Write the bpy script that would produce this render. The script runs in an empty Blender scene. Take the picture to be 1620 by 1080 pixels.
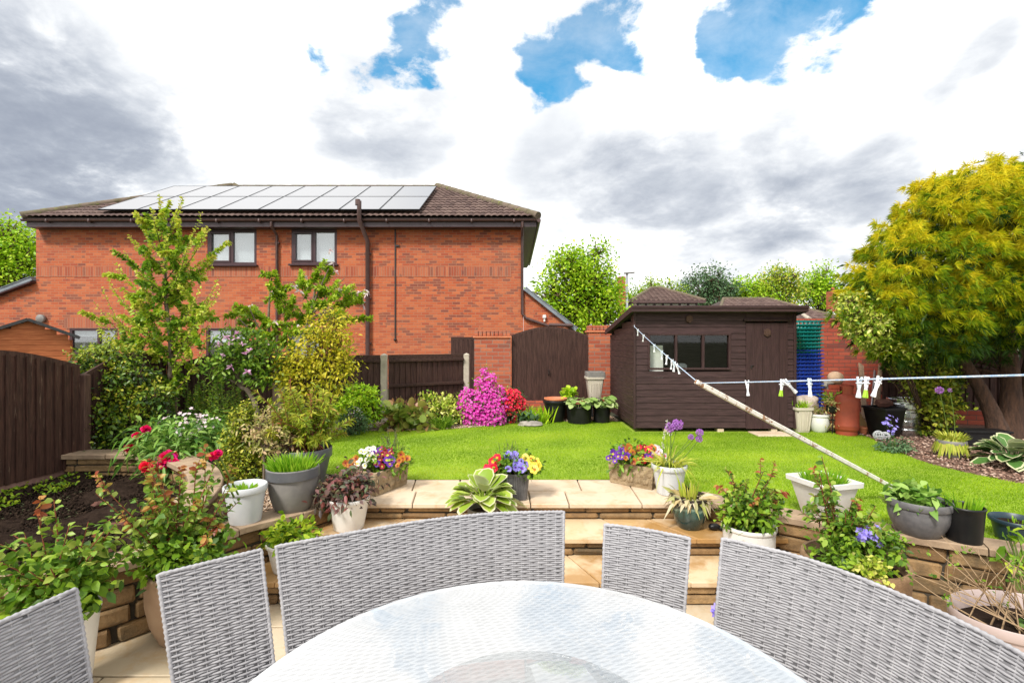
import bpy, math, random
import numpy as np
from mathutils import Vector, Matrix
R = math.radians
PI = math.pi
S = bpy.context.scene
COL = S.collection
rng = np.random.default_rng(7)
random.seed(7)
F, CX, CY, HC = 760.0, 810.0, 540.0, 1.35     # focal length, centre, eye height above the lawn


def P(x, y, Y):
    return ((x - CX) / F * Y, Y, HC - (y - CY) / F * Y)


def G(x, y, z=0.0):
    Y = F * (HC - z) / (y - CY)
    return ((x - CX) / F * Y, Y, z)


# ------------------------------------------------------------ objects
def tag(o, label=None, cat=None, group=None, kind=None):
    if label: o['label'] = label
    if cat: o['category'] = cat
    if group: o['group'] = group
    if kind: o['kind'] = kind
    return o


def thing(name, label, cat, loc=(0, 0, 0), rz=0, group=None):
    o = bpy.data.objects.new(name, None)
    o.empty_display_size = .1
    COL.objects.link(o)
    o.location = loc
    o.rotation_euler = (0, 0, rz)
    return tag(o, label, cat, group)


def wloc(p):
    v = Vector((0, 0, 0))
    while p is not None:
        v += Vector(p.location)
        p = p.parent
    return v


def link(name, me, parent=None):
    o = bpy.data.objects.new(name, me)
    COL.objects.link(o)
    o.parent = parent
    return o


def copy_tree(o, parent=None):
    c = o.copy()
    COL.objects.link(c)
    c.parent = parent
    for ch in list(o.children):
        copy_tree(ch, c)
    return c


def nrm(a):
    a = np.asarray(a, float)
    return a / np.maximum(np.linalg.norm(a, axis=-1, keepdims=True), 1e-9)


def rdirs(n):
    return nrm(rng.normal(size=(n, 3)))


# ------------------------------------------------------------ plain mesh builder
class MB:
    def __init__(s):
        s.v, s.f, s.m, s.r, s.cur = [], [], [], [], .5

    def add(s, vs, fs, m=0, T=None):
        k = len(s.v)
        if T is not None:
            vs = [tuple(T @ Vector(p)) for p in vs]
        s.v += [tuple(p) for p in vs]
        s.f += [tuple(i + k for i in f) for f in fs]
        s.m += [m] * len(fs)
        s.r += [s.cur] * len(vs)
        return s

    def box(s, c, d, m=0, rz=0, ch=0.0, T=None, rx=0, ry=0):
        hx, hy, hz = d[0] / 2, d[1] / 2, d[2] / 2
        if T is None:
            T = Matrix.Translation(c) @ Matrix.Rotation(rz, 4, 'Z') @ Matrix.Rotation(ry, 4, 'Y') @ Matrix.Rotation(rx, 4, 'X')
        if ch <= 0:
            v = [(x, y, z) for x in (-hx, hx) for y in (-hy, hy) for z in (-hz, hz)]
            f = [(0, 1, 3, 2), (4, 6, 7, 5), (0, 4, 5, 1), (2, 3, 7, 6), (0, 2, 6, 4), (1, 5, 7, 3)]
            return s.add(v, f, m, T)
        ch = min(ch, hx * .9, hy * .9, hz * .9)
        v, idx = [], {}
        for sx in (-1, 1):
            for sy in (-1, 1):
                for sz in (-1, 1):
                    for a in range(3):
                        p = [sx * (hx - ch), sy * (hy - ch), sz * (hz - ch)]
                        p[a] = (sx * hx, sy * hy, sz * hz)[a]
                        idx[(sx, sy, sz, a)] = len(v)
                        v.append(tuple(p))
        f = []
        for a in range(3):
            b, c2 = (a + 1) % 3, (a + 2) % 3
            for sg in (-1, 1):
                q = []
                for (u, w) in ((-1, -1), (1, -1), (1, 1), (-1, 1)):
                    k = [0, 0, 0]; k[a] = sg; k[b] = u; k[c2] = w
                    q.append(idx[(k[0], k[1], k[2], a)])
                f.append(tuple(q if sg > 0 else q[::-1]))
        for a in range(3):
            b, c2 = (a + 1) % 3, (a + 2) % 3
            for u in (-1, 1):
                for w in (-1, 1):
                    k0 = [0, 0, 0]; k0[b] = u; k0[c2] = w; k0[a] = -1
                    k1 = list(k0); k1[a] = 1
                    q = [idx[(*k0, b)], idx[(*k1, b)], idx[(*k1, c2)], idx[(*k0, c2)]]
                    f.append(tuple(q if u * w < 0 else q[::-1]))
        for sx in (-1, 1):
            for sy in (-1, 1):
                for sz in (-1, 1):
                    q = [idx[(sx, sy, sz, a)] for a in range(3)]
                    f.append(tuple(q if sx * sy * sz > 0 else q[::-1]))
        return s.add(v, f, m, T)

    def beam(s, a, b, w, h, m=0, ch=0.0, up=(0, 0, 1)):
        a, b = Vector(a), Vector(b)
        d = b - a
        L = d.length
        z = d.normalized()
        x = Vector(up).cross(z)
        if x.length < 1e-4: x = Vector((1, 0, 0))
        x.normalize()
        y = z.cross(x)
        T = Matrix((( x.x, y.x, z.x, (a.x + b.x) / 2), (x.y, y.y, z.y, (a.y + b.y) / 2), (x.z, y.z, z.z, (a.z + b.z) / 2), (0, 0, 0, 1)))
        return s.box((0, 0, 0), (w, h, L), m, ch=ch, T=T)

    def tube(s, pts, r, n=8, m=0, cap=True):
        pts = [Vector(p) for p in pts]
        rr = r if isinstance(r, (list, tuple)) else [r] * len(pts)
        vs, fs = [], []
        prev = None
        for i, p in enumerate(pts):
            t = (pts[min(i + 1, len(pts) - 1)] - pts[max(i - 1, 0)]).normalized()
            if prev is None:
                x = t.cross(Vector((0.13, .31, 1)))
                if x.length < .1: x = t.cross(Vector((1, 0, 0)))
            else:
                x = prev - t * prev.dot(t)
            x.normalize(); prev = x
            y = t.cross(x)
            for k in range(n):
                a = 2 * PI * k / n
                vs.append(tuple(p + (x * math.cos(a) + y * math.sin(a)) * rr[i]))
        for i in range(len(pts) - 1):
            for k in range(n):
                a, b = i * n + k, i * n + (k + 1) % n
                fs.append((a, b, b + n, a + n))
        if cap:
            fs.append(tuple(range(n))[::-1])
            fs.append(tuple(range((len(pts) - 1) * n, len(pts) * n)))
        return s.add(vs, fs, m)

    def lathe(s, prof, n=32, c=(0, 0, 0), sx=1, sy=1, m=0, fn=None):
        vs, fs = [], []
        for (r, z) in prof:
            for k in range(n):
                a = 2 * PI * k / n
                q = r * (fn(a, z) if fn else 1)
                vs.append((c[0] + math.cos(a) * q * sx, c[1] + math.sin(a) * q * sy, c[2] + z))
        for i in range(len(prof) - 1):
            for k in range(n):
                a, b = i * n + k, i * n + (k + 1) % n
                fs.append((a, b, b + n, a + n))
        fs.append(tuple(range(n))[::-1])
        fs.append(tuple(range((len(prof) - 1) * n, len(prof) * n)))
        return s.add(vs, fs, m)

    def squarepot(s, prof, m=0, rz=0, ratio=1.0, c=(0, 0, 0), r=.12):
        """loft of rounded squares: prof of (half width, z)"""
        vs, fs = [], []
        n = 16
        for (w, z) in prof:
            for q, (sx, sy) in enumerate(((1, 1), (-1, 1), (-1, -1), (1, -1))):
                for k in range(4):
                    a = q * PI / 2 + PI / 2 * k / 3
                    rr = r * w
                    x = sx * (w - rr) + rr * math.cos(a)
                    y = sy * (w - rr) + rr * math.sin(a)
                    y *= ratio
                    vs.append((c[0] + x * math.cos(rz) - y * math.sin(rz), c[1] + x * math.sin(rz) + y * math.cos(rz), c[2] + z))
        for i in range(len(prof) - 1):
            for k in range(n):
                a, b = i * n + k, i * n + (k + 1) % n
                fs.append((a, b, b + n, a + n))
        fs.append(tuple(range(n))[::-1])
        fs.append(tuple(range((len(prof) - 1) * n, len(prof) * n)))
        return s.add(vs, fs, m)

    def blob(s, c, r, m=0, n=10, jit=.15, sq=(1, 1, 1), seed=0):
        rn = random.Random(seed)
        rows = n // 2 + 1
        vs, fs = [], []
        ph = [rn.uniform(0, 6.28) for _ in range(6)]
        for i in range(rows + 1):
            th = PI * i / rows
            for k in range(n):
                a = 2 * PI * k / n
                q = 1 + jit * (math.sin(3 * a + ph[0] + 2 * th) * .5 + math.sin(2 * a + ph[1] - 3 * th) * .5 + math.sin(5 * th + ph[2] + a) * .4) * (math.sin(th))
                vs.append((c[0] + r * sq[0] * q * math.sin(th) * math.cos(a), c[1] + r * sq[1] * q * math.sin(th) * math.sin(a), c[2] + r * sq[2] * q * math.cos(th)))
        for i in range(rows):
            for k in range(n):
                a, b = i * n + k, i * n + (k + 1) % n
                fs.append((a, a + n, b + n, b))
        return s.add(vs, fs, m)

    def poly(s, pts, z=None, m=0):
        if z is not None: pts = [(p[0], p[1], z) for p in pts]
        return s.add(pts, [tuple(range(len(pts)))], m)

    def prism(s, pts, z0, z1, m=0):
        n = len(pts)
        v = [(p[0], p[1], z0) for p in pts] + [(p[0], p[1], z1) for p in pts]
        f = [tuple(range(n))[::-1], tuple(range(n, 2 * n))] + [(i, (i + 1) % n, (i + 1) % n + n, i + n) for i in range(n)]
        return s.add(v, f, m)

    def build(s, name, mats, parent=None, world=False, smooth=0):
        if not isinstance(mats, (list, tuple)): mats = [mats]
        me = bpy.data.meshes.new(name)
        v = s.v
        if world and parent is not None:
            o = wloc(parent)
            v = [(p[0] - o.x, p[1] - o.y, p[2] - o.z) for p in v]
        me.from_pydata(v, [], s.f)
        for m in mats: me.materials.append(m)
        if len(mats) > 1: me.polygons.foreach_set('material_index', s.m)
        at = me.attributes.new('rnd', 'FLOAT', 'POINT'); at.data.foreach_set('value', s.r)
        if smooth:
            me.polygons.foreach_set('use_smooth', [True] * len(s.f))
            me.set_sharp_from_angle(angle=R(smooth))
        me.update()
        return link(name, me, parent)


# ------------------------------------------------------------ big triangle builder (leaves, chips, blades)
RHOMB = (np.array([(0, 0, 0), (.5, .5, .1), (1, 0, 0), (.5, -.5, .1)], float), np.array([(0, 1, 2), (0, 2, 3)]))
OVAL = (np.array([(0, 0, 0), (.25, .36, .1), (.62, .42, .1), (1, 0, -.05), (.62, -.42, .1), (.25, -.36, .1), (.5, 0, 0)], float),
        np.array([(0, 6, 1), (1, 6, 2), (2, 6, 3), (0, 5, 6), (5, 4, 6), (4, 3, 6)]))
ROUND = (np.array([(0, 0, 0), (.12, .35, .05), (.5, .52, .1), (.85, .33, .05), (1, 0, 0), (.85, -.33, .05), (.5, -.52, .1), (.12, -.35, .05), (.5, 0, -.03)], float),
         np.array([(8, k, k + 1) for k in range(7)] + [(8, 7, 0)]))
BLADE = (np.array([(0, -.5, 0), (0, .5, 0), (.35, -.48, 0), (.35, .48, 0), (.7, -.35, 0), (.7, .35, 0), (1, 0, 0)], float),
         np.array([(0, 2, 1), (1, 2, 3), (2, 4, 3), (3, 4, 5), (4, 6, 5)]))
SPIKE = (np.array([(0, -.5, 0), (0, .5, 0), (1, 0, 0)], float), np.array([(0, 2, 1)]))
# broad ribbed leaf with a paler margin: inner verts carry rnd, margin verts are a second set
TETRA = (np.array([(-.5, -.4, 0), (.5, -.35, 0), (.05, .55, 0), (0, 0, .6)], float), np.array([(0, 1, 3), (1, 2, 3), (2, 0, 3), (0, 2, 1)]))


class FB:
    def __init__(s):
        s.V, s.F, s.A, s.M, s.n = [], [], [], [], 0

    def push(s, V, Fc, A, m):
        s.V.append(V); s.F.append(Fc + s.n); s.A.append(A); s.M.append(np.full(len(Fc), m, np.int32))
        s.n += len(V)

    def leaves(s, Pt, T, N, L, W, tm=OVAL, m=0, droop=0.0, rnd=None):
        Pt = np.asarray(Pt, float); n = len(Pt)
        if n == 0: return
        T = nrm(T); Sd = nrm(np.cross(T, N)); N2 = np.cross(Sd, T)
        L = np.broadcast_to(np.asarray(L, float), (n,)); W = np.broadcast_to(np.asarray(W, float), (n,))
        tv, tf = tm
        k = len(tv)
        t, ss, nn = tv[:, 0], tv[:, 1], tv[:, 2]
        V = (Pt[:, None, :] + (L[:, None] * t[None])[..., None] * T[:, None, :]
             + (W[:, None] * ss[None])[..., None] * Sd[:, None, :] + (W[:, None] * nn[None])[..., None] * N2[:, None, :])
        if np.any(droop):
            dr = np.broadcast_to(np.asarray(droop, float), (n,))
            V[..., 2] -= (dr * L)[:, None] * (t[None] ** 2)
        Fc = (tf[None] + (np.arange(n) * k)[:, None, None]).reshape(-1, 3)
        if rnd is None: rnd = rng.random(n)
        A = np.repeat(rnd, k)
        s.push(V.reshape(-1, 3), Fc, A, m)

    def tubes(s, A, C, B, r0, r1, m=0, seg=4, rnd=.5):
        """three-sided curved twigs along quadratic paths"""
        A, C, B = (np.asarray(q, float) for q in (A, C, B))
        n = len(A)
        if n == 0: return
        t = np.linspace(0, 1, seg)[None, :, None]
        Q = A[:, None] * (1 - t) ** 2 + C[:, None] * 2 * t * (1 - t) + B[:, None] * t * t
        D = nrm(B - A)
        X = nrm(np.cross(D, [0.21, .37, .9])); Y = np.cross(D, X)
        r0 = np.broadcast_to(np.asarray(r0, float), (n,)); r1 = np.broadcast_to(np.asarray(r1, float), (n,))
        rr = (r0[:, None] * (1 - t[..., 0]) + r1[:, None] * t[..., 0])
        V = []
        for k in range(3):
            a = 2 * PI * k / 3
            V.append(Q + rr[..., None] * (X[:, None] * math.cos(a) + Y[:, None] * math.sin(a)))
        V = np.stack(V, 2)            # n, seg, 3, 3
        Fc = []
        for i in range(seg - 1):
            for k in range(3):
                a, b = i * 3 + k, i * 3 + (k + 1) % 3
                Fc += [(a, b, b + 3), (a, b + 3, a + 3)]
        Fc = np.array(Fc)
        Fc = (Fc[None] + (np.arange(n) * seg * 3)[:, None, None]).reshape(-1, 3)
        s.push(V.reshape(-1, 3), Fc, np.full(n * seg * 3, rnd), m)

    def build(s, name, mats, parent=None, world=True, smooth=False):
        if not isinstance(mats, (list, tuple)): mats = [mats]
        V = np.concatenate(s.V).astype(np.float32); Fc = np.concatenate(s.F).astype(np.int32)
        A = np.concatenate(s.A).astype(np.float32); M = np.concatenate(s.M)
        if world and parent is not None:
            o = wloc(parent); V = V - np.array((o.x, o.y, o.z), np.float32)
        me = bpy.data.meshes.new(name)
        me.vertices.add(len(V)); me.vertices.foreach_set('co', V.ravel())
        nf = len(Fc)
        me.loops.add(nf * 3); me.loops.foreach_set('vertex_index', Fc.ravel())
        me.polygons.add(nf)
        me.polygons.foreach_set('loop_start', np.arange(nf, dtype=np.int32) * 3)
        for m in mats: me.materials.append(m)
        me.polygons.foreach_set('material_index', M)
        if smooth: me.polygons.foreach_set('use_smooth', np.ones(nf, bool))
        at = me.attributes.new('rnd', 'FLOAT', 'POINT'); at.data.foreach_set('value', A)
        me.update(calc_edges=True)
        me.validate()
        return link(name, me, parent)


def shoots(fb, A, B, nper, L, W, tm=OVAL, m=0, tw=None, r=(.004, .0015), lift=.15, t0=.25, spread=1.0, droop=.15, grow=-.4, rnd=None, upn=.6, fwd=.6):
    """leafy shoots from A to B: a twig (material tw) with leaves set alternately along it"""
    A, B = np.asarray(A, float), np.asarray(B, float)
    n = len(A)
    ln = np.linalg.norm(B - A, axis=1)
    C = (A + B) / 2 + np.array([0, 0, 1.0]) * (ln * lift)[:, None] + rng.normal(size=(n, 3)) * (ln * .06)[:, None]
    if tw is not None: fb.tubes(A, C, B, r[0], r[1], tw)
    t = t0 + (1 - t0) * (np.arange(nper)[None] + rng.random((n, nper))) / nper
    tt = t[..., None]
    Q = (A[:, None] * (1 - tt) ** 2 + C[:, None] * 2 * tt * (1 - tt) + B[:, None] * tt * tt).reshape(-1, 3)
    Tn = nrm((2 * (1 - tt) * (C - A)[:, None] + 2 * tt * (B - C)[:, None]).reshape(-1, 3))
    rd = rdirs(len(Q))
    side = nrm(np.cross(Tn, rd))
    T = nrm(Tn * fwd + side * spread)
    N = nrm(rdirs(len(Q)) * .7 + np.array([0, 0, upn]) + side * .1)
    sz = (1 + grow * t.reshape(-1)) * rng.uniform(.7, 1.25, len(Q))
    fb.leaves(Q, T, N, L * sz, W * sz, tm, m, droop, rnd(t.reshape(-1)) if rnd else None)


def inblob(n, c, r, lo=.0):
    """random points in an ellipsoid shell"""
    d = rdirs(n)
    q = (lo ** 3 + (1 - lo ** 3) * rng.random(n)) ** (1 / 3)
    return np.asarray(c) + d * q[:, None] * np.asarray(r), d


def clumps(fb, blobs, ncl, per, cr, L, W, tm=OVAL, m=0, tw=None, lo=.35, droop=.2, rnd=None, up=.25, twr=(.006, .002), outw=.8):
    """leaf clusters spread through ellipsoid blobs ((c),(r))"""
    vol = np.array([(b[1][0] * b[1][1] * b[1][2]) ** (2 / 3) for b in blobs]); vol = vol / vol.sum()
    for b, w in zip(blobs, vol):
        n = max(2, int(ncl * w))
        c, r = np.array(b[0], float), np.array(b[1], float)
        Q, d = inblob(n, c, r, lo)
        if tw is not None:
            A = c + (Q - c) * .15 - np.array([0, 0, .25]) * r[2]
            fb.tubes(A, (A + Q) / 2 + np.array([0, 0, .1]) * r[2], Q, twr[0], twr[1], tw)
        k = int(per)
        Pt = np.repeat(Q, k, 0) + rng.normal(size=(n * k, 3)) * cr * np.array([1, 1, .75])
        D = np.repeat(d, k, 0)
        rd = rdirs(n * k)
        T = nrm(D * outw + rd + np.array([0, 0, up]))
        N = nrm(D * .5 + rdirs(n * k) * .8 + np.array([0, 0, .8]))
        sz = rng.uniform(.65, 1.3, n * k)
        cv = np.repeat(rng.normal(0, .16, n), k)
        hv = (Pt[:, 2] - (c[2] - r[2])) / (2 * r[2])
        q = rnd(hv, D) if rnd else rng.random(n * k)
        fb.leaves(Pt, T, N, L * sz, W * sz, tm, m, droop, np.clip(q + cv, 0, 1))


# ------------------------------------------------------------ node helper
class NT:
    def __init__(s, tree):
        s.t = tree; s.n = tree.nodes; s.l = tree.links

    def new(s, ty, **kw):
        n = s.n.new(ty)
        for k, v in kw.items(): setattr(n, k, v)
        return n

    def put(s, sock, v):
        if isinstance(v, bpy.types.NodeSocket): s.l.new(v, sock)
        elif v is not None:
            if isinstance(v, (tuple, list)) and len(v) == 3 and sock.type == 'RGBA': v = (*v, 1)
            sock.default_value = v

    def m(s, op, a, b=None, c=None, clamp=False):
        n = s.new('ShaderNodeMath', operation=op, use_clamp=clamp)
        for i, v in enumerate((a, b, c)):
            if v is not None: s.put(n.inputs[i], v)
        return n.outputs[0]

    def vm(s, op, a, b=None, out=0):
        n = s.new('ShaderNodeVectorMath', operation=op)
        s.put(n.inputs[0], a)
        if b is not None:
            if op == 'SCALE': s.put(n.inputs['Scale'], b)
            else: s.put(n.inputs[1], b)
        return n.outputs[out]

    def sep(s, v):
        n = s.new('ShaderNodeSeparateXYZ'); s.put(n.inputs[0], v); return n.outputs

    def comb(s, x, y, z):
        n = s.new('ShaderNodeCombineXYZ')
        for i, v in enumerate((x, y, z)): s.put(n.inputs[i], v)
        return n.outputs[0]

    def noise(s, vec, scale, detail=4, rough=.55, dist=0.0, out='Fac'):
        n = s.new('ShaderNodeTexNoise')
        s.put(n.inputs['Vector'], vec); s.put(n.inputs['Scale'], scale)
        n.inputs['Detail'].default_value = detail; n.inputs['Roughness'].default_value = rough
        n.inputs['Distortion'].default_value = dist
        return n.outputs[out]

    def ramp(s, fac, stops, interp='LINEAR'):
        n = s.new('ShaderNodeValToRGB'); n.color_ramp.interpolation = interp
        e = n.color_ramp.elements
        while len(e) < len(stops): e.new(.5)
        for q, (p, c) in zip(e, stops):
            q.position = p
            q.color = (*c, 1) if isinstance(c, (tuple, list)) else (c, c, c, 1)
        s.put(n.inputs[0], fac)
        return n.outputs[0]

    def mix(s, f, a, b, mode='MIX'):
        n = s.new('ShaderNodeMix', data_type='RGBA', blend_type=mode)
        s.put(n.inputs[0], f); s.put(n.inputs[6], a); s.put(n.inputs[7], b)
        return n.outputs[2]

    def mr(s, v, a, b, c=0., d=1., kind='LINEAR'):
        n = s.new('ShaderNodeMapRange', interpolation_type=kind)
        s.put(n.inputs[0], v)
        for i, q in enumerate((a, b, c, d)): s.put(n.inputs[i + 1], q)
        return n.outputs[0]

    def bump(s, h, strength=.3, dist=.01):
        n = s.new('ShaderNodeBump'); n.inputs['Strength'].default_value = strength
        n.inputs['Distance'].default_value = dist
        s.put(n.inputs['Height'], h)
        return n.outputs[0]


def newmat(name):
    m = bpy.data.materials.new(name); m.use_nodes = True
    nt = NT(m.node_tree)
    b = m.node_tree.nodes['Principled BSDF']
    nt.b = b
    nt.out = m.node_tree.nodes['Material Output']
    nt.co = nt.new('ShaderNodeTexCoord').outputs['Object']
    return m, nt


def pm(name, c1, c2=None, scale=8., rough=.6, bump=.0, bscale=None, detail=5, metal=0., stretch=None, spec=.5, coat=0., lo=.35, hi=.65, spots=None, bdist=.004, rvar=.0):
    """plain procedural material: two colours mixed by noise, optional bump and stains"""
    m, nt = newmat(name)
    v = nt.co
    if stretch: v = nt.vm('MULTIPLY', v, stretch)
    if c2 is None: c2 = tuple(x * .8 for x in c1)
    n = nt.noise(v, scale, detail)
    col = nt.mix(nt.mr(n, lo, hi), c1, c2)
    if spots:
        sc, lim, sg = spots
        col = nt.mix(nt.mr(nt.noise(nt.co, sc, 6, .65), lim, lim + .12), col, sg)
    nt.put(nt.b.inputs['Base Color'], col)
    nt.put(nt.b.inputs['Roughness'], nt.mr(n, .3, .7, rough - rvar, rough + rvar) if rvar else rough)
    nt.b.inputs['Metallic'].default_value = metal
    nt.b.inputs['Specular IOR Level'].default_value = spec
    nt.b.inputs['Coat Weight'].default_value = coat
    if bump:
        h = nt.noise(v, bscale or scale * 4, 6, .6)
        nt.put(nt.b.inputs['Normal'], nt.bump(h, bump, bdist))
    return m


def leafmat(name, stops, rough=.5, tr=.3, spec=.35):
    m, nt = newmat(name)
    a = nt.new('ShaderNodeAttribute', attribute_name='rnd').outputs['Fac']
    k = len(stops)
    st = [(i / max(1, k - 1), c) for i, c in enumerate(stops)]
    col = nt.ramp(a, st)
    nt.put(nt.b.inputs['Base Color'], col)
    nt.b.inputs['Roughness'].default_value = rough
    nt.b.inputs['Specular IOR Level'].default_value = spec
    if tr:
        t = nt.new('ShaderNodeBsdfTranslucent')
        nt.put(t.inputs['Color'], col)
        x = nt.new('ShaderNodeMixShader'); x.inputs[0].default_value = tr
        nt.l.new(nt.b.outputs[0], x.inputs[1]); nt.l.new(t.outputs[0], x.inputs[2])
        nt.l.new(x.outputs[0], nt.out.inputs[0])
    return m


def brickmat(name, cols, mortar, bw=.225, bh=.075, mj=.011, off=.5, bump=.5, dark=.1):
    m, nt = newmat(name)
    x, y, z = nt.sep(nt.co)[:3]
    nx = nt.sep(nt.new('ShaderNodeNewGeometry').outputs['Normal'])
    side = nt.m('GREATER_THAN', nt.m('ABSOLUTE', nx[0]), .6)
    top = nt.m('GREATER_THAN', nt.m('ABSOLUTE', nx[2]), .6)
    u = nt.m('ADD', nt.m('MULTIPLY', x, nt.m('SUBTRACT', 1., side)), nt.m('MULTIPLY', y, side))
    w = nt.m('ADD', nt.m('MULTIPLY', z, nt.m('SUBTRACT', 1., top)), nt.m('MULTIPLY', y, top))
    v = nt.m('DIVIDE', w, bh)
    row = nt.m('FLOOR', v)
    uu = nt.m('ADD', nt.m('DIVIDE', u, bw), nt.m('MULTIPLY', nt.m('MODULO', nt.m('ABSOLUTE', row), 2.), off))
    colm = nt.m('FLOOR', uu)
    fu = nt.m('SUBTRACT', uu, colm); fv = nt.m('SUBTRACT', v, row)
    nz = nt.m('MULTIPLY', nt.m('SUBTRACT', nt.noise(nt.co, 40, 3), .5), .06)
    du = nt.m('MULTIPLY', nt.m('MINIMUM', fu, nt.m('SUBTRACT', 1., fu)), bw)
    dv = nt.m('MULTIPLY', nt.m('MINIMUM', fv, nt.m('SUBTRACT', 1., fv)), bh)
    d = nt.m('ADD', nt.m('MINIMUM', du, dv), nt.m('MULTIPLY', nz, .08))
    mk = nt.mr(d, mj * .35, mj * .65)
    wn = nt.new('ShaderNodeTexWhiteNoise', noise_dimensions='2D')
    nt.put(wn.inputs['Vector'], nt.comb(colm, row, 0.))
    k = len(cols)
    c = nt.ramp(wn.outputs['Value'], [(i / (k - 1), q) for i, q in enumerate(cols)])
    wn2 = nt.new('ShaderNodeTexWhiteNoise', noise_dimensions='2D')
    nt.put(wn2.inputs['Vector'], nt.comb(nt.m('ADD', colm, 71.3), row, 0.))
    pat = nt.noise(nt.co, .9, 4)
    dk = nt.m('MULTIPLY', nt.m('LESS_THAN', wn2.outputs['Value'], nt.mr(pat, .4, .7, 0., dark * 3)), .55)
    c = nt.mix(dk, c, (.07, .04, .04))
    c = nt.mix(nt.mr(nt.noise(nt.co, 22, 5, .7), .35, .75, 0., .35), c, tuple(q * .6 for q in cols[0]))
    c = nt.mix(nt.mr(nt.noise(nt.co, .5, 4), .4, .75, 0., .25), c, mortar)
    col = nt.mix(mk, mortar, c)
    nt.put(nt.b.inputs['Base Color'], col)
    nt.b.inputs['Roughness'].default_value = .85
    h = nt.m('ADD', mk, nt.m('MULTIPLY', nt.noise(nt.co, 60, 4), .5))
    nt.put(nt.b.inputs['Normal'], nt.bump(h, bump, .006))
    return m


def woodmat(name, c1, c2, axis=2, rough=.7, wear=None, sc=6.):
    """weathered stained timber, grain along the given axis"""
    m, nt = newmat(name)
    st = [9., 9., 9.]; st[axis] = .7
    v = nt.vm('MULTIPLY', nt.co, tuple(st))
    g = nt.noise(v, sc, 8, .65, .4)
    col = nt.mix(nt.mr(g, .40, .60), tuple(x * 1.12 for x in c1), c2)
    big = nt.noise(nt.co, 1.7, 4)
    col = nt.mix(nt.mr(big, .35, .7, 0., .5), col, tuple(x * .65 for x in c1))
    if wear:
        col = nt.mix(nt.mr(nt.noise(v, 3.2, 7, .75), .60, .67), col, wear)
    nt.put(nt.b.inputs['Base Color'], col)
    nt.b.inputs['Specular IOR Level'].default_value = .25
    nt.put(nt.b.inputs['Roughness'], nt.mr(g, .3, .7, rough - .12, rough + .1))
    nt.put(nt.b.inputs['Normal'], nt.bump(g, .35, .004))
    return m


def catmull(pts, n=8, closed=False):
    pts = [np.array(p, float) for p in pts]
    out = []
    k = len(pts)
    for i in range(k if closed else k - 1):
        if closed: p = [pts[(i + j - 1) % k] for j in range(4)]
        else: p = [pts[max(i - 1, 0)], pts[i], pts[i + 1], pts[min(i + 2, k - 1)]]
        for q in range(n):
            t = q / n
            out.append(.5 * (2 * p[1] + (p[2] - p[0]) * t + (2 * p[0] - 5 * p[1] + 4 * p[2] - p[3]) * t * t + (3 * p[1] - p[0] - 3 * p[2] + p[3]) * t ** 3))
    if not closed: out.append(pts[-1])
    return [tuple(p) for p in out]


def resample(pts, step):
    pts = np.array(pts, float)
    seg = np.linalg.norm(np.diff(pts, axis=0), axis=1)
    cum = np.concatenate([[0], np.cumsum(seg)])
    n = max(2, int(round(cum[-1] / step)) + 1)
    s = np.linspace(0, cum[-1], n)
    return np.stack([np.interp(s, cum, pts[:, k]) for k in range(pts.shape[1])], 1), cum[-1]


def inpoly(x, y, poly):
    x = np.asarray(x); y = np.asarray(y)
    c = np.zeros(x.shape, bool)
    j = len(poly) - 1
    for i in range(len(poly)):
        xi, yi = poly[i][:2]; xj, yj = poly[j][:2]
        with np.errstate(divide='ignore', invalid='ignore'):
            c ^= ((yi > y) != (yj > y)) & (x < (xj - xi) * (y - yi) / (yj - yi + 1e-12) + xi)
        j = i
    return c


def polypts(poly, n):
    a = np.array([p[:2] for p in poly]); lo, hi = a.min(0), a.max(0)
    out = np.zeros((0, 2))
    while len(out) < n:
        q = lo + (hi - lo) * rng.random((n * 2, 2))
        out = np.concatenate([out, q[inpoly(q[:, 0], q[:, 1], poly)]])
    return out[:n]
# ------------------------------------------------------------ materials
M = {}
M['house_brick'] = brickmat('house brick', [(.37, .066, .022), (.44, .094, .029), (.51, .135, .046), (.32, .055, .023)], (.33, .165, .095), dark=.17)
M['soldier'] = brickmat('soldier brick', [(.30, .06, .026), (.39, .09, .035), (.46, .14, .06), (.24, .05, .025)], (.32, .17, .11), bw=.075, bh=.30, off=0., dark=.08)
M['red_brick'] = brickmat('red wall brick', [(.36, .055, .03), (.46, .085, .045), (.40, .07, .04), (.54, .12, .06)], (.13, .07, .05), dark=.06)
M['pier_brick'] = brickmat('pier brick', [(.32, .062, .028), (.40, .09, .038), (.46, .13, .055)], (.24, .17, .13), dark=.08)
M['mortar'] = pm('dark mortar', (.035, .028, .02), (.06, .05, .035), 30, .9, .3)


def stonemat():
    m, nt = newmat('buff walling stone')
    a = nt.new('ShaderNodeAttribute', attribute_name='rnd').outputs['Fac']
    c = nt.ramp(a, [(0, (.17, .095, .036)), (.35, (.29, .17, .07)), (.7, (.36, .225, .10)), (1, (.22, .14, .065))])
    c = nt.mix(nt.mr(nt.noise(nt.co, 14, 7, .7), .4, .7, 0., .7), c, (.10, .062, .03))
    c = nt.mix(nt.mr(nt.noise(nt.co, 3.2, 5, .65), .52, .68, 0., .8), c, (.07, .055, .03))
    nt.put(nt.b.inputs['Base Color'], c)
    nt.put(nt.b.inputs['Roughness'], .8)
    h = nt.m('ADD', nt.noise(nt.co, 24, 7, .7), nt.m('MULTIPLY', nt.noise(nt.co, 90, 3), .3))
    nt.put(nt.b.inputs['Normal'], nt.bump(h, .8, .012))
    return m


M['stone'] = stonemat()


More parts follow.
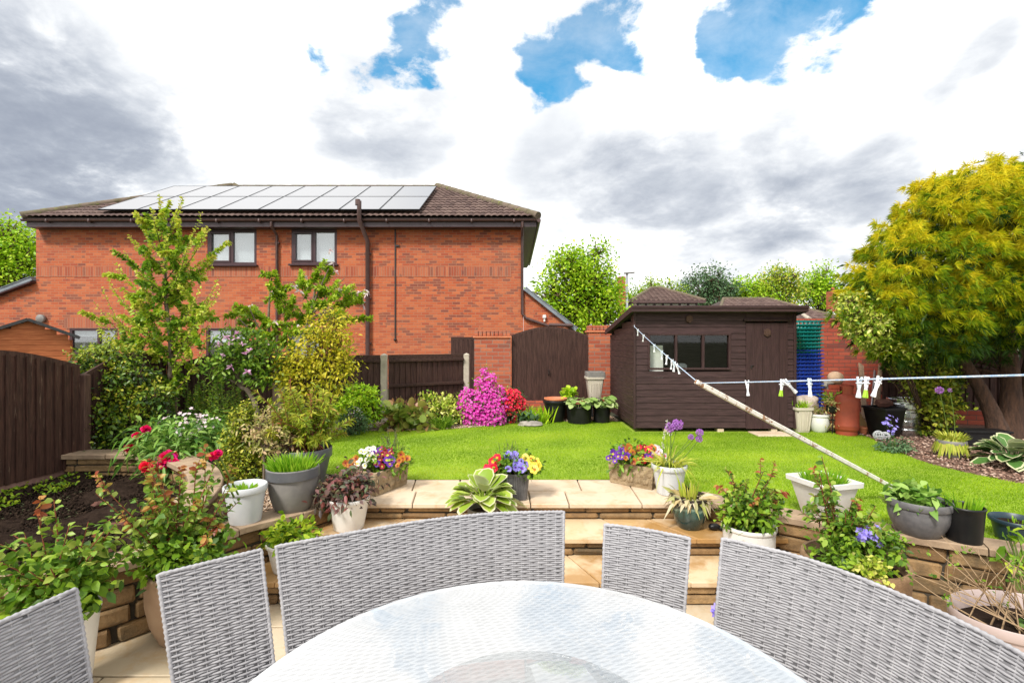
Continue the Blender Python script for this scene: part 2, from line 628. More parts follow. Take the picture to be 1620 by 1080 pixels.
def copingmat():
    m, nt = newmat('coping stone')
    c = nt.mix(nt.mr(nt.noise(nt.co, 9, 7, .65), .35, .7), (.40, .29, .19), (.25, .17, .11))
    c = nt.mix(nt.mr(nt.noise(nt.co, 2.4, 5, .65), .5, .66, 0., .75), c, (.12, .085, .05))
    nt.put(nt.b.inputs['Base Color'], c)
    nt.b.inputs['Roughness'].default_value = .75
    nt.put(nt.b.inputs['Normal'], nt.bump(nt.noise(nt.co, 50, 6, .7), .4, .006))
    return m


M['coping'] = copingmat()


def flagmat(name, base, wet):
    m, nt = newmat(name)
    a = nt.new('ShaderNodeAttribute', attribute_name='rnd').outputs['Fac']
    c = nt.ramp(a, [(0, base[0]), (.5, base[1]), (1, base[2])])
    c = nt.mix(nt.mr(nt.noise(nt.co, 2.6, 6, .6, 1.2), .42, .62, 0., .55), c, (.62, .50, .36))
    c = nt.mix(nt.mr(nt.noise(nt.co, 6, 7, .7, .6), .5, .72, 0., .6), c, (.42, .24, .08))
    w = nt.mr(nt.noise(nt.co, 1.5, 5, .6), .5, .6)
    w = nt.m('MULTIPLY', w, wet)
    c = nt.mix(w, c, (.34, .17, .04))
    nt.put(nt.b.inputs['Base Color'], c)
    nt.put(nt.b.inputs['Roughness'], nt.m('SUBTRACT', .62, nt.m('MULTIPLY', w, .35)))
    nt.put(nt.b.inputs['Normal'], nt.bump(nt.noise(nt.co, 26, 6, .65), .25, .006))
    return m


M['flag'] = flagmat('sandstone flags', [(.55, .39, .21), (.60, .46, .29), (.52, .34, .15)], .75)
M['landing'] = flagmat('landing flags', [(.58, .46, .33), (.62, .50, .37), (.56, .43, .29)], .2)
M['patio'] = flagmat('patio flags', [(.46, .39, .28), (.52, .43, .30), (.42, .34, .22)], .45)
M['joint'] = pm('paving joint', (.10, .075, .05), (.05, .04, .03), 20, .95)
M['soil'] = pm('soil', (.015, .0095, .007), (.034, .022, .016), 14, .95, spec=.05, bump=.9, bscale=40, bdist=.02)
M['ground'] = pm('earth', (.05, .05, .025), (.09, .10, .04), 3, .95, .5, 20)
M['lawn'] = pm('lawn base', (.17, .27, .012), (.26, .37, .02), 2.2, .9, .6, 90, spots=(1.1, .62, (.24, .27, .04)), bdist=.01)
M['gravel'] = pm('gravel base', (.22, .14, .09), (.40, .28, .19), 45, .9, .8, 60, bdist=.015)
M['mulch'] = pm('mulch base', (.12, .065, .045), (.24, .14, .10), 40, .9, .8, 60, bdist=.015)
M['gravel_chip'] = leafmat('gravel chips', [(.22, .13, .08), (.42, .28, .17), (.55, .42, .30), (.60, .50, .40), (.30, .16, .09)], .8, 0)
M['mulch_chip'] = leafmat('bark chips', [(.10, .05, .035), (.22, .12, .085), (.38, .24, .18), (.52, .38, .30), (.17, .085, .06)], .85, 0)
M['clod'] = leafmat('soil clods', [(.009, .006, .0045), (.019, .012, .009), (.036, .024, .017), (.014, .009, .007)], .95, 0, .04)
M['grass'] = leafmat('grass blades', [(.15, .28, .006), (.25, .41, .010), (.36, .52, .015), (.48, .55, .05)], .6, .35, .15)

M['fence'] = woodmat('stained fence timber', (.074, .037, .029), (.034, .017, .014), 2, .7, wear=None)
M['fence_worn'] = woodmat('worn stained fence timber', (.080, .038, .028), (.036, .018, .0135), 2, .7, wear=(.22, .15, .11))
M['fence_h'] = woodmat('stained fence rail', (.060, .030, .022), (.028, .014, .011), 0, .7)
M['post'] = woodmat('old timber post', (.30, .22, .15), (.18, .12, .085), 2, .8)
M['post_dark'] = woodmat('stained timber post', (.10, .055, .04), (.06, .032, .024), 2, .75)
M['concrete'] = pm('concrete post', (.46, .41, .33), (.34, .30, .24), 12, .9, .4, 80)
M['gravelboard'] = pm('gravel board', (.30, .17, .14), (.20, .11, .09), 14, .9, .7, 50)
M['shed'] = woodmat('shed cladding', (.060, .032, .032), (.034, .018, .018), 0, .62)
M['shed_side'] = woodmat('shed side cladding', (.068, .037, .035), (.039, .021, .02), 1, .62)
M['shed_v'] = woodmat('shed door timber', (.056, .029, .029), (.034, .0175, .0175), 2, .6)
M['felt'] = pm('roofing felt', (.06, .06, .062), (.035, .035, .036), 20, .9, .5, 120)
M['orange_wood'] = woodmat('orange shed boards', (.52, .17, .06), (.36, .10, .035), 0, .65)
M['plank'] = woodmat('weathered plank', (.32, .22, .14), (.18, .12, .08), 2, .8)
M['plank_dark'] = woodmat('dark weathered plank', (.13, .085, .06), (.075, .05, .04), 2, .8)

M['upvc'] = pm('rosewood frame', (.055, .022, .026), (.04, .016, .02), 6, .35, 0)
M['gutter'] = pm('brown gutter', (.10, .055, .05), (.07, .04, .037), 8, .35, 0)
M['fascia'] = pm('fascia board', (.085, .055, .062), (.065, .042, .048), 5, .4, 0)
M['cable'] = pm('cable cover', (.02, .014, .014), None, 5, .5)
M['blind'] = pm('window blind', (.88, .89, .92), (.80, .81, .85), 1.2, .8)
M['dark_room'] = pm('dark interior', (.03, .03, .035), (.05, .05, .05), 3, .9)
M['slate'] = pm('slate', (.21, .24, .27), (.14, .16, .18), 5, .6, .3, 30)
M['tile'] = leafmat('roof tiles', [(.075, .046, .040), (.115, .072, .062), (.15, .10, .085), (.09, .055, .05)], .75, 0)
M['tile_far'] = pm('far roof tiles', (.17, .105, .085), (.10, .065, .055), 3, .85, .5, 12, stretch=(1, 1, 6))
M['ridge'] = pm('mossy ridge tile', (.15, .11, .085), (.10, .085, .045), 5, .9, .5, 30, spots=(9, .56, (.16, .17, .035)))
M['under_roof'] = pm('roof deck', (.06, .04, .035), None, 4, .9)
M['white_render'] = pm('white render', (.72, .70, .66), (.62, .60, .57), 4, .85)
M['steel'] = pm('galvanised steel', (.52, .54, .56), (.40, .42, .44), 12, .35, .1, 40, metal=.9)
M['barrel'] = pm('brushed steel drum', (.66, .68, .70), (.5, .52, .55), 9, .22, 0, metal=1.)


def solarmat():
    m, nt = newmat('solar glass')
    x, y, z = nt.sep(nt.co)[:3]
    nt.put(nt.b.inputs['Base Color'], (.02, .022, .035))
    nt.b.inputs['Roughness'].default_value = .3
    nt.b.inputs['IOR'].default_value = 3.2
    nt.b.inputs['Coat Weight'].default_value = 1.; nt.b.inputs['Coat IOR'].default_value = 3.2
    nt.b.inputs['Coat Roughness'].default_value = .28
    return m


M['solar'] = solarmat()
M['solar_frame'] = pm('panel frame', (.025, .025, .03), None, 5, .4, metal=.6)


def glassmat(name, tint=(.9, .93, .93), ior=1.5, rough=.02, base=.06):
    """window pane: mostly see-through, mirror-like towards grazing angles"""
    m, nt = newmat(name)
    fr = nt.new('ShaderNodeFresnel'); nt.put(fr.inputs['IOR'], nt.mr(nt.new('ShaderNodeNewGeometry').outputs['Backfacing'], 0., 1., ior, 1 / ior))
    gl = nt.new('ShaderNodeBsdfGlossy'); gl.inputs['Roughness'].default_value = rough
    tr = nt.new('ShaderNodeBsdfTransparent'); tr.inputs['Color'].default_value = (*tint, 1)
    x = nt.new('ShaderNodeMixShader')
    nt.put(x.inputs[0], nt.m('ADD', fr.outputs[0], base, clamp=True))
    nt.l.new(tr.outputs[0], x.inputs[1]); nt.l.new(gl.outputs[0], x.inputs[2])
    nt.l.new(x.outputs[0], nt.out.inputs[0])
    return m


M['glass'] = glassmat('window glass', base=.2)
M['disc_glass'] = glassmat('turntable glass', (.97, .98, .98), 1.5, .03, .05)
M['shed_glass'] = glassmat('shed window glass', (.92, .94, .92), 1.45, .03, .0)


def tableglass():
    m, nt = newmat('wet table glass')
    fr = nt.new('ShaderNodeFresnel'); nt.put(fr.inputs['IOR'], nt.mr(nt.new('ShaderNodeNewGeometry').outputs['Backfacing'], 0., 1., 1.55, 1 / 1.55))
    gl = nt.new('ShaderNodeBsdfGlossy')
    wet = nt.mr(nt.noise(nt.co, 5.5, 7, .66, .8), .5, .54)
    nt.put(gl.inputs['Roughness'], nt.m('SUBTRACT', .1, nt.m('MULTIPLY', wet, .075)))
    h = nt.m('ADD', nt.m('MULTIPLY', nt.noise(nt.co, 60, 3), .35), nt.m('MULTIPLY', wet, 1.))
    bp = nt.bump(h, .12, .0010)
    nt.put(gl.inputs['Normal'], bp)
    tr = nt.new('ShaderNodeBsdfTransparent'); tr.inputs['Color'].default_value = (.96, .98, .97, 1)
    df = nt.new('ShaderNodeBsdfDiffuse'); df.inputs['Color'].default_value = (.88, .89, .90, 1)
    sky_sheen = nt.new('ShaderNodeMixShader')       # pale diffuse layer: bright sky reflection painted onto the glass
    nt.put(sky_sheen.inputs[0], nt.mr(nt.noise(nt.co, 8, 7, .7), .35, .7, .38, .46))
    nt.l.new(tr.outputs[0], sky_sheen.inputs[1]); nt.l.new(df.outputs[0], sky_sheen.inputs[2])
    x = nt.new('ShaderNodeMixShader')
    nt.put(x.inputs[0], nt.m('MULTIPLY_ADD', fr.outputs[0], 1.9, .10, clamp=True))
    nt.l.new(sky_sheen.outputs[0], x.inputs[1]); nt.l.new(gl.outputs[0], x.inputs[2])
    nt.l.new(x.outputs[0], nt.out.inputs[0])
    return m


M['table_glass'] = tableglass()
M['wicker'] = pm('grey wicker', (.375, .37, .385), (.29, .285, .30), 26, .55, 0, spec=.3)
M['wicker_in'] = pm('wicker core', (.17, .165, .175), (.12, .12, .125), 20, .8)
M['alu'] = pm('grey aluminium', (.42, .42, .43), None, 5, .4, metal=.5)

M['pot_white'] = pm('white plastic pot', (.74, .73, .70), (.66, .65, .62), 7, .45, .05, 30, spots=(13, .64, (.5, .47, .40)))
M['pot_pale'] = pm('pale grey plastic pot', (.58, .60, .62), (.52, .54, .56), 5, .4, spots=(8, .66, (.42, .40, .36)))
M['pot_grey'] = pm('grey plastic pot', (.115, .118, .13), (.09, .092, .10), 6, .42, spots=(14, .66, (.22, .2, .18)))
M['pot_mid'] = pm('weathered grey pot', (.17, .16, .155), (.23, .215, .20), 9, .65, .2, 40)
M['pot_black'] = pm('black plastic pot', (.007, .007, .008), (.013, .013, .013), 8, .4, spec=.3, spots=(16, .68, (.08, .07, .06)))
M['pot_navy'] = pm('dark teal plastic pot', (.014, .035, .05), None, 8, .4)
M['pot_rib'] = pm('charcoal ribbed pot', (.10, .098, .105), (.15, .145, .15), 22, .5, .3, 60)
M['pot_tan'] = pm('tan clay pot', (.42, .29, .19), (.34, .22, .14), 6, .7, .2, 40)
M['pot_mauve'] = pm('mauve beige plastic bowl', (.46, .37, .345), (.40, .315, .295), 4, .45, spots=(9, .66, (.34, .27, .24)))
M['pot_cream'] = pm('cream plastic planter', (.60, .54, .45), (.52, .46, .38), 6, .5, spots=(10, .63, (.38, .33, .27)))
M['pot_brown'] = pm('woven brown pot', (.27, .165, .085), (.19, .11, .055), 60, .75, .7, 150, stretch=(1, 1, 2.5))
M['terracotta'] = pm('terracotta', (.62, .22, .10), (.50, .16, .075), 6, .7, .1, 40)
M['cart_stone'] = pm('cast stone trough', (.42, .32, .20), (.27, .195, .11), 10, .85, .9, 26, spots=(6, .56, (.14, .10, .055)), bdist=.02)
M['rock'] = pm('grey rock', (.36, .33, .29), (.20, .18, .155), 7, .85, .7, 22, bdist=.02)
M['rock_red'] = pm('broken red brick', (.13, .05, .032), (.075, .03, .02), 12, .9, .8, 40)
M['sack'] = pm('plastic sack', (.60, .50, .42), (.42, .34, .28), 9, .5, .8, 18, bdist=.03)
M['gas_red'] = pm('red gas bottle paint', (.36, .062, .026), (.25, .045, .02), 6, .65, .1, 60, spots=(11, .62, (.20, .06, .04)))
M['teal'] = pm('teal crate plastic', (.012, .27, .25), (.01, .22, .21), 6, .4)
M['blue'] = pm('blue crate plastic', (.014, .06, .45), (.012, .05, .36), 6, .4)
M['ply'] = pm('plywood offcut', (.52, .33, .13), (.40, .24, .09), 5, .7, .1, 30)
M['stone_ball'] = pm('sandstone ball', (.55, .38, .25), (.45, .30, .19), 7, .85, .3, 40)


def glazed():
    m, nt = newmat('dark teal glaze')
    x, y, z = nt.sep(nt.co)[:3]
    w = nt.m('ADD', z, nt.m('MULTIPLY', nt.noise(nt.co, 7, 4), .12))
    c = nt.ramp(nt.mr(w, .03, .33), [(0, (.012, .03, .035)), (.42, (.015, .05, .05)), (.6, (.03, .10, .085)), (.66, (.22, .33, .27)), (.70, (.05, .09, .08)), (.8, (.022, .02, .018)), (1, (.03, .022, .018))])
    nt.put(nt.b.inputs['Base Color'], c)
    nt.b.inputs['Roughness'].default_value = .18
    nt.b.inputs['Coat Weight'].default_value = .6
    return m


M['glaze'] = glazed()


def proppaint():
    m, nt = newmat('flaking white paint on wood')
    v = nt.vm('MULTIPLY', nt.co, (1., 1., 1.))
    n = nt.noise(v, 11, 7, .75, .5)
    c = nt.mix(nt.mr(n, .56, .60), (.74, .72, .66), (.30, .15, .075))
    c = nt.mix(nt.mr(nt.noise(v, 40, 5), .45, .7, 0., .4), c, (.45, .40, .33))
    nt.put(nt.b.inputs['Base Color'], c)
    nt.b.inputs['Roughness'].default_value = .6
    nt.put(nt.b.inputs['Normal'], nt.bump(n, .3, .003))
    return m


M['prop'] = proppaint()
M['rope'] = pm('blue white rope', (.70, .74, .80), (.28, .46, .72), 120, .6, .5, 300)
M['peg_white'] = pm('white peg plastic', (.80, .82, .84), (.72, .75, .78), 20, .4)
M['peg_green'] = pm('lime peg pad', (.36, .62, .03), None, 20, .5)
M['peg_blue'] = pm('pale blue peg plastic', (.55, .66, .74), (.62, .7, .74), 20, .4)

M['bark'] = pm('brown bark', (.115, .058, .034), (.05, .027, .017), 9, .9, 1., 20, stretch=(3, 3, .6), bdist=.03)
M['bark_pale'] = pm('pale bark', (.22, .17, .12), (.13, .10, .07), 12, .9, .5, 40)
M['twig'] = leafmat('twigs', [(.10, .06, .035), (.13, .085, .05)], .8, 0)
M['twig_red'] = leafmat('red stems', [(.20, .055, .03), (.24, .08, .04)], .7, 0)
M['twig_green'] = leafmat('green stems', [(.12, .20, .03), (.16, .24, .05)], .6, 0)
M['twig_dry'] = leafmat('dry stems', [(.34, .22, .12), (.42, .30, .18)], .8, 0)
LM = leafmat
M['l_green'] = LM('mid green leaves', [(.045, .11, .008), (.10, .21, .012), (.18, .33, .018), (.28, .42, .03)])
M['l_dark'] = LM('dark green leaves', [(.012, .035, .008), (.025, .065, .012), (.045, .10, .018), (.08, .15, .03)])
M['l_lime'] = LM('lime leaves', [(.15, .33, .006), (.28, .50, .01), (.40, .60, .015), (.52, .66, .04)])
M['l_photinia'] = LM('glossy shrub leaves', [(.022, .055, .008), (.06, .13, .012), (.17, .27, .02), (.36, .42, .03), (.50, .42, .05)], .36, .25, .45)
M['l_pear'] = LM('pear leaves', [(.09, .20, .012), (.21, .37, .02), (.36, .52, .03), (.52, .60, .05), (.62, .54, .10)], .45, .4)
M['l_magnolia'] = LM('magnolia leaves', [(.09, .20, .01), (.22, .38, .016), (.38, .52, .022), (.50, .60, .05)], .48, .4)
M['l_magdark'] = LM('star magnolia leaves', [(.045, .11, .01), (.09, .19, .016), (.17, .30, .025), (.27, .40, .04)], .42, .3)
M['l_yellow'] = LM('golden leaves', [(.20, .26, .012), (.42, .42, .018), (.60, .54, .025), (.72, .60, .06)], .48, .4)
M['l_gold'] = LM('golden conifer sprays', [(.03, .08, .006), (.11, .23, .010), (.32, .46, .012), (.68, .66, .015), (.88, .76, .03)], .65, .4)
M['l_cream'] = LM('cream variegated leaves', [(.12, .24, .015), (.34, .46, .035), (.60, .62, .10), (.76, .72, .26)], .45, .3)
M['l_box'] = LM('variegated box leaves', [(.06, .11, .008), (.17, .24, .012), (.34, .39, .025), (.55, .52, .06)], .45, .25)
M['l_peony'] = LM('peony leaves', [(.06, .16, .02), (.13, .28, .035), (.23, .40, .06), (.34, .50, .12)], .45, .3)
M['l_nandina'] = LM('nandina leaves', [(.10, .17, .012), (.21, .30, .016), (.34, .40, .025), (.46, .44, .04), (.48, .30, .06)], .5, .3)
M['l_rose'] = LM('rose leaves', [(.055, .13, .016), (.13, .26, .025), (.25, .38, .045), (.40, .48, .09)], .4, .3)
M['l_rosered'] = LM('young red rose leaves', [(.28, .06, .03), (.40, .13, .04), (.46, .26, .06), (.42, .40, .08)], .4, .35)
M['l_burg'] = LM('burgundy leaves', [(.05, .03, .03), (.09, .075, .05), (.10, .14, .06), (.26, .07, .07), (.20, .13, .12)], .45, .25)
M['l_variegated'] = LM('pink cream leaves', [(.22, .26, .06), (.46, .42, .14), (.62, .54, .24), (.58, .40, .22)], .5, .3)
M['l_chive'] = LM('fresh shoots', [(.12, .30, .01), (.22, .44, .015), (.36, .54, .04)], .45, .4)
M['l_hosta'] = LM('lime hosta leaves', [(.22, .36, .025), (.34, .48, .05), (.46, .58, .10)], .42, .35)
M['l_hosta2'] = LM('green hosta leaves', [(.05, .14, .03), (.08, .19, .04), (.12, .25, .06)], .42, .3)
M['l_margin'] = LM('cream leaf margin', [(.60, .62, .34), (.70, .70, .46)], .45, .3)
M['l_pale'] = LM('pale leafy greens', [(.17, .30, .06), (.28, .42, .10), (.42, .52, .20), (.52, .58, .30)], .5, .3)
M['l_wither'] = LM('withered leaves', [(.55, .42, .18), (.66, .56, .34), (.70, .62, .46), (.36, .42, .06)], .6, .35)
M['l_fade'] = LM('yellowing strap leaves', [(.30, .40, .03), (.48, .52, .06), (.60, .56, .12)], .5, .35)
M['l_heuchera'] = LM('bergenia leaves', [(.13, .22, .03), (.24, .32, .05), (.34, .36, .07), (.40, .20, .10)], .4, .3)
M['l_lav'] = LM('grey green leaves', [(.06, .13, .05), (.10, .19, .08), (.16, .26, .12)], .6, .25)
FM = leafmat
M['f_magenta'] = FM('magenta azalea petals', [(.55, .012, .30), (.72, .03, .46), (.80, .08, .58), (.82, .30, .66)], .5, .35)
M['f_red'] = FM('red petals', [(.60, .006, .025), (.80, .015, .05), (.86, .04, .12)], .5, .3)
M['f_crimson'] = FM('crimson peony petals', [(.62, .006, .04), (.80, .012, .08), (.84, .02, .20), (.78, .03, .36)], .5, .3)
M['f_pinkpale'] = FM('pale pink petals', [(.72, .50, .56), (.78, .66, .70), (.80, .74, .74)], .5, .35)
M['f_lilac'] = FM('lilac pink petals', [(.60, .25, .48), (.72, .42, .62), (.78, .60, .72)], .5, .35)
M['f_purple'] = FM('allium purple', [(.42, .12, .55), (.52, .22, .66), (.64, .38, .76)], .5, .3)
M['f_violet'] = FM('violet petals', [(.09, .015, .22), (.15, .03, .36), (.20, .06, .45)], .5, .25)
M['f_blue'] = FM('lavender blue petals', [(.22, .17, .70), (.34, .28, .80), (.44, .38, .84)], .5, .3)
M['f_yellow'] = FM('yellow petals', [(.80, .60, .03), (.84, .68, .08), (.86, .74, .22)], .5, .3)
M['f_white'] = FM('white petals', [(.80, .79, .70), (.84, .83, .78), (.84, .80, .62)], .5, .3)
M['f_maroon'] = FM('maroon petals', [(.20, .006, .02), (.30, .01, .03), (.36, .02, .04)], .5, .25)
M['f_rust'] = FM('rust petals', [(.40, .11, .015), (.55, .25, .02), (.30, .05, .02)], .5, .25)
# ------------------------------------------------------------ levels, walls and steps
ZP, Z2, Z1 = -.46, -.287, -.143        # patio, lower tread, upper tread (lawn is 0)
LW = [(-1.46, 4.16), (-1.70, 3.80), (-1.97, 3.53), (-2.17, 3.25), (-2.37, 3.0), (-2.62, 2.78), (-3.0, 2.6), (-3.6, 2.45), (-4.4, 2.35)]
RW = [(1.60, 4.16), (1.85, 3.92), (2.07, 3.76), (2.34, 3.58), (2.66, 3.40), (3.16, 3.12), (3.8, 2.76), (4.7, 2.3)]
AW = [(-4.55, 4.96), (-3.95, 4.97), (-3.5, 4.85), (-3.1, 4.58), (-2.75, 4.26), (-2.5, 3.92), (-2.36, 3.6), (-2.3, 3.3)]
LWs, RWs, AWs = catmull(LW, 6), catmull(RW, 6), catmull(AW, 6)


def struct(name, mb_or_fb, mats, **k):
    o = mb_or_fb.build(name, mats, **k)
    o['kind'] = 'structure'
    return o


B = 700
g = MB()
g.poly([(-B, 4.1), (B, 4.1), (B, B), (-B, B)], -.03)
g.poly([(-B, -B), (-4.4, -B)] + [(p[0], p[1]) for p in LWs[::-1]] + [(-1.46, 4.1), (-B, 4.1)], -.03)
g.poly([(B, -B), (B, 4.1), (1.6, 4.1)] + [(p[0], p[1]) for p in RWs] + [(4.7, -B)], -.03)
g.poly([(-4.4, -B), (4.7, -B), (4.7, -2.5), (-4.4, -2.5)], -.47)
struct('ground', g, M['ground'])

# patio: individual flags over a dark joint bed
g = MB(); g.poly([(-4.4, -2.5), (4.7, -2.5), (4.7, 3.5), (-4.4, 3.5)], ZP - .02)
struct('patio_bed', g, M['joint'])
g = MB()
rn = random.Random(3)
y = -2.5
while y < 3.6:
    h = rn.choice((.45, .6, .6)); x = -4.4 + rn.uniform(-.4, 0)
    while x < 4.7:
        w = rn.choice((.45, .6, .9))
        g.cur = rn.random()
        g.box((x + w / 2, y + h / 2, ZP - .0175 + rn.uniform(-.0012, .0012)), (w - .012, h - .012, .035), ch=.004)
        x += w
    y += h
struct('patio', g, M['patio'])


def wall_blocks(path, z0, courses, ch=.076, th=.18, seed=1, gap=.010, lens=(.22, .30, .38, .45), both=True):
    rn = random.Random(seed)
    g = MB(); core = MB()
    pts, L = resample(path, .02)
    tan = np.gradient(pts, axis=0); tan = tan / np.linalg.norm(tan, axis=1, keepdims=True)

    def at(s):
        i = min(len(pts) - 1, max(0, int(round(s / L * (len(pts) - 1)))))
        return pts[i], tan[i]
    for c in range(courses):
        s = -rn.uniform(0, .3)
        z = z0 + ch * c
        while s < L:
            ln = rn.choice(lens)
            a, b = max(0, s), min(L, s + ln)
            if b - a > .04:
                p, t = at((a + b) / 2)
                ang = math.atan2(t[1], t[0])
                g.cur = rn.random()
                dd = rn.uniform(-.012, .012)
                k = len(g.v)
                g.box((p[0], p[1], z + ch / 2), (b - a - gap, th + dd, ch - gap), rz=ang, ch=.013)
                # pitched face: jitter the outline a little
                for i in range(k, len(g.v)):
                    v = g.v[i]
                    g.v[i] = (v[0] + rn.uniform(-.005, .005), v[1] + rn.uniform(-.005, .005), v[2] + rn.uniform(-.0025, .0025))
            s += ln
    q, _ = resample(path, .08)
    tq = np.gradient(q, axis=0); tq = tq / np.linalg.norm(tq, axis=1, keepdims=True)
    n = np.stack([-tq[:, 1], tq[:, 0]], 1) * (th / 2 - .022)
    ring = [tuple(v) for v in (q + n)] + [tuple(v) for v in (q - n)[::-1]]
    ztop = z0 + ch * courses
    m = len(q)
    vs = [(*(q[i] + n[i]), zz) for i in range(m) for zz in (z0 - .02, ztop - .004)] + [(*(q[i] - n[i]), zz) for i in range(m) for zz in (z0 - .02, ztop - .004)]
    fs = []
    for i in range(m - 1):
        a = 2 * i; b = 2 * m + 2 * i
        fs += [(a, a + 2, a + 3, a + 1), (b, b + 1, b + 3, b + 2), (a + 1, a + 3, b + 3, b + 1)]
    core.add(vs, fs)
    return g, core


def coping(path, z, w=.24, t=.045, ln=.44, seed=5, dx=0.0):
    rn = random.Random(seed)
    g = MB()
    pts, L = resample(path, .02)
    tan = np.gradient(pts, axis=0); tan = tan / np.linalg.norm(tan, axis=1, keepdims=True)
    nor = np.stack([-tan[:, 1], tan[:, 0]], 1)
    n = max(1, int(round(L / ln)))
    for i in range(n):
        a = int(i / n * (len(pts) - 1)); b = int((i + 1) / n * (len(pts) - 1))
        ks = list(range(a, b + 1, max(1, (b - a) // 4)))
        if ks[-1] != b: ks.append(b)
        e = .004
        vs, fs = [], []
        zz = z + rn.uniform(-.003, .003)
        for j, k in enumerate(ks):
            o = tan[k] * (e if j == 0 else -e if j == len(ks) - 1 else 0)
            for sd, zc, ins in ((-1, zz, 0), (-1, zz + t - .006, 0), (-1, zz + t, .008), (1, zz + t, .008), (1, zz + t - .006, 0), (1, zz, 0)):
                p = pts[k] + nor[k] * (sd * (w / 2 - ins) + dx + rn.uniform(-.002, .002)) + o
                vs.append((p[0], p[1], zc))
        for j in range(len(ks) - 1):
            for q in range(6):
                u = j * 6 + q; v2 = j * 6 + (q + 1) % 6
                fs.append((u, v2, v2 + 6, u + 6))
        fs.append(tuple(range(6))[::-1]); fs.append(tuple(range((len(ks) - 1) * 6, len(ks) * 6)))
        g.add(vs, fs)
    return g


def stone_wall(label, path, z0, courses, th, ctop, seed, cw=.24):
    p = path[len(path) // 2]
    t = thing('stone_garden_wall', label, 'garden wall', (p[0], p[1], z0))
    g, core = wall_blocks(path, z0, courses, ch=(ctop - .045 - z0) / courses, th=th, seed=seed)
    b = g.build('walling_block_courses', M['stone'], t, True)
    core.build('mortar_core', M['mortar'], t, True)
    coping(path, ctop - .045, cw, seed=seed).build('coping', M['coping'], t, True)
    return t


stone_wall('low buff stone retaining wall beside the dug soil bed, left of the steps', LWs, ZP, 4, .18, .025, 11)
stone_wall('low buff stone retaining wall in front of the lawn, under the charcoal and black pots', RWs, ZP, 4, .18, .03, 12)
stone_wall('short curved stone wall between the dug soil bed and the peonies', AWs, -.06, 3, .17, .21, 13, .25)

# steps: two treads and the landing, each riser two courses of walling stone
st = thing('garden_steps', 'wide sandstone garden steps rising from the patio to the lawn', 'steps', (0, 3.6, ZP))


def flags(poly_y0, poly_y1, xl0, xr0, xl1, xr1, z, n, seed, t=.035, rows=1):
    """a row of flags between the front line y0 (xl0..xr0) and back line y1 (xl1..xr1)"""
    rn = random.Random(seed); g = MB()
    for r in range(rows):
        ya, yb = poly_y0 + (poly_y1 - poly_y0) * r / rows, poly_y0 + (poly_y1 - poly_y0) * (r + 1) / rows
        cuts = [0]
        for i in range(1, n): cuts.append((i + rn.uniform(-.22, .22)) / n)
        cuts.append(1)
        for i in range(n):
            g.cur = rn.random()
            fa, fb_ = r / rows, (r + 1) / rows

            def X(u, f): return (xl0 + (xr0 - xl0) * u) * (1 - f) + (xl1 + (xr1 - xl1) * u) * f
            e = .005
            q = [(X(cuts[i], fa) + e, ya + (e if r else 0)), (X(cuts[i + 1], fa) - e, ya + (e if r else 0)), (X(cuts[i + 1], fb_) - e, yb - e), (X(cuts[i], fb_) + e, yb - e)]
            dz = rn.uniform(-.0015, .0015)
            c = np.mean(q, 0)
            top = [tuple(np.array(p) + (c - np.array(p)) / np.linalg.norm(c - np.array(p)) * .007) for p in q]
            vs = [(*p, z - t) for p in q] + [(*p, z - .007) for p in q] + [(*p, z + dz) for p in top]
            fs = [(3, 2, 1, 0), (8, 9, 10, 11)]
            for k in range(4):
                k2 = (k + 1) % 4
                fs += [(k, k2, k2 + 4, k + 4), (k + 4, k2 + 4, k2 + 8, k + 8)]
            g.add(vs, fs)
    return g


def riser(y, xl, xr, z0, z1, seed):
    t = thing  # noqa
    g, core = wall_blocks([(xl, y + .06), (xr, y + .06)], z0, 2, ch=(z1 - z0) / 2, th=.1, seed=seed)
    o = g.build('riser', M['stone'], st, True)
    c2 = MB(); c2.box(((xl + xr) / 2, y + .07, (z0 + z1) / 2 - .01), (xr - xl, .07, z1 - z0 - .01))
    c2.build('mortar_bed', M['mortar'], o, True)


flags(3.27, 3.73, -2.22, 2.72, -1.94, 2.18, Z2, 7, 21).build('tread', M['flag'], st, True)
flags(3.64, 4.06, -1.92, 2.18, -1.56, 1.74, Z1, 6, 22).build('tread', M['flag'], st, True)
flags(4.0, 4.70, -1.42, 1.56, -1.52, 1.62, 0.0, 6, 23, rows=2).build('landing', M['landing'], st, True)
c2 = MB(); c2.box((.05, 4.36, -.05), (2.95, .64, .03)); c2.build('landing_bed', M['joint'], st, True)
riser(3.29, -2.2, 2.7, ZP, Z2 - .035, 31)
riser(3.66, -1.9, 2.2, Z2, Z1 - .035, 32)
riser(4.02, -1.5, 1.66, Z1, -.035, 33)

# lawn, beds
BACK = [(-2.95, 6.2), (-2.75, 6.95), (-2.45, 7.2), (-1.9, 7.25), (-1.2, 7.33), (-.5, 7.6), (.2, 8.0), (.9, 8.1), (1.8, 8.1)]
LEFT = [(-1.5, 4.08), (-1.62, 4.5), (-1.95, 4.95), (-2.3, 5.5), (-2.7, 5.9), (-2.95, 6.2)]
RIGHT = [(1.8, 8.1), (4.3, 7.5), (5.0, 6.95), (4.9, 6.4), (4.72, 5.85), (4.62, 5.3), (4.72, 4.85), (4.95, 4.4), (5.5, 3.9), (6.5, 3.4)]
LAWN = [(-1.535, 4.705)] + catmull(LEFT[2:], 5)[:-1] + catmull(BACK, 5)[:-1] + catmull(RIGHT, 5) + [(6.5, 1.5)] + [(p[0] + .03, p[1] + .02) for p in RWs[::-1]] + [(1.635, 4.705)]
g = MB(); g.poly(LAWN, 0.0); struct('lawn', g, M['lawn'])
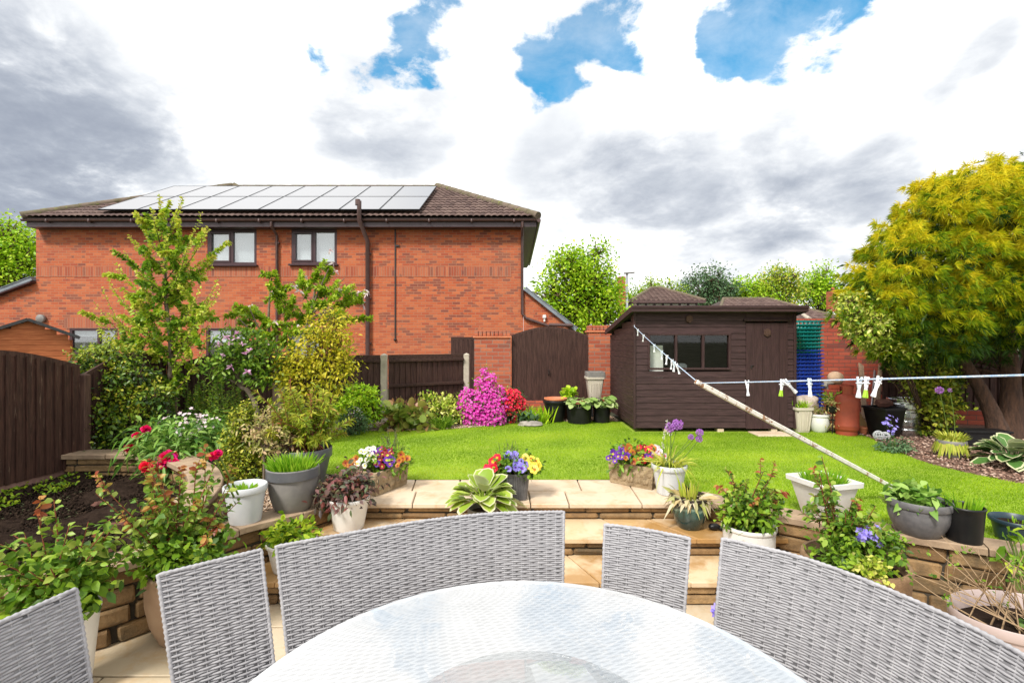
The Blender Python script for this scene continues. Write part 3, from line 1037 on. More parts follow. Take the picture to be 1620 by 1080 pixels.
# blades
n = 290000
q = polypts(LAWN, n)
keep = (~((q[:, 0] > -1.55) & (q[:, 0] < 1.64) & (q[:, 1] < 4.71))) & (q[:, 1] > 2.6) & (q[:, 0] < 5.6)
keep &= ~((q[:, 0] > 1.8) & (q[:, 0] < 4.26) & (q[:, 1] > 7.14))
q = q[keep]
n = len(q)
fb = FB()
pat = np.sin(q[:, 0] * 3.1 + np.sin(q[:, 1] * 2.2) * 1.5) * .5 + np.sin(q[:, 1] * 5.2 + q[:, 0] * 1.7) * .35 + np.sin(q[:, 0] * 9 + q[:, 1] * 7) * .2
pat2 = sum(np.sin(q[:, 0] * a + q[:, 1] * b + c) for a, b, c in ((1.1, 2.9, .3), (-1.7, 2.1, 1.9), (2.3, -4.1, 4.), (.6, 6.3, 2.2), (-3.1, 5.2, 5.1))) / 3.
hgt = rng.uniform(.010, .026, n)
edge = q[:, 1] < 4.76
hgt[edge] *= 1.25
fb.leaves(np.c_[q, np.zeros(n) - .002], nrm(np.c_[rng.normal(0, .55, (n, 2)), np.ones(n)]), rdirs(n), hgt, rng.uniform(.003, .0065, n), SPIKE, 0,
          rnd=np.clip(.30 + pat * .10 + .36 * pat2 + rng.normal(0, .2, n), 0, 1))
o = fb.build('lawn_grass', M['grass']); tag(o, 'short bright green mown grass covering the lawn', 'grass', kind='stuff')

# gravel border behind the lawn and gravel strip by the left pots
GRV = [(-3.2, 6.0), (-2.95, 6.2)] + catmull(BACK, 5)[1:] + [(1.8, 9.0), (1.4, 9.25), (0, 9.2), (-1, 9.0), (-2.1, 8.1), (-4, 7.4)]
g = MB(); g.poly(GRV, -.008); struct('gravel_border', g, M['gravel'])
GR2 = [(p[0] - .02, p[1]) for p in LWs[4::-1]] + [(-1.5, 4.1)] + [(p[0] - .01, p[1]) for p in catmull(LEFT, 5)] + [(-3.1, 6.4), (-3.2, 5.2), (-2.7, 4.4), (-2.35, 3.7)]
g = MB(); g.poly(GR2, -.012); struct('gravel_strip', g, M['gravel'])
MUL = catmull(RIGHT, 5)[5:-5] + [(9.5, 3.2), (9.5, 9.5), (4.3, 9.5), (4.3, 7.5)]
g = MB(); g.poly(MUL, -.010); struct('bark_bed', g, M['mulch'])


def chips(name, label, poly, n, size, mat, z=0., flat=.45, z2=.012, cond=None):
    q = polypts(poly, n)
    if cond is not None: q = q[cond(q)]
    n = len(q)
    fb = FB()
    L = rng.uniform(.6, 1.4, n) * size
    T = nrm(np.c_[rng.normal(size=(n, 2)), rng.normal(0, .25, n)])
    N = nrm(np.c_[rng.normal(0, .35, (n, 2)), np.ones(n)])
    tm = (TETRA[0] * np.array([1, 1, flat * 1.6]), TETRA[1])
    fb.leaves(np.c_[q, z + rng.random(n) * z2], T, N, L, L * rng.uniform(.5, .95, n), tm, 0)
    o = fb.build(name, mat)
    return tag(o, label, 'chippings', kind='stuff')


chips('gravel_chippings', 'pale gravel chippings between the lawn and the panel fence', GRV, 13000, .03, M['gravel_chip'], cond=lambda q: q[:, 1] < 8.5)
chips('gravel_pebbles', 'pale gravel under the pots on the stone retaining wall', GR2, 9000, .024, M['gravel_chip'])
chips('bark_chippings', 'reddish bark chippings under the golden conifer', MUL, 17000, .042, M['mulch_chip'], flat=.3, z2=.02, cond=lambda q: (q[:, 1] < 7.3) & (q[:, 0] < 7.6))

# dug soil
SOIL = [(-4.75, 2.4)] + [(-4.62, 5.0)] + [(p[0], p[1]) for p in AWs] + [(p[0] - .02, p[1]) for p in LWs[20:]]
nx, ny = 110, 120
xs, ys = np.linspace(-4.8, -2.1, nx), np.linspace(2.2, 5.05, ny)
X, Y = np.meshgrid(xs, ys, indexing='ij')
ph = rng.uniform(0, 6.28, 40); kx = rng.normal(0, 9, 40); ky = rng.normal(0, 9, 40)
Zs = sum(np.sin(X * kx[i] + Y * ky[i] + ph[i]) / (1 + .12 * math.hypot(kx[i], ky[i])) for i in range(40)) * .009
Zs = Zs + rng.normal(0, .006, X.shape) - .015
ins = inpoly(X, Y, SOIL)
fb = FB()
idx = np.arange(nx * ny).reshape(nx, ny)
qd = np.stack([idx[:-1, :-1], idx[1:, :-1], idx[1:, 1:], idx[:-1, 1:]], -1).reshape(-1, 4)
ok = (ins[:-1, :-1] & ins[1:, 1:]).reshape(-1)
qd = qd[ok]
fb.push(np.stack([X, Y, Zs], -1).reshape(-1, 3), np.concatenate([qd[:, [0, 1, 2]], qd[:, [0, 2, 3]]]), np.full(nx * ny, .5), 0)
struct('dug_soil', fb, M['soil'], smooth=True)
chips('soil_clods', 'dark crumbly soil clods in the freshly dug bed', SOIL, 13000, .028, M['clod'], z=-.03, flat=.8, z2=.02)
# raised planting bed behind the curved wall
fb = FB()
bed = [(-4.5, 5.0), (-3.95, 5.02), (-3.5, 4.9), (-3.08, 4.64), (-2.85, 4.5), (-2.75, 4.9), (-2.75, 5.5), (-3.1, 6.6), (-3.3, 7.5), (-4.2, 7.3), (-4.9, 6.9)]
g = MB(); g.prism(bed, -.05, .16); struct('planting_bed', g, M['soil'])


# ------------------------------------------------------------ fences
def board_panel(label, a, b, zb, zt, arch=0., rails=False, mat='fence', bw=.1, group=None, cat='fence', name='timber_fence', board_th=.016):
    """vertical lapped boards from a to b (plan); top rises by arch in the middle; rails face the viewer when asked"""
    a, b = np.array(a, float), np.array(b, float)
    L = np.linalg.norm(b - a); d = (b - a) / L; ang = math.atan2(d[1], d[0])
    nv = np.array([d[1], -d[0]])
    if nv @ (-(a + b) / 2) < 0: nv = -nv
    t = thing(name, label, cat, (*((a + b) / 2), zb), 0, group)
    n = max(2, int(round(L / bw)))
    g = MB(); w = L / n
    rn = random.Random(int(abs(a[0] * 97 + b[1] * 31)))
    ts = np.linspace(0, 1, n + 1)

    def top(u): return zt + arch * math.sin(PI * u) ** 1 if arch else zt
    for i in range(n):
        u0, u1 = ts[i], ts[i + 1]
        off = rn.uniform(-.002, .002)
        p0 = a + d * (u0 * L + .002) + nv * (off + .013); p1 = a + d * (u1 * L + .012) + nv * (off - .007)
        k = nv * board_th
        za, zc = top(u0), top(u1)
        vs = []
        for q in (p0 - k / 2, p1 - k / 2, p1 + k / 2, p0 + k / 2): vs.append((q[0], q[1], zb + rn.uniform(0, .004)))
        for q, z in ((p0 - k / 2, za), (p1 - k / 2, zc), (p1 + k / 2, zc), (p0 + k / 2, za)): vs.append((q[0], q[1], z))
        g.add(vs, [(3, 2, 1, 0), (4, 5, 6, 7), (0, 1, 5, 4), (1, 2, 6, 5), (2, 3, 7, 6), (3, 0, 4, 7)])
    g.build('boards', M[mat], t, True)
    rm = M['fence_h']
    off = nv * (.032 if rails else -.03)
    for z in ((zb + .18, (zb + zt) / 2 + .03, zt - .05) if rails else (zb + .25, zt - .2)):
        r = MB(); p, q = a + off, b + off
        r.beam((*p, z), (*q, z), .045, .05, ch=.005); r.build('rail', rm, t, True)
    if rails or not arch:
        r = MB(); r.beam((*a, zt + .012), (*b, zt + .012), .024, .07, ch=.004, up=(0, 0, 1)); r.build('capping', rm, t, True)
    else:
        r = MB(); us = np.linspace(0, 1, 13)
        for i in range(12):
            p, q = a + d * us[i] * L, a + d * us[i + 1] * L
            r.beam((*p, top(us[i]) + .008), (*q, top(us[i + 1]) + .008), .02, .05, up=(0, 0, 1))
        r.build('capping', M[mat], t, True)
    return t


def post(x, y, zb, zt, label, mat='post', w=.08, group='fence posts around the garden'):
    g = MB(); hw = w / 2
    g.box((0, 0, (zt - zb) / 2), (w, w, zt - zb), ch=.008)
    g.add([(-hw + .008, -hw + .008, zt - zb), (hw - .008, -hw + .008, zt - zb), (hw - .008, hw - .008, zt - zb), (-hw + .008, hw - .008, zt - zb), (0, 0, zt - zb + .02)], [(0, 1, 4), (1, 2, 4), (2, 3, 4), (3, 0, 4)])
    o = g.build('fence_post', M[mat]); o.location = (x, y, zb)
    return tag(o, label, 'fence post', group)


board_panel('tall dark brown bow-topped fence panel beside the dug soil bed', (-4.66, 3.2), (-4.535, 5.03), .05, 1.07, .18, mat='fence_worn', bw=.088)
board_panel('dark brown fence panel beside the patio, cut by the edge of the picture', (-4.76, 1.3), (-4.67, 3.12), .05, 1.07, .18, mat='fence_worn', bw=.088)
g = MB(); g.beam((-4.72, 1.3, .03), (-4.58, 5.0, .03), .05, .16, ch=.006, up=(0, 0, 1)); g2 = g.build('gravel_board', M['gravelboard'])
tag(g2, 'reddish concrete gravel board along the foot of the bow-topped fence', 'gravel board')
post(-4.52, 5.075, -.05, 1.0, 'dark stained timber post at the fence corner beside the glossy shrub', 'post_dark')
board_panel('dark brown bow-topped fence panel behind the glossy shrub', (-4.55, 5.12), (-4.81, 6.84), .25, .98, .2)
post(-4.81, 6.85, .1, 1.02, 'weathered timber post under the pale green pear tree', group='fence posts around the garden')
board_panel('dark brown bow-topped fence panel behind the upright leafy stems and star magnolia', (-4.80, 6.86), (-3.68, 7.44), .2, .98, .16)
post(-3.66, 7.45, .1, 1.0, 'timber post half hidden behind the magnolia trunk')
board_panel('straight-topped brown fence panel with rails behind the golden shrub', (-3.60, 7.47), (-2.19, 7.98), .08, 1.08, 0, True)
post(-2.13, 8.0, -.05, 1.13, 'pale concrete fence post beside the bright green euonymus', 'concrete', .1)
board_panel('straight-topped brown fence panel with rails between two concrete posts', (-2.07, 8.03), (-.89, 8.72), .08, 1.08, 0, True)
post(-.83, 8.76, -.05, 1.12, 'pale concrete fence post beside the brick pier', 'concrete', .1)
board_panel('small dark fence section against the house wall beside the brick pier', (-1.32, 10.4), (-.75, 10.4), 0, 1.40, 0, False)
# right-hand end
board_panel('dark close-boarded fence in the shade under the golden conifer', (6.35, 8.25), (8.1, 7.75), .22, 1.5, 0, mat='fence', bw=.11)
board_panel('dark close-boarded fence panel at the edge of the picture, past the conifer trunks', (8.15, 7.73), (9.9, 7.2), .22, 1.5, 0, mat='fence', bw=.11)
g = MB(); g.beam((6.35, 8.2, .09), (9.9, 7.15, .09), .10, .26, ch=.004, up=(0, 0, 1)); o = g.build('brick_plinth', M['red_brick'])
tag(o, 'low red brick footing beneath the shaded close-boarded fence', 'brick footing')


# ------------------------------------------------------------ brick piers, gate, brick wall
def pier(label, x0, x1, y, zt, d=.33, name='brick_pier', mat='pier_brick'):
    t = thing(name, label, 'brick pier', ((x0 + x1) / 2, y, -.05))
    g = MB(); g.box(((x0 + x1) / 2, y + d / 2, (zt - .13) / 2 - .02), (x1 - x0, d, zt - .13 + .04)); g.build('shaft', M[mat], t, True)
    g = MB(); g.box(((x0 + x1) / 2, y + d / 2, zt - .115), (x1 - x0 + .05, d + .05, .03), ch=.004); g.build('tile_course', M['terracotta'], t, True)
    g = MB(); n = int((x1 - x0) / .075)
    for i in range(n):
        w = (x1 - x0) / n
        g.box((x0 + w * (i + .5), y + d / 2, zt - .045), (w - .01, d - .01, .1), ch=.006)
    g.build('brick_on_edge_coping', M['pier_brick'], t, True)
    return t


pier('wide red brick pier behind the magenta azalea', -.73, -.03, 9.3, 1.55)
pier('narrow red brick pier between the arched gate and the shed', 1.50, 1.95, 9.4, 1.66)
gt = board_panel('dark brown arched garden gate of vertical boards between brick piers', (-.01, 9.42), (1.48, 9.42), .2, 1.44, .17, False, bw=.099, cat='garden gate', name='garden_gate')
g = MB(); g.tube([(.72, 9.395, .78), (.72, 9.36, .80), (.72, 9.36, .72), (.72, 9.395, .70)], .01, 8); g.build('handle', M['cable'], gt, True)
g = MB(); g.box((.73, 9.45, .08), (1.5, .2, .22)); o = g.build('brick_sill', M['red_brick']); tag(o, 'low red brick sill under the arched garden gate', 'brick sill')
t = thing('brick_boundary_wall', 'dark red brick boundary wall behind the stacked crates and rocks', 'brick wall', (6, 9.3, -.05))
g = MB(); g.box((6.2, 9.42, .84), (4.2, .22, 1.78)); g.build('wall', M['red_brick'], t, True)
g = MB(); x = 4.1
while x < 8.3:
    g.box((x + .055, 9.42, 1.76), (.102, .24, .07), ch=.006); x += .112
g.build('coping', M['red_brick'], t, True)
# ------------------------------------------------------------ the brick house
HY = 14.0


def hx(px): return (px - CX) / F * HY
def hz(py): return HC - (py - CY) / F * HY


H = thing('brick_house', 'two storey red brick house with hipped tiled roof covered in solar panels', 'house', (-6.8, HY, -.05))


def holed(g, x0, x1, z0, z1, holes, y, depth=.1, m=0):
    xs = sorted({x0, x1, *[h[0] for h in holes], *[h[1] for h in holes]})
    zs = sorted({z0, z1, *[h[2] for h in holes], *[h[3] for h in holes]})
    for i in range(len(xs) - 1):
        for j in range(len(zs) - 1):
            cx, cz = (xs[i] + xs[i + 1]) / 2, (zs[j] + zs[j + 1]) / 2
            if any(h[0] < cx < h[1] and h[2] < cz < h[3] for h in holes): continue
            g.add([(xs[i], y, zs[j]), (xs[i + 1], y, zs[j]), (xs[i + 1], y, zs[j + 1]), (xs[i], y, zs[j + 1])], [(0, 1, 2, 3)], m)
    for (a, b, c, d) in holes:
        g.add([(a, y, c), (b, y, c), (b, y, d), (a, y, d), (a, y + depth, c), (b, y + depth, c), (b, y + depth, d), (a, y + depth, d)],
              [(0, 4, 5, 1), (1, 5, 6, 2), (2, 6, 7, 3), (3, 7, 4, 0)], m)


XL, XR = hx(57), hx(828)
WIN = [  # px box, blind drop, kind
    (328, 406, 363, 419, 1.0, 'up'), (461, 533, 363, 418, 1.0, 'up'),
    (110, 186, 519, 560, .32, 'down'), (326, 394, 519, 572, .42, 'down'), (456, 508, 522, 566, 1.0, 'down')]
holes = [(hx(a), hx(b), hz(d), hz(c)) for a, b, c, d, *_ in WIN]
g = MB()
holed(g, XL, XR, -.05, 4.66, holes, HY)
g.add([(XR, HY, -.05), (XR, 21, -.05), (XR, 21, 4.66), (XR, HY, 4.66)], [(0, 1, 2, 3)])
g.add([(XL, HY, -.05), (XL, 21, -.05), (XL, 21, 4.66), (XL, HY, 4.66)], [(3, 2, 1, 0)])
g.add([(XL, 21, -.05), (XR, 21, -.05), (XR, 21, 4.66), (XL, 21, 4.66)], [(3, 2, 1, 0)])
g.build('wall', M['house_brick'], H, True)
g = MB()
for (a, b) in ((XL + .02, XR - .35),):
    g.box(((a + b) / 2, HY - .002, (hz(422) + hz(438)) / 2), (b - a, .012, hz(422) - hz(438)))
for k in (2, 3, 4):
    h = holes[k]
    g.box(((h[0] + h[1]) / 2, HY - .002, h[3] + .15), (h[1] - h[0] + .3, .012, .30))
g.build('soldier_course', M['soldier'], H, True)

for (a, b, c, d, drop, kind), (x0, x1, z0, z1) in zip(WIN, holes):
    w, h = x1 - x0, z1 - z0
    fr = MB(); t = .075
    yf = HY + .035
    fr.box(((x0 + x1) / 2, yf, z1 - t / 2), (w, .07, t), ch=.006); fr.box(((x0 + x1) / 2, yf, z0 + t / 2), (w, .07, t), ch=.006)
    fr.box((x0 + t / 2, yf, (z0 + z1) / 2), (t, .066, h - 2 * t), ch=.006); fr.box((x1 - t / 2, yf, (z0 + z1) / 2), (t, .066, h - 2 * t), ch=.006)
    xm = x0 + w * (.5 if kind == 'up' else .6)
    fr.box((xm, yf, (z0 + z1) / 2), (t, .068, h - 2 * t), ch=.006)
    if kind == 'up':   # opening sash on the first light
        for (p, q, r, s) in ((x0 + t, xm - t / 2, z1 - t - .05, z1 - t), (x0 + t, xm - t / 2, z0 + t, z0 + t + .05)):
            fr.box(((p + q) / 2, yf - .02, (r + s) / 2), (q - p, .06, s - r), ch=.006)
        for (p, q) in ((x0 + t, x0 + t + .05), (xm - t / 2 - .05, xm - t / 2)):
            fr.box(((p + q) / 2, yf - .02, (z0 + z1) / 2), (q - p, .058, h - 2 * t - .1), ch=.006)
    win = fr.build('window', M['upvc'], H, True)
    g = MB(); g.box(((x0 + x1) / 2, HY + .05, (z0 + z1) / 2), (w - .05, .008, h - .05)); g.build('pane', M['glass'], win, True)
    g = MB(); g.box(((x0 + x1) / 2, HY - .03, z0 - .025), (w + .1, .16, .05), ch=.008); g.build('sill', M['upvc'], win, True)
    g = MB()
    if drop >= 1:
        g.box(((x0 + x1) / 2, HY + .14, (z0 + z1) / 2), (w, .01, h))
    else:
        hh = h * drop
        nn = 7
        for i in range(nn): g.box(((x0 + x1) / 2, HY + .14 + .006 * (i % 2), z1 - hh * (i + .5) / nn), (w, .01, hh / nn * .96))
    g.build('blind', M['blind'], win, True)
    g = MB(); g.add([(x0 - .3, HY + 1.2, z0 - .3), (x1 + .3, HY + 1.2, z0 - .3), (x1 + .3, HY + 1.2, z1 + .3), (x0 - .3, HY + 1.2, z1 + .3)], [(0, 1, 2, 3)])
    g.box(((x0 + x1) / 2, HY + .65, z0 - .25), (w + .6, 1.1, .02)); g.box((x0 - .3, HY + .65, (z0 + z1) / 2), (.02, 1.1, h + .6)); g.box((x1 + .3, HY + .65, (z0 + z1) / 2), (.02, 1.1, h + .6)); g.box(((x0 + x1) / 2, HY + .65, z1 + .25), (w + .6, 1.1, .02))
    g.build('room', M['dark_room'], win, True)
    if kind == 'down' and drop < .5:     # things on the window ledge
        rn = random.Random(int(a))
        for i in range(4):
            g = MB(); xx = x0 + w * (.15 + .2 * i)
            g.lathe([(.05, 0), (.07, .1), (.06, .2), (.025, .25), (.03, .3)], 12, (xx, HY + .25, z0 + .02), m=0); g.build('ledge_vase', M[rn.choice(('pot_white', 'pot_pale', 'pot_mid'))], win, True, smooth=40)

# roof geometry
EX0, EX1, EY, EZ = -13.84, .74, 13.55, 4.86
RX0, RX1, RY, RZ = -10.22, -2.72, 17.5, 6.98
BY = 2 * RY - EY
g = MB(); dz = .05
c = [(EX0, EY, EZ - dz), (EX1, EY, EZ - dz), (EX1, BY, EZ - dz), (EX0, BY, EZ - dz), (RX0, RY, RZ - dz), (RX1, RY, RZ - dz)]
g.add(c, [(0, 1, 5, 4), (1, 2, 5), (2, 3, 4, 5), (3, 0, 4), (3, 2, 1, 0)])
roof = g.build('roof', M['under_roof'], H, True)


def tiled(ea, eb, ra, rb, rows=13, cell=.17, mat='tile', step=.036, amp=.034):
    """pantiles over the quad eave ea-eb to ridge ra-rb"""
    ea, eb, ra, rb = map(np.array, (ea, eb, ra, rb))
    nv = nrm(np.cross(eb - ea, ra - ea)); nv = nv if nv[2] > 0 else -nv
    fb = FB()
    along = nrm(eb - ea)
    for r in range(rows):
        f0, f1 = r / rows, min(1, (r + 1.12) / rows)
        a0, b0 = ea + (ra - ea) * f0, eb + (rb - eb) * f0
        a1, b1 = ea + (ra - ea) * f1, eb + (rb - eb) * f1
        s0, s1 = (a0 - ea) @ along, (b0 - ea) @ along
        t0, t1 = (a1 - ea) @ along, (b1 - ea) @ along
        n = max(2, int((s1 - s0) / cell * 8))
        s = np.linspace(s0, s1, n)
        base0 = a0 - along * s0; base1 = a1 - along * t0
        prof = np.abs(np.sin(PI * s / cell)) ** .8 * amp
        st = np.clip(s, min(t0, s1), max(t1, s0))
        lo = base0 + along * s[:, None] + nv * (prof + step)[:, None]
        lob = base0 + along * s[:, None] + nv * (prof + step - .02)[:, None] * np.array([1, 1, 1])
        hi = base1 + along * st[:, None] + nv * (prof * .9 + .002)[:, None]
        V = np.concatenate([lob, lo, hi])
        i = np.arange(n - 1)
        Fc = np.concatenate([np.stack([i, i + 1, n + i], 1), np.stack([i + 1, n + i + 1, n + i], 1), np.stack([n + i, n + i + 1, 2 * n + i], 1), np.stack([n + i + 1, 2 * n + i + 1, 2 * n + i], 1)])
        tile = np.floor(s / cell).astype(int)
        rv = rng.random(tile.max() - tile.min() + 1)[tile - tile.min()]
        fb.push(V, Fc, np.concatenate([rv, rv, rv]), 0)
    return fb


tiled((EX0, EY, EZ), (EX1, EY, EZ), (RX0, RY, RZ), (RX1, RY, RZ)).build('roof_tiles', M['tile'], H)
tiled((EX1, EY, EZ), (EX1, BY, EZ), (RX1, RY, RZ), (RX1, RY, RZ)).build('roof_tiles', M['tile'], H)


def ridge(a, b, r=.11):
    g = MB(); a, b = Vector(a), Vector(b)
    n = int((b - a).length / .42)
    for i in range(n):
        p, q = a.lerp(b, i / n), a.lerp(b, (i + 1.06) / n)
        g.tube([p, q], [r * 1.04, r * .96], 10)
    return g


z = .03
g = ridge((EX0, EY, EZ + z), (RX0, RY, RZ + z)); g.build('hip_ridge', M['ridge'], H, True, smooth=50)
g = ridge((EX1, EY, EZ + z), (RX1, RY, RZ + z)); g.build('hip_ridge', M['ridge'], H, True, smooth=50)
g = ridge((RX0, RY, RZ), (RX1, RY, RZ), .07); g.build('ridge', M['ridge'], H, True, smooth=50)

g = MB(); g.add([(-12.6, 17.9, 6.3), (-8.9, 17.9, 6.3), (-8.9, 21, 6.3), (-12.6, 21, 6.3), (-10.75, 18.6, 7.5), (-10.75, 19.6, 7.5)], [(0, 1, 4), (1, 2, 5, 4), (2, 3, 5), (3, 0, 4, 5), (3, 2, 1, 0)]); g.build('rear_roof', M['ridge'], H, True)
# eaves: fascia, soffit, gutter
g = MB()
g.box(((EX0 + EX1) / 2, 13.66, 4.70), (EX1 - EX0 - .1, .03, .19))
g.box((EX1 - .06, 17.3, 4.70), (.03, 7.25, .19))
g.box((EX0 + .06, 17.3, 4.70), (.03, 7.25, .19))
g.build('fascia', M['fascia'], H, True)
g = MB(); g.box(((EX0 + EX1) / 2, 13.83, 4.615), (EX1 - EX0 - .12, .36, .015)); g.box((EX1 - .27, 17.5, 4.617), (.40, 7.6, .015)); g.build('soffit', M['fascia'], H, True)
g = MB()
n = 10
vs, fs = [], []
for xx in (EX0 - .02, EX1 + .02):
    for k in range(n + 1):
        a = PI + PI * k / n
        vs.append((xx, 13.585 + .058 * math.cos(a), 4.79 + .05 * math.sin(a)))
for k in range(n): fs.append((k, k + 1, k + n + 2, k + n + 1))
g.add(vs, fs); g.add([(v[0], v[1] * .0 + 13.585 + (v[1] - 13.585) * .9, v[2] + .004) for v in vs], [f[::-1] for f in fs])
for i in range(12):
    xx = EX0 + .7 + i * 1.2
    g.box((xx, 13.585, 4.755), (.05, .13, .09), ch=.01)
g.tube([(EX1 + .02, 13.53, 4.76), (EX1 + .02, 21.3, 4.76)], .055, 8)
g.build('gutter', M['gutter'], H, True, smooth=50)


def pipe(name, pts, r, mat='gutter', clips=()):
    g = MB(); g.tube(pts, r, 10)
    for z in clips: g.box((pts[-1][0], HY - .045, z), (r * 2.9, .09, .05), ch=.006)
    return g.build(name, M[mat], H, True, smooth=50)


x = hx(440); pipe('downpipe', [(x, 13.6, 4.78), (x, 13.6, 4.62), (x, 13.93, 4.42), (x, 13.93, 0)], .04, clips=(4.2, 3, 1.6))
x = hx(826); pipe('downpipe', [(x, 13.6, 4.78), (x, 13.6, 4.60), (x, 13.93, 4.4), (x, 13.93, 2.15), (x + .12, 13.93, 2.02), (hx(872), 13.93, hz(517))], .042, clips=())
x = hx(581); pipe('soil_vent_pipe', [(x - .06, 13.45, 5.28), (x - .06, 13.45, 4.75), (x + .04, 13.9, 4.25), (x + .04, 13.9, 0)], .062, clips=(3.9, 2.6, 1.3))
g = MB(); g.tube([(hx(575.5), 13.45, 5.16), (hx(575.5), 13.45, 5.32)], .07, 12); g.build('vent_cowl', M['gutter'], H, True, smooth=50)
pipe('waste_pipe', [(hx(560), 13.94, hz(478)), (hx(583), 13.92, hz(479))], .035)
x = hx(625.5); g = MB(); g.box((x, 13.985, (hz(362) + hz(535)) / 2), (.035, .03, hz(362) - hz(535))); g.blob((x, 13.97, hz(537)), .045, n=10, jit=0); g.box((x + .07, 13.98, hz(389)), (.1, .04, .05)); g.build('cable_conduit', M['cable'], H, True)
g = MB(); g.lathe([(.09, 0), (.12, .03), (.12, .09), (.05, .13)], 14, (0, 0, 0)); g.v = [(hx(68) + v[0], 13.99 - v[2], hz(504) + v[1]) for v in g.v]; g.build('bulkhead_lamp', M['pot_mid'], H, True, smooth=40)
g = MB(); g.box((hx(861), 13.95, hz(501)), (.1, .09, .1), ch=.015); g.box((hx(861), 13.94, hz(507)), (.05, .07, .08), ch=.01); g.build('security_lamp', M['pot_white'], H, True)

# solar panels: two rows of eight on the front slope
sd = nrm(np.array([0, RY - EY, RZ - EZ])); sn = np.array([0, -sd[2], sd[1]])
o0 = np.array([0, EY, EZ])
pw, pl, s0 = 1.146, 1.76, .2
pang = math.atan2(sd[2], sd[1])
pf = MB(); e = .016
for (cx, cy, wx, wy) in ((0, -pl / 2 + e / 2 + .004, pw - .012, e), (0, pl / 2 - e / 2 - .004, pw - .012, e), (-pw / 2 + e / 2 + .006, 0, e, pl - .008 - 2 * e), (pw / 2 - e / 2 - .006, 0, e, pl - .008 - 2 * e)):
    pf.box((cx, cy, 0), (wx, wy, .04))
pg = MB(); pg.box((0, 0, .0), (pw - .012 - 2 * e, pl - .008 - 2 * e, .03))
first = None
for r in range(2):
    for c in range(8):
        q = o0 + sd * (s0 + pl * (r + .5)) + sn * .15
        px = -2.62 - pw * (c + .5)
        if first is None:
            a = pg.build('solar_panel', M['solar'], H); b = pf.build('panel_frame', M['solar_frame'], a); first = (a, b)
        else:
            a = first[0].copy(); COL.objects.link(a); a.parent = H
            b = first[1].copy(); COL.objects.link(b); b.parent = a
        a.location = Vector((px, q[1], q[2])) - Vector(H.location)
        a.rotation_euler = (pang, 0, 0)

# lean-to ends
def leanto(x0, z0, x1, z1, y0, y1, slate_x):
    """side wing with a mono-pitch slate roof from the high side (x0,z0) to the low side (x1,z1)"""
    g = MB()
    g.add([(x0, y0, -.05), (x1, y0, -.05), (x1, y0, z1), (x0, y0, z0)], [(0, 1, 2, 3)] if x1 > x0 else [(3, 2, 1, 0)])
    g.add([(x1, y0, -.05), (x1, y1, -.05), (x1, y1, z1), (x1, y0, z1)], [(0, 1, 2, 3)])
    g.build('wing_wall', M['house_brick'], H, True)
    d = np.array([x1 - x0, z1 - z0]); d = d / np.linalg.norm(d)
    e = np.array([x1, z1]) + d * .22
    n = np.array([-d[1], d[0]]); n = n if n[1] > 0 else -n
    q = [np.array([x0, z0]), e, e + n * .1, np.array([x0, z0]) + n * .1]
    ya, yb = y0 - .12, y1
    vs = [(p[0], ya, p[1]) for p in q] + [(p[0], yb, p[1]) for p in q]
    g = MB(); g.add(vs, [(0, 1, 2, 3), (7, 6, 5, 4), (0, 4, 5, 1), (1, 5, 6, 2), (2, 6, 7, 3), (3, 7, 4, 0)])
    k = 9
    for i in range(k):     # slates shown at the verge
        a = np.array([x0, z0]) + (e - np.array([x0, z0])) * (i / k) + n * .112
        b = np.array([x0, z0]) + (e - np.array([x0, z0])) * ((i + 1) / k) + n * .105
        g.beam((a[0], (ya + yb) / 2, a[1]), (b[0], (ya + yb) / 2, b[1]), yb - ya + .04, .016, up=(0, 1, 0) if False else (0, 0, 1))
    g.build('wing_roof', M['slate'], H, True)


leanto(XR + .005, hz(459), hx(900), hz(516), HY + .004, 20, 0)
leanto(XL - .005, hz(444), -17.5, hz(444) - 1.35, HY + .004, 20, 0)
g = MB(); g.beam((XL - .005, HY - .07, hz(447)), (-17.6, HY - .07, hz(447) - 1.36), .03, .2, up=(0, 1, 0)); g.build('bargeboard', M['upvc'], H, True)
pipe('wing_gutter', [(hx(868), 13.86, hz(514)), (hx(905), 13.86, hz(515))], .05)

# ------------------------------------------------------------ neighbour's orange shed behind the left fence
t = thing('garden_shed', 'orange stained timber shed with a felt roof behind the bow-topped fence', 'shed', (-8.56, 8.5, 0), R(42))
g = MB()
for i in range(18):
    z = .05 + .095 * i
    hw = .55 if z < 1.36 else max(.05, .55 * (1 - (z - 1.36) / .34))
    g.box((0, .03, z + .047), (hw * 2, .03, .094), rx=R(-4))
g.build('front_cladding', M['orange_wood'], t)
for sx in (-1, 1):
    g = MB()
    for i in range(14): g.box((sx * .55, .95, .05 + .095 * i + .047), (.03, 1.8, .094), ry=R(4 * sx))
    g.build('side_cladding', M['orange_wood'], t)
for sx in (-1, 1):
    g = MB(); g.beam(Vector((0, .9, 1.74)), Vector((sx * .68, .9, 1.42)), 2.0, .05, up=(0, 0, 1)); g.build('roof_slope', M['felt'], t)

# ------------------------------------------------------------ the brown shed
SX0, SX1, SY0, SY1 = 1.82, 4.24, 7.17, 8.92
SH = thing('garden_shed', 'dark brown pent-roofed garden shed with a three pane window and a plank door', 'shed', ((SX0 + SX1) / 2, SY0, 0))


def sx(px): return (px - CX) / F * SY0
def sz(py): return HC - (py - CY) / F * SY0


def roofz(y): return 1.80 - (y - 7.05) * (1.80 - 1.50) / (9.0 - 7.05)


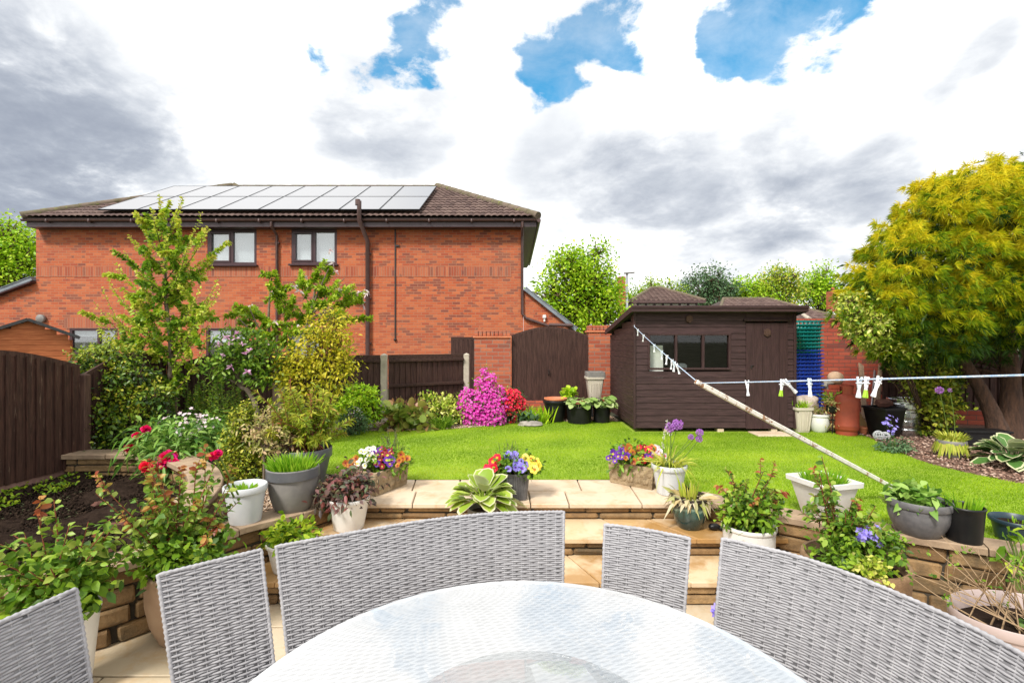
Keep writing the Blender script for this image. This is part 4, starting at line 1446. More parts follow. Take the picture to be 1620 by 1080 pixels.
wx0, wx1, wz0, wz1 = sx(1028), sx(1153), sz(582), sz(530)
dx0, dx1 = sx(1180), sx(1246)
g = MB(); bh = .094; z = .06; i = 0
rn = random.Random(4)
while z < 1.78:
    for (a, b) in ([(SX0, dx0)] if not (wz0 - .02 < z + bh / 2 < wz1 + .02) else [(SX0, wx0), (wx1, dx0)]) + [(dx1, SX1)]:
        h = min(bh, 1.785 - z)
        g.box(((a + b) / 2, SY0 + .012 + rn.uniform(-.001, .001), z + h / 2), (b - a - .003, .016, h - .003), rx=R(-5))
    z += bh
g.box(((dx0 + dx1) / 2, SY0 + .012, 1.73), (dx1 - dx0, .016, .1))
g.build('front_cladding', M['shed'], SH, True)
gs = [MB(), MB()]; z = .06
while z < 1.74:
    ye = SY1
    if z + bh > roofz(SY1): ye = max(SY0 + .1, min(SY1, 7.05 + (1.80 - z - bh) / ((1.80 - 1.50) / 1.95)))
    for g, xx, sg in ((gs[0], SX0 + .012, -1), (gs[1], SX1 - .012, 1)):
        g.box((xx, (SY0 + .02 + ye) / 2, z + bh / 2), (.016, ye - SY0 - .02, bh - .003), ry=R(5 * sg))
    z += bh
for g in gs: g.build('side_cladding', M['shed_side'], SH, True)
g = MB()
g.box(((SX0 + SX1) / 2, SY1, .78), (SX1 - SX0 - .06, .02, 1.45)); g.box(((SX0 + SX1) / 2, 8.05, .07), (SX1 - SX0 - .06, 1.7, .03))
g.build('back_and_floor', M['shed'], SH, True)
g = MB(); x0, x1 = SX0 - .06, SX1 + .09
v = [(x0, 7.05, 1.80), (x1, 7.05, 1.80), (x1, 9.02, 1.497), (x0, 9.02, 1.497)]
g.add(v + [(p[0], p[1], p[2] + .03) for p in v], [(3, 2, 1, 0), (4, 5, 6, 7), (0, 1, 5, 4), (1, 2, 6, 5), (2, 3, 7, 6), (3, 0, 4, 7)])
g.build('roof', M['felt'], SH, True)
g = MB(); g.box(((x0 + x1) / 2, 7.035, 1.825), (x1 - x0 + .02, .022, .085), ch=.004); g.box(((x0 + x1) / 2, 7.022, 1.855), (x1 - x0 + .03, .02, .04), ch=.004)
for xx in (x0 - .004, x1 + .004): g.beam((xx, 7.06, 1.822), (xx, 9.03, 1.519), .02, .08, up=(0, 0, 1))
g.build('roof_trim', M['shed'], SH, True)
for xx in (SX0 + .008, SX1 - .02): g = MB(); g.box((xx, SY0 - .004, .92), (.034, .03, 1.74), ch=.003); g.build('corner_trim', M['shed_v'], SH, True)
w = MB(); yw = SY0 + .02
m1, m2 = sx(1069.5), sx(1112.5)
for xx, wd in ((wx0 - .012, .03), (wx1 + .012, .03), (m1, .034), (m2, .034)): w.box((xx, yw - .008, (wz0 + wz1) / 2), (wd, .05, wz1 - wz0), ch=.003)
for zz in (wz0 - .012, wz1 + .012): w.box(((wx0 + wx1) / 2, yw - .01, zz), (wx1 - wx0 + .06, .054, .03), ch=.003)
win = w.build('window', M['shed_v'], SH, True)
for a, b in ((wx0, m1), (m1, m2), (m2, wx1)):
    g = MB(); g.box(((a + b) / 2, yw + .005, (wz0 + wz1) / 2), (b - a - .02, .004, wz1 - wz0)); g.build('pane', M['shed_glass'], win, True)
g = MB(); n = 5
for i in range(n):
    a, b = dx0 + (dx1 - dx0) * i / n, dx0 + (dx1 - dx0) * (i + 1) / n
    g.box(((a + b) / 2, SY0 + .004 + .002 * (i % 2), (.05 + sz(511)) / 2), (b - a - .003, .018, sz(511) - .05))
door = g.build('door', M['shed_v'], SH, True)
g = MB(); g.box((sx(1188), SY0 - .012, sz(580)), (.02, .012, .05), ch=.003); g.box((sx(1190), SY0 - .016, sz(578)), (.035, .01, .014), ch=.003); g.build('door_latch', M['cable'], door, True)
g = MB(); g.box(((dx0 + dx1) / 2, SY0 - .012, sz(506.5)), (dx1 - dx0 + .07, .034, .035), ch=.004); g.build('door_lintel', M['shed_v'], SH, True)


def hexplate(px, py, par):
    g = MB(); c = (sx(px), SY0 - .016, sz(py))
    for r, y, q in ((.055, 0, 0), (.036, -.006, 0)):
        vs = [(c[0] + r * math.sin(PI / 3 * k), c[1] + y + d, c[2] + r * 1.15 * math.cos(PI / 3 * k)) for d in (.008, -.008) for k in range(6)]
        g.add(vs, [tuple(range(6)), tuple(range(6, 12))[::-1]] + [(k, (k + 1) % 6 + 0, (k + 1) % 6 + 6, k + 6) for k in range(6)])
    g.build('hexagonal_plaque', M['post_dark'], par, True)


hexplate(1090, 504, SH); hexplate(1213, 526, door)
g = MB(); g.box((sx(1043), 7.34, .99), (.215, .02, .60), rx=R(-3)); o = g.build('white_panel', M['pot_white']); tag(o, 'white panel standing inside the shed behind its first window pane', 'panel')
o.location = (0, 0, 0)
g = MB(); g.box((2.62, 7.75, .84), (1.4, .5, .03)); 
for xx in (2.0, 3.25):
    for yy in (7.55, 7.95): g.box((xx, yy, .45), (.06, .06, .76))
o = g.build('workbench', M['plank']); tag(o, 'wooden workbench seen dimly through the shed window', 'workbench')
g = MB(); g.blob((2.72, 7.68, .93), .085, jit=.3, sq=(1, .8, .9), seed=3); o = g.build('plastic_bag', M['pot_pale']); tag(o, 'crumpled pale bag lying on the bench behind the middle shed window pane', 'bag')
g = MB()
for i in range(3): g.box((SX0 + .5 + i * .8, SY0 + .06, .02), (.09, 1.6 if False else .1, .05))
g.box((3.75, 6.98, .004), (.5, .32, .03), ch=.006); 
o = g.build('doorstep_slab', M['landing']); tag(o, 'sandy paving slab at the foot of the shed door', 'doorstep')

# ------------------------------------------------------------ far houses, lamp
def far_house(label, x0, x1, y0, y1, zw, zr, inset, extra=None):
    t = thing('far_house', label, 'house', ((x0 + x1) / 2, y0, 0))
    g = MB(); g.box(((x0 + x1) / 2, (y0 + y1) / 2, zw / 2), (x1 - x0, y1 - y0, zw)); g.build('wall', M['white_render'] if extra == 'tudor' else M['house_brick'], t, True)
    o = .4; a, b, c, d = x0 - o, x1 + o, y0 - o, y1 + o
    ym = (c + d) / 2
    ea, eb, ra, rb = (a, c, zw), (b, c, zw), (a + inset, ym, zr), (b - inset, ym, zr)
    g = MB(); g.add([ea, eb, (b, d, zw), (a, d, zw), ra, rb], [(0, 1, 5, 4), (1, 2, 5), (2, 3, 4, 5), (3, 0, 4), (3, 2, 1, 0)])
    r = g.build('roof', M['under_roof'], t, True)
    tiled((a, c, zw + .04), (b, c, zw + .04), (a + inset, ym, zr + .04), (b - inset, ym, zr + .04), rows=14, cell=.3).build('roof_tiles', M['tile'], t)
    g = MB()
    for p, q in ((ea, ra), (eb, rb), (ra, rb)):
        if (Vector(p) - Vector(q)).length > .3: g.v, g.f, g.m, g.r = (lambda h: (g.v + h.v, g.f + [tuple(i + len(g.v) for i in f) for f in h.f], g.m + h.m, g.r + h.r))(ridge((p[0], p[1], p[2] + .06), (q[0], q[1], q[2] + .06)))
    g.build('ridge', M['ridge'], t, True, smooth=50)
    g = MB(); g.box(((x0 + x1) / 2, c - .02, zw - .02), (b - a, .06, .16)); g.build('gutter', M['gutter'], t, True)
    return t


Yf = 30.0
fx = lambda p, Y=Yf: (p - CX) / F * Y
fz = lambda p, Y=Yf: HC - (p - CY) / F * Y
t = far_house('far white and timbered house with a pyramid tiled roof behind the shed', fx(1008), fx(1104), 30.2, 34.6, fz(477), 4.9, 1.98, 'tudor')
g = MB()
for i in range(8): g.box((fx(1010 + i * 13.4), 30.17, fz(477) - .5), (.12, .05, 1.0))
for zz in (.03, .55): g.box((fx(1056), 30.165, fz(477) - zz - .05), (fx(1104) - fx(1008), .05, .1))
g.build('timber_frame', M['upvc'], t, True)
g = MB(); g.box((fx(990), 31.2, 2.0), (.42, .5, fz(462) * 2 - 4.0 + 2.2)); g.box((fx(990), 31.2, fz(461)), (.5, .58, .12)); g.lathe([(.1, 0), (.08, .25)], 10, (fx(990), 31.2, fz(460))); g.build('chimney', M['house_brick'], t, True)
t = far_house('far bungalow with a long brown tiled roof beyond the brick boundary wall', fx(1150), fx(1345), 31.0, 40.0, fz(507), 4.45, 2.6)
g = MB(); g.tube([fx(1277) and (fx(1277, 33), 33.0, 2.9), (fx(1277, 33), 33.0, 3.5)], .09, 8); g.lathe([(.16, 0), (.05, .12)], 10, (fx(1277, 33), 33, 3.45)); g.build('roof_vent', M['white_render'], t, True)
g = MB(); g.box((fx(1319, 35.5), 35.6, 4.3), (.6, .6, 1.5)); g.lathe([(.12, 0), (.1, .3)], 10, (fx(1319, 35.5), 35.6, 5.05)); g.build('chimney', M['house_brick'], t, True)
g = ridge((fx(1287), 30.4, fz(507) + .1), (fx(1300), 32.2, fz(493)), .14); g.build('valley_tiles', M['concrete'], t, True, smooth=50)

t = thing('street_lamp', 'pale grey street lamp rising above the shed roof', 'street lamp', (fx(992, 27), 27, 0))
g = MB(); g.tube([(0, 0, 0), (0, 0, 1.2), (0, 0, 1.25), (0, 0, 5.15)], [.1, .1, .07, .055], 10); g.build('pole', M['steel'], t, smooth=50)
g = MB(); g.box((.12, 0, 5.2), (.62, .2, .07), ry=R(-4), ch=.025); g.lathe([(.07, 0), (.07, .16)], 10, (0, 0, 5.05)); g.build('lamp_head', M['pot_mid'], t)
# ------------------------------------------------------------ pots
def potprof(rt, rb, h, rim=.05, out=.014, wall=.009, belly=0.):
    p = [(rb * .96, 0), (rb, .004)]
    for k in range(1, 6):
        f = k / 6
        p.append((rb + (rt - out - rb) * f + belly * math.sin(PI * f), (h - rim) * f))
    p += [(rt - out, h - rim), (rt - .003, h - rim + .003), (rt, h - rim + .009), (rt, h - .006), (rt - .004, h), (rt - wall, h), (rt - wall - .004, h - .006),
          (rt - out - wall, h - rim), ((rt + rb) / 2 - wall, h * .55), (rb * .8, h * .5)]
    return p


def pot_part(t, mat, rt, rb, h, n=40, sx=1, sy=1, rim=.05, out=.014, belly=0., fn=None, soil=None, sm='soil', wall=.009):
    g = MB(); g.lathe(potprof(rt, rb, h, rim, out, wall, belly), n, sx=sx, sy=sy, fn=fn)
    o = g.build('pot', M[mat], t, smooth=35)
    zs = h - .03 if soil is None else soil
    g = MB(); k = 18
    rs = (rt - out - wall) * .985
    rn = random.Random(int(h * 1000) + n)
    pr = [(rs * q, zs + rn.uniform(-.004, .008) - .006 * q) for q in (1, .85, .65, .45, .25, .05)]
    g.lathe([(rs * .9, zs - .03)] + pr, k, sx=sx, sy=sy, fn=lambda a, z: 1 + .02 * math.sin(a * 5 + z * 300))
    g.build('compost', M[sm], t, smooth=60)
    return zs


def potted(label, loc, name='potted_plant', cat='potted plant', group=None):
    return thing(name, label, cat, loc, 0, group)


def wo(t):
    return np.array(wloc(t))


def flower_mesh(name, mats, petals=5, r=.024, cup=.35, eye=None, w=.9):
    """a single bloom facing +Z: broad overlapping petals and a small eye"""
    fb = FB()
    a = np.linspace(0, 2 * PI, petals, endpoint=False) + .3
    T = np.c_[np.cos(a), np.sin(a), np.full(petals, cup)]
    N = np.c_[-np.cos(a) * cup, -np.sin(a) * cup, np.ones(petals)]
    fb.leaves(np.zeros((petals, 3)) + np.c_[np.cos(a) * r * .08, np.sin(a) * r * .08, .0012 * np.arange(petals)], T, N, r, r * w * 1.25, ROUND, 0, .15, rnd=np.linspace(.1, .9, petals))
    if eye is not None:
        a = np.linspace(0, 2 * PI, 5, endpoint=False)
        fb.leaves(np.c_[np.zeros((5, 2)), np.full(5, .006)], np.c_[np.cos(a), np.sin(a), np.full(5, .4)], np.c_[np.zeros((5, 2)), np.ones(5)], r * .42, r * .4, RHOMB, 1, 0)
    o = fb.build(name, mats, None, False)
    me = o.data
    bpy.data.objects.remove(o)
    return me


FL = {}
for k, (mat, eye) in dict(violet=('f_violet', 'f_yellow'), blue=('f_blue', 'f_violet'), yellow=('f_yellow', 'f_rust'), white=('f_white', 'f_yellow'), maroon=('f_maroon', 'f_yellow'), rust=('f_rust', 'f_maroon'), red=('f_red', 'f_yellow'), pink=('f_pinkpale', 'f_red')).items():
    FL[k] = flower_mesh('pansy_bloom', [M[mat], M[eye]], 5, 1.0, .3, True)


def bloom(t, kind, p, s, face=None):
    """one pansy bloom as a part of its planter; p in world coordinates"""
    o = link('pansy', FL[kind], t)
    o.location = Vector(p) - wloc(t)
    f = Vector(face if face is not None else (random.uniform(-.6, .6), -1.0, random.uniform(.2, 1.0))).normalized()
    q = f.to_track_quat('Z', 'Y')
    o.rotation_euler = (q.to_matrix() @ Matrix.Rotation(random.uniform(0, 6.28), 3, 'Z')).to_euler()
    o.scale = (s, s, s)
    return o


# ------------------------------------------------------------ storage corner by the brick wall
def crate(w, d, h, mat):
    g = MB(); t = .012
    tp = 1.0; bt = .80
    def ring(z0, z1, s0, s1):
        for sx in (-1, 1):
            g.box((sx * w / 2 * (s0 + s1) / 2, 0, (z0 + z1) / 2), (t, d * s0, z1 - z0))
            g.box((0, sx * d / 2 * (s0 + s1) / 2, (z0 + z1) / 2), (w * s0, t, z1 - z0))
    ring(h - .02, h, 1, 1); ring(0, .02, bt, bt); ring(h * .42, h * .54, .93, .93)
    g.box((0, 0, h - .004), (w + .03, .01, .01)) if False else None
    for sx in (-1, 1):
        for i in range(7):
            y = -d / 2 * .9 + d * .9 * i / 6
            g.beam((sx * w / 2 * bt, y * bt, .01), (sx * w / 2, y, h - .02), .012, .012)
        for i in range(9):
            x = -w / 2 * .92 + w * .92 * i / 8
            g.beam((x * bt, sx * d / 2 * bt, .01), (x, sx * d / 2, h - .02), .012, .012)
        g.box((sx * (w / 2 + .012), 0, h - .008), (.024, d + .046, .015)); g.box((0, sx * (d / 2 + .012), h - .008), (w + .046, .024, .015))
    for i in range(8): g.box((-w / 2 * bt + w * bt * (i + .5) / 8, 0, .006), (.02, d * bt, .01))
    return g


pitch = .058
cr = {m: crate(.56, .36, .17, m) for m in ('teal', 'blue')}
me = {m: None for m in cr}
ztop = 1.68
for i in range(27):
    m = 'teal' if i < 8 else 'blue'
    if me[m] is None:
        o = cr[m].build('plastic_crate', M[m]); me[m] = o.data
    else:
        o = link('plastic_crate', me[m])
    o.location = (4.60 + random.uniform(-.006, .006), 7.75 + random.uniform(-.006, .006), ztop - .17 - pitch * i)
    lab = ('teal green plastic crate nested in the tall stack beside the shed' if m == 'teal' else 'deep blue plastic crate nested in the lower part of the stack beside the shed')
    if i == 0: lab = 'topmost teal green plastic crate of the tall stack beside the shed'
    if i == 7: lab = 'lowest teal green crate, resting on the blue crates beside the shed'
    tag(o, lab, 'crate', 'crates stacked beside the shed')

t = potted('cream ribbed tall planter with yellow shoots against the shed corner', (4.33, 7.2, 0))
g = MB(); g.squarepot([(.085, 0), (.09, .01), (.12, .33), (.135, .335), (.137, .37), (.128, .372), (.118, .33), (.1, .2)], r=.35); g.build('pot', M['pot_cream'], t, smooth=40)
g = MB()
for i in range(5):
    for sy in (-1,): g.beam((-.06 + .03 * i, sy * .094, .03), (-.085 + .0425 * i, sy * .124, .31), .012, .012)
g.build('ribs', M['pot_cream'], t)
g = MB(); g.box((0, 0, .31), (.22, .22, .02)); g.build('compost', M['soil'], t)
fb = FB(); n = 90; w = wo(t)
b = w + np.c_[rng.normal(0, .05, (n, 2)), np.full(n, .32)]
fb.leaves(b, np.c_[rng.normal(0, .35, (n, 2)), np.ones(n)], rdirs(n), rng.uniform(.08, .26, n), .012, BLADE, 0, .2)
fb.build('foliage', M['l_lime'], t)

t = potted('white round pot with slanting flutes and a low dry plant beside the red gas bottle', (4.60, 7.2, 0))
pot_part(t, 'pot_white', .155, .1, .27, n=72, rim=.04, fn=lambda a, z: 1 + (.022 * math.sin(24 * (a + z * 3.2)) if .02 < z < .22 else 0), belly=.02)
fb = FB(); w = wo(t); n = 40
A = np.repeat((w + [0, 0, .25])[None], n, 0) + rng.normal(0, .05, (n, 3)) * [1, 1, 0]
shoots(fb, A, A + np.c_[rng.normal(0, .11, (n, 2)), rng.uniform(.03, .14, n)], 9, .04, .016, RHOMB, 0, 1)
fb.build('foliage', [M['l_heuchera'], M['twig_dry']], t)

g = MB()
for i in range(6):
    for k in range(4): g.box((4.62 + .215 * k + (.1 if i % 2 else 0), 7.95, .05 + .1 * i - .02), (.205, .42, .092), ch=.006)
o = g.build('brick_plinth', M['red_brick']); tag(o, 'low dry stack of red bricks carrying the rocks behind the white fluted pot', 'brick stack')
for i, (px, py, r, lab) in enumerate(((1290, 612, .14, 'grey rock with a white streak on the brick stack beside the blue crates'), (1304, 622, .12, 'rounded pale grey rock, in front of the others on the brick stack'), (1306, 604, .10, 'small dark rock at the back of the brick stack below the stone ball'))):
    g = MB(); q = P(px, py, 7.85 + .06 * (i == 2)); g.blob((0, 0, 0), r, n=14, jit=.32, sq=(1.1, .9, .72), seed=i + 5); o = g.build('rock', M['rock'], smooth=50); o.location = (q[0], q[1], .56 + r * .62); tag(o, lab, 'rock', 'rocks on the brick stack')
g = MB(); g.blob((0, 0, .12), .2, n=20, jit=.2, sq=(1.1, .7, .66), seed=12); o = g.build('plastic_sack', M['sack'], smooth=60); o.location = (4.62, 7.55, .26); tag(o, 'crumpled beige plastic sack below the rocks by the red gas bottle', 'sack')
g = MB(); g.box((0, 0, .13), (.4, .26, .26), ch=.01); o = g.build('timber_block', M['plank']); o.location = (4.62, 7.6, 0); tag(o, 'timber block under the beige plastic sack', 'timber block')
t = thing('clay_planter_box', 'square reddish clay box under the pale stone ball', 'planter', (5.32, 7.95, .0))
g = MB(); g.squarepot([(.17, 0), (.175, .01), (.19, .58), (.205, .585), (.205, .65), (.19, .65), (.18, .56)], r=.1); g.build('pot', M['terracotta'] if False else M['gas_red'], t, smooth=40)
g = MB(); g.box((0, 0, .62), (.36, .36, .02)); g.build('lid', M['rock_red'], t)
g = MB(); g.blob((0, 0, 0), .118, n=24, jit=.03, sq=(1.02, 1.02, .95)); o = g.build('stone_ball', M['stone_ball'], smooth=60); o.location = (5.32, 7.9, .745); tag(o, 'pale sandstone ball resting on the reddish clay box by the brick wall', 'stone ball')

t = potted('black bowl planter on a wire stand holding a pink and cream plant', (4.72, 7.05, 0))
g = MB(); g.lathe([(.05, .30), (.09, .33), (.1, .40), (.092, .40), (.085, .36)], 24); g.build('pot', M['pot_black'], t, smooth=40)
g = MB()
for k in range(4):
    a = PI / 4 + k * PI / 2; g.tube([(.085 * math.cos(a), .085 * math.sin(a), 0), (.06 * math.cos(a), .06 * math.sin(a), .2), (.095 * math.cos(a), .095 * math.sin(a), .36)], .006, 6)
g.lathe([(.062, .2), (.066, .2), (.066, .21), (.062, .21)], 20); g.build('wire_stand', M['pot_black'], t)
fb = FB(); w = wo(t); clumps(fb, [((w[0], w[1], .46), (.1, .1, .09))], 18, 7, .03, .07, .03, OVAL, 0, 1); clumps(fb, [((w[0], w[1] - .02, .2), (.08, .06, .18))], 16, 6, .03, .05, .02, OVAL, 0, 1)
fb.build('foliage', [M['l_variegated'], M['twig_dry']], t); fb = FB(); clumps(fb, [((w[0], w[1], .5), (.09, .09, .1))], 14, 6, .03, .08, .025, OVAL, 0); fb.build('foliage', M['l_green'], t)

# gas bottle
t = thing('gas_bottle', 'rusty red gas bottle standing at the lawn edge near the brick wall', 'gas bottle', (4.86, 6.98, 0))
g = MB(); g.lathe([(.12, .05), (.15, .075), (.155, .10), (.155, .13), (.157, .135), (.155, .14), (.155, .46), (.15, .51), (.13, .55), (.095, .578), (.05, .59)], 36); g.build('body', M['gas_red'], t, smooth=50)
g = MB(); g.lathe([(.13, 0), (.135, 0), (.135, .07), (.13, .07)], 32, fn=None); g.build('foot_ring', M['gas_red'], t, smooth=50)
g = MB()
for a0, a1 in ((.3, 2.6), (3.5, 5.9)):
    k = 12; vs = []
    for r in (.075, .081):
        for z in (.575, .70):
            for i in range(k): a = a0 + (a1 - a0) * i / (k - 1); vs.append((r * math.cos(a), r * math.sin(a), z))
    fs = []
    for i in range(k - 1):
        fs += [(i, i + 1, k + i + 1, k + i), (2 * k + i, 3 * k + i, 3 * k + i + 1, 2 * k + i + 1), (k + i, k + i + 1, 3 * k + i + 1, 3 * k + i)]
    g.add(vs, fs)
g.build('collar', M['gas_red'], t, smooth=40)
g = MB(); g.lathe([(.025, .585), (.025, .64), (.015, .645), (.015, .66), (.022, .665), (.022, .68)], 16); g.build('valve', M['steel'], t, smooth=40)

# leaning timber, ply, planters
for i, (px0, px1, pyt, w, mat, lab) in enumerate(((1368, 1362, 576, .11, 'plank', 'pale weathered plank leaning on the brick wall, closest to the gas bottle'), (1378, 1384, 586, .05, 'steel', 'thin grey metal strip leaning among the planks by the brick wall'),
                                             (1384, 1394, 580, .12, 'plank', 'broad brown plank leaning in the middle of the timber by the brick wall'), (1400, 1399, 577, .06, 'plank', 'narrow weathered batten leaning beside the broad plank by the brick wall'), (1403, 1407, 576, .05, 'plank', 'slim brown batten leaning last in the row by the ivy shrub'))):
    a, b = np.array(P(px0, 640, 8.35)), np.array(P(px1, pyt, 9.25))
    a[2] = .0
    g = MB(); g.beam(a, b, w, .022, ch=.003, up=(0, 1, .01)); o = g.build('leaning_plank', M[mat]); tag(o, lab, 'plank', 'timber leaning on the brick wall')
g = MB(); q = (5.16, 7.3, .0)
g.add([(5.0, 7.28, 0), (5.3, 7.05, 0), (5.22, 7.32, .40), (5.02, 7.42, .42), (5.0, 7.30, 0), (5.3, 7.07, 0), (5.22, 7.34, .40), (5.02, 7.44, .42)], [(0, 1, 2, 3), (7, 6, 5, 4), (0, 4, 5, 1), (1, 5, 6, 2), (2, 6, 7, 3), (3, 7, 4, 0)])
o = g.build('plywood_offcut', M['ply']); tag(o, 'tan plywood offcut leaning behind the black square planter', 'plywood')
t = thing('square_planter', 'large black square tapered planter beside the steel drum', 'planter', (5.29, 6.83, 0))
g = MB(); g.squarepot([(.12, 0), (.125, .008), (.175, .39), (.19, .395), (.19, .425), (.178, .425), (.168, .38), (.15, .25)], rz=.2, r=.08); g.build('pot', M['pot_black'], t, smooth=40)
g = MB(); g.box((0, 0, .30), (.29, .29, .02), rz=.2); g.build('compost', M['soil'], t)
g = MB(); g.box((0, 0, 0), (.21, .1, .075), rx=R(30), rz=.1, ch=.006); o = g.build('loose_brick', M['rock_red']); o.location = (5.38, 6.95, .46); tag(o, 'brown brick resting on the rim of the black square planter', 'brick')
t = thing('steel_drum', 'shiny ribbed steel drum half hidden by the ivy shrub', 'drum', (5.71, 7.0, 0))
pr = [(.2, 0)]
for k in range(4):
    z = .03 + .12 * k
    pr += [(.205, z), (.205, z + .06), (.196, z + .075), (.196, z + .10), (.205, z + .115)]
pr += [(.205, .52), (.195, .525), (.19, .46), (.1, .45)]
g = MB(); g.lathe(pr, 40); g.build('body', M['barrel'], t, smooth=30)
t = thing('flower_pot', 'small empty terracotta pot beside the foot of the gas bottle', 'flower pot', (5.12, 7.0, 0))
g = MB(); g.lathe(potprof(.062, .042, .11, .03, .006, .006), 24); g.build('pot', M['terracotta'], t, smooth=40)
for i, (x, y, r) in enumerate(((5.02, 6.58, .062), (5.13, 6.6, .052))):
    g = MB()
    for k in range(6):
        a = PI * k / 6
        g.tube([(r * math.cos(a) * math.cos(b), r * math.sin(a) * math.cos(b), r * math.sin(b)) for b in np.linspace(0, 2 * PI, 17)], .004, 5, cap=False)
    for zz in (-.6, 0, .6):
        q = math.sqrt(1 - zz * zz) * r; g.tube([(q * math.cos(b), q * math.sin(b), zz * r) for b in np.linspace(0, 2 * PI, 17)], .004, 5, cap=False)
    o = g.build('wire_ball', M['pot_pale']); o.location = (x, y, r + .004); tag(o, ('larger white wire garden ball at the corner of the bark bed', 'smaller white wire garden ball in front of the black square planter')[i], 'wire ball', 'wire balls by the bark bed')
g = MB(); g.box((0, 0, .1), (.55, .22, .2), ch=.01); g.box((0, -.0, .19), (.58, .25, .03), ch=.006); o = g.build('garden_trough', M['pot_black']); o.location = (6.1, 6.25, 0); o.rotation_euler.z = -.1; tag(o, 'long black trough in the shade by the conifer trunk', 'trough')

# stacked empty planters by the gate pier
t = thing('stacked_planter', 'ribbed beige square planter standing on an upturned tub by the narrow brick pier', 'planter', (1.50, 8.75, .30))
g = MB(); g.squarepot([(.095, 0), (.1, .01), (.142, .37), (.162, .375), (.164, .41), (.15, .412), (.14, .36), (.12, .2)], r=.12); g.build('pot', M['pot_cream'], t, smooth=40)
g = MB()
for i in range(7): g.beam((-.07 + .0233 * i, -.105, .04), (-.09 + .03 * i, -.137, .30), .014, .014)
g.build('ribs', M['pot_cream'], t)
t = thing('stacked_planter', 'charcoal square planter nested inside the beige one by the narrow brick pier', 'planter', (1.51, 8.75, .40))
g = MB(); g.squarepot([(.1, 0), (.105, .01), (.145, .30), (.163, .305), (.165, .40), (.15, .402), (.14, .3), (.12, .2)], r=.12); g.build('pot', M['pot_mid'], t, smooth=40)
g = MB(); g.lathe([(.17, 0), (.15, .28), (.14, .30), (.02, .30)], 28); o = g.build('upturned_tub', M['pot_black'], smooth=40); o.location = (1.50, 8.75, 0); tag(o, 'black upturned tub under the stacked square planters', 'tub')
t = thing('empty_pots', 'large black round tub in front of the arched gate', 'tub', (.73, 8.15, 0)); t.name = 'round_tub'
g = MB(); g.lathe(potprof(.205, .15, .36, .05, .018, .012), 40); g.build('pot', M['pot_black'], t, smooth=35)
t = thing('round_tub', 'terracotta bowl nested in the rim of the black round tub', 'bowl', (.74, 8.15, .30)); t.name = 'terracotta_bowl'
g = MB(); g.lathe([(.12, 0), (.15, .03), (.178, .07), (.195, .072), (.197, .095), (.18, .097), (.17, .075), (.13, .03), (.05, .02)], 40); g.build('pot', M['terracotta'], t, smooth=35)

# bricks and stones left on the dug soil
for i, (px, py, r, lab) in enumerate(((184, 838, .06, 'broken red brick lump lying on the dug soil'), (160, 880, .05, 'small brown clod of brick at the edge of the soil bed'), (155, 801, .045, 'dull red brick fragment in the middle of the soil bed'))):
    q = G(px, py, .0); g = MB(); g.box((0, 0, 0), (r * 1.7, r * 1.3, r), rz=.5 + i, rx=.2, ch=.012)
    g.v = [(v[0] + random.uniform(-.01, .01), v[1] + random.uniform(-.01, .01), v[2] + random.uniform(-.008, .008)) for v in g.v]
    o = g.build('brick_fragment', M['rock_red'], smooth=30); o.location = (q[0], q[1], r * .38); tag(o, lab, 'brick', 'brick pieces on the soil')

# ------------------------------------------------------------ washing line, prop, pegs
LA = np.array(P(1003, 516, 7.12)); LT = np.array((1.285, 3.3, 1.35 - 66 / 760 * 3.3)); LB = np.array((1.62, 1.52, 1.253)); LE = LB + (LB - LT) * 1.9
segs = [(LA, LT, .035), (LT, LE, .03)]


def lpt(s, t):
    a, b, sag = segs[s]
    p = a + (b - a) * t
    p = p.copy(); p[2] -= sag * 4 * t * (1 - t) * .35
    return p


g = MB(); pts = [tuple(lpt(0, t)) for t in np.linspace(0, 1, 14)] + [tuple(lpt(1, t)) for t in np.linspace(0, 1, 24)[1:]]
g.tube(pts, .0036, 7); o = g.build('washing_line', M['rope'], smooth=60); tag(o, 'thin blue and white washing line running from the shed corner over the prop', 'washing line')
g = MB(); g.tube([(LA[0], SY0 + .01, LA[2]), (LA[0], 7.13, LA[2]), (LA[0], 7.10, LA[2] + .015), (LA[0], 7.09, LA[2] - .015), (LA[0], 7.12, LA[2] - .02)], .006, 6); g.build('hook', M['steel'], SH, True)
t = thing('clothes_prop', 'weathered white painted wooden clothes prop leaning across the lawn', 'clothes prop', (3.46, 4.17, 0))
a, b = Vector((3.46, 4.17, 0)), Vector(LT)
d = (b - a).normalized()
g = MB(); g.beam(a, b - d * .03, .034, .044, ch=.005, up=(0, 1, 0)); g.build('pole', M['prop'], t, True)
g = MB()
for s in (-1, 1): g.beam(b - d * .05 + Vector((0, s * .012, 0)), b + d * .03 + Vector((0, s * .016, .0)), .03, .012, ch=.003, up=(0, 1, 0))
g.build('notch', M['prop'], t, True)


def peg_mesh(spread, cols):
    g = MB(); Ls = .082
    for s in (-1, 1):
        T = Matrix.Rotation(s * spread / 2, 4, 'Y')
        for (c, dd, m) in (((s * .0055, 0, .006), (.0075, .010, .03), 0), ((s * .0065, 0, -.022), (.008, .0115, .034), 0), ((s * .0075, 0, -.054), (.009, .013, .036), 1)):
            T2 = T @ Matrix.Translation(c)
            g.box((0, 0, 0), dd, m, ch=.002, T=T2)
    g.tube([(-.009, -.0075, -.008), (.009, -.0075, -.008)], .003, 6, 0); g.tube([(-.009, .0075, -.008), (.009, .0075, -.008)], .003, 6, 0)
    o = g.build('clothes_peg', [M[c] for c in cols]); me = o.data; bpy.data.objects.remove(o); return me


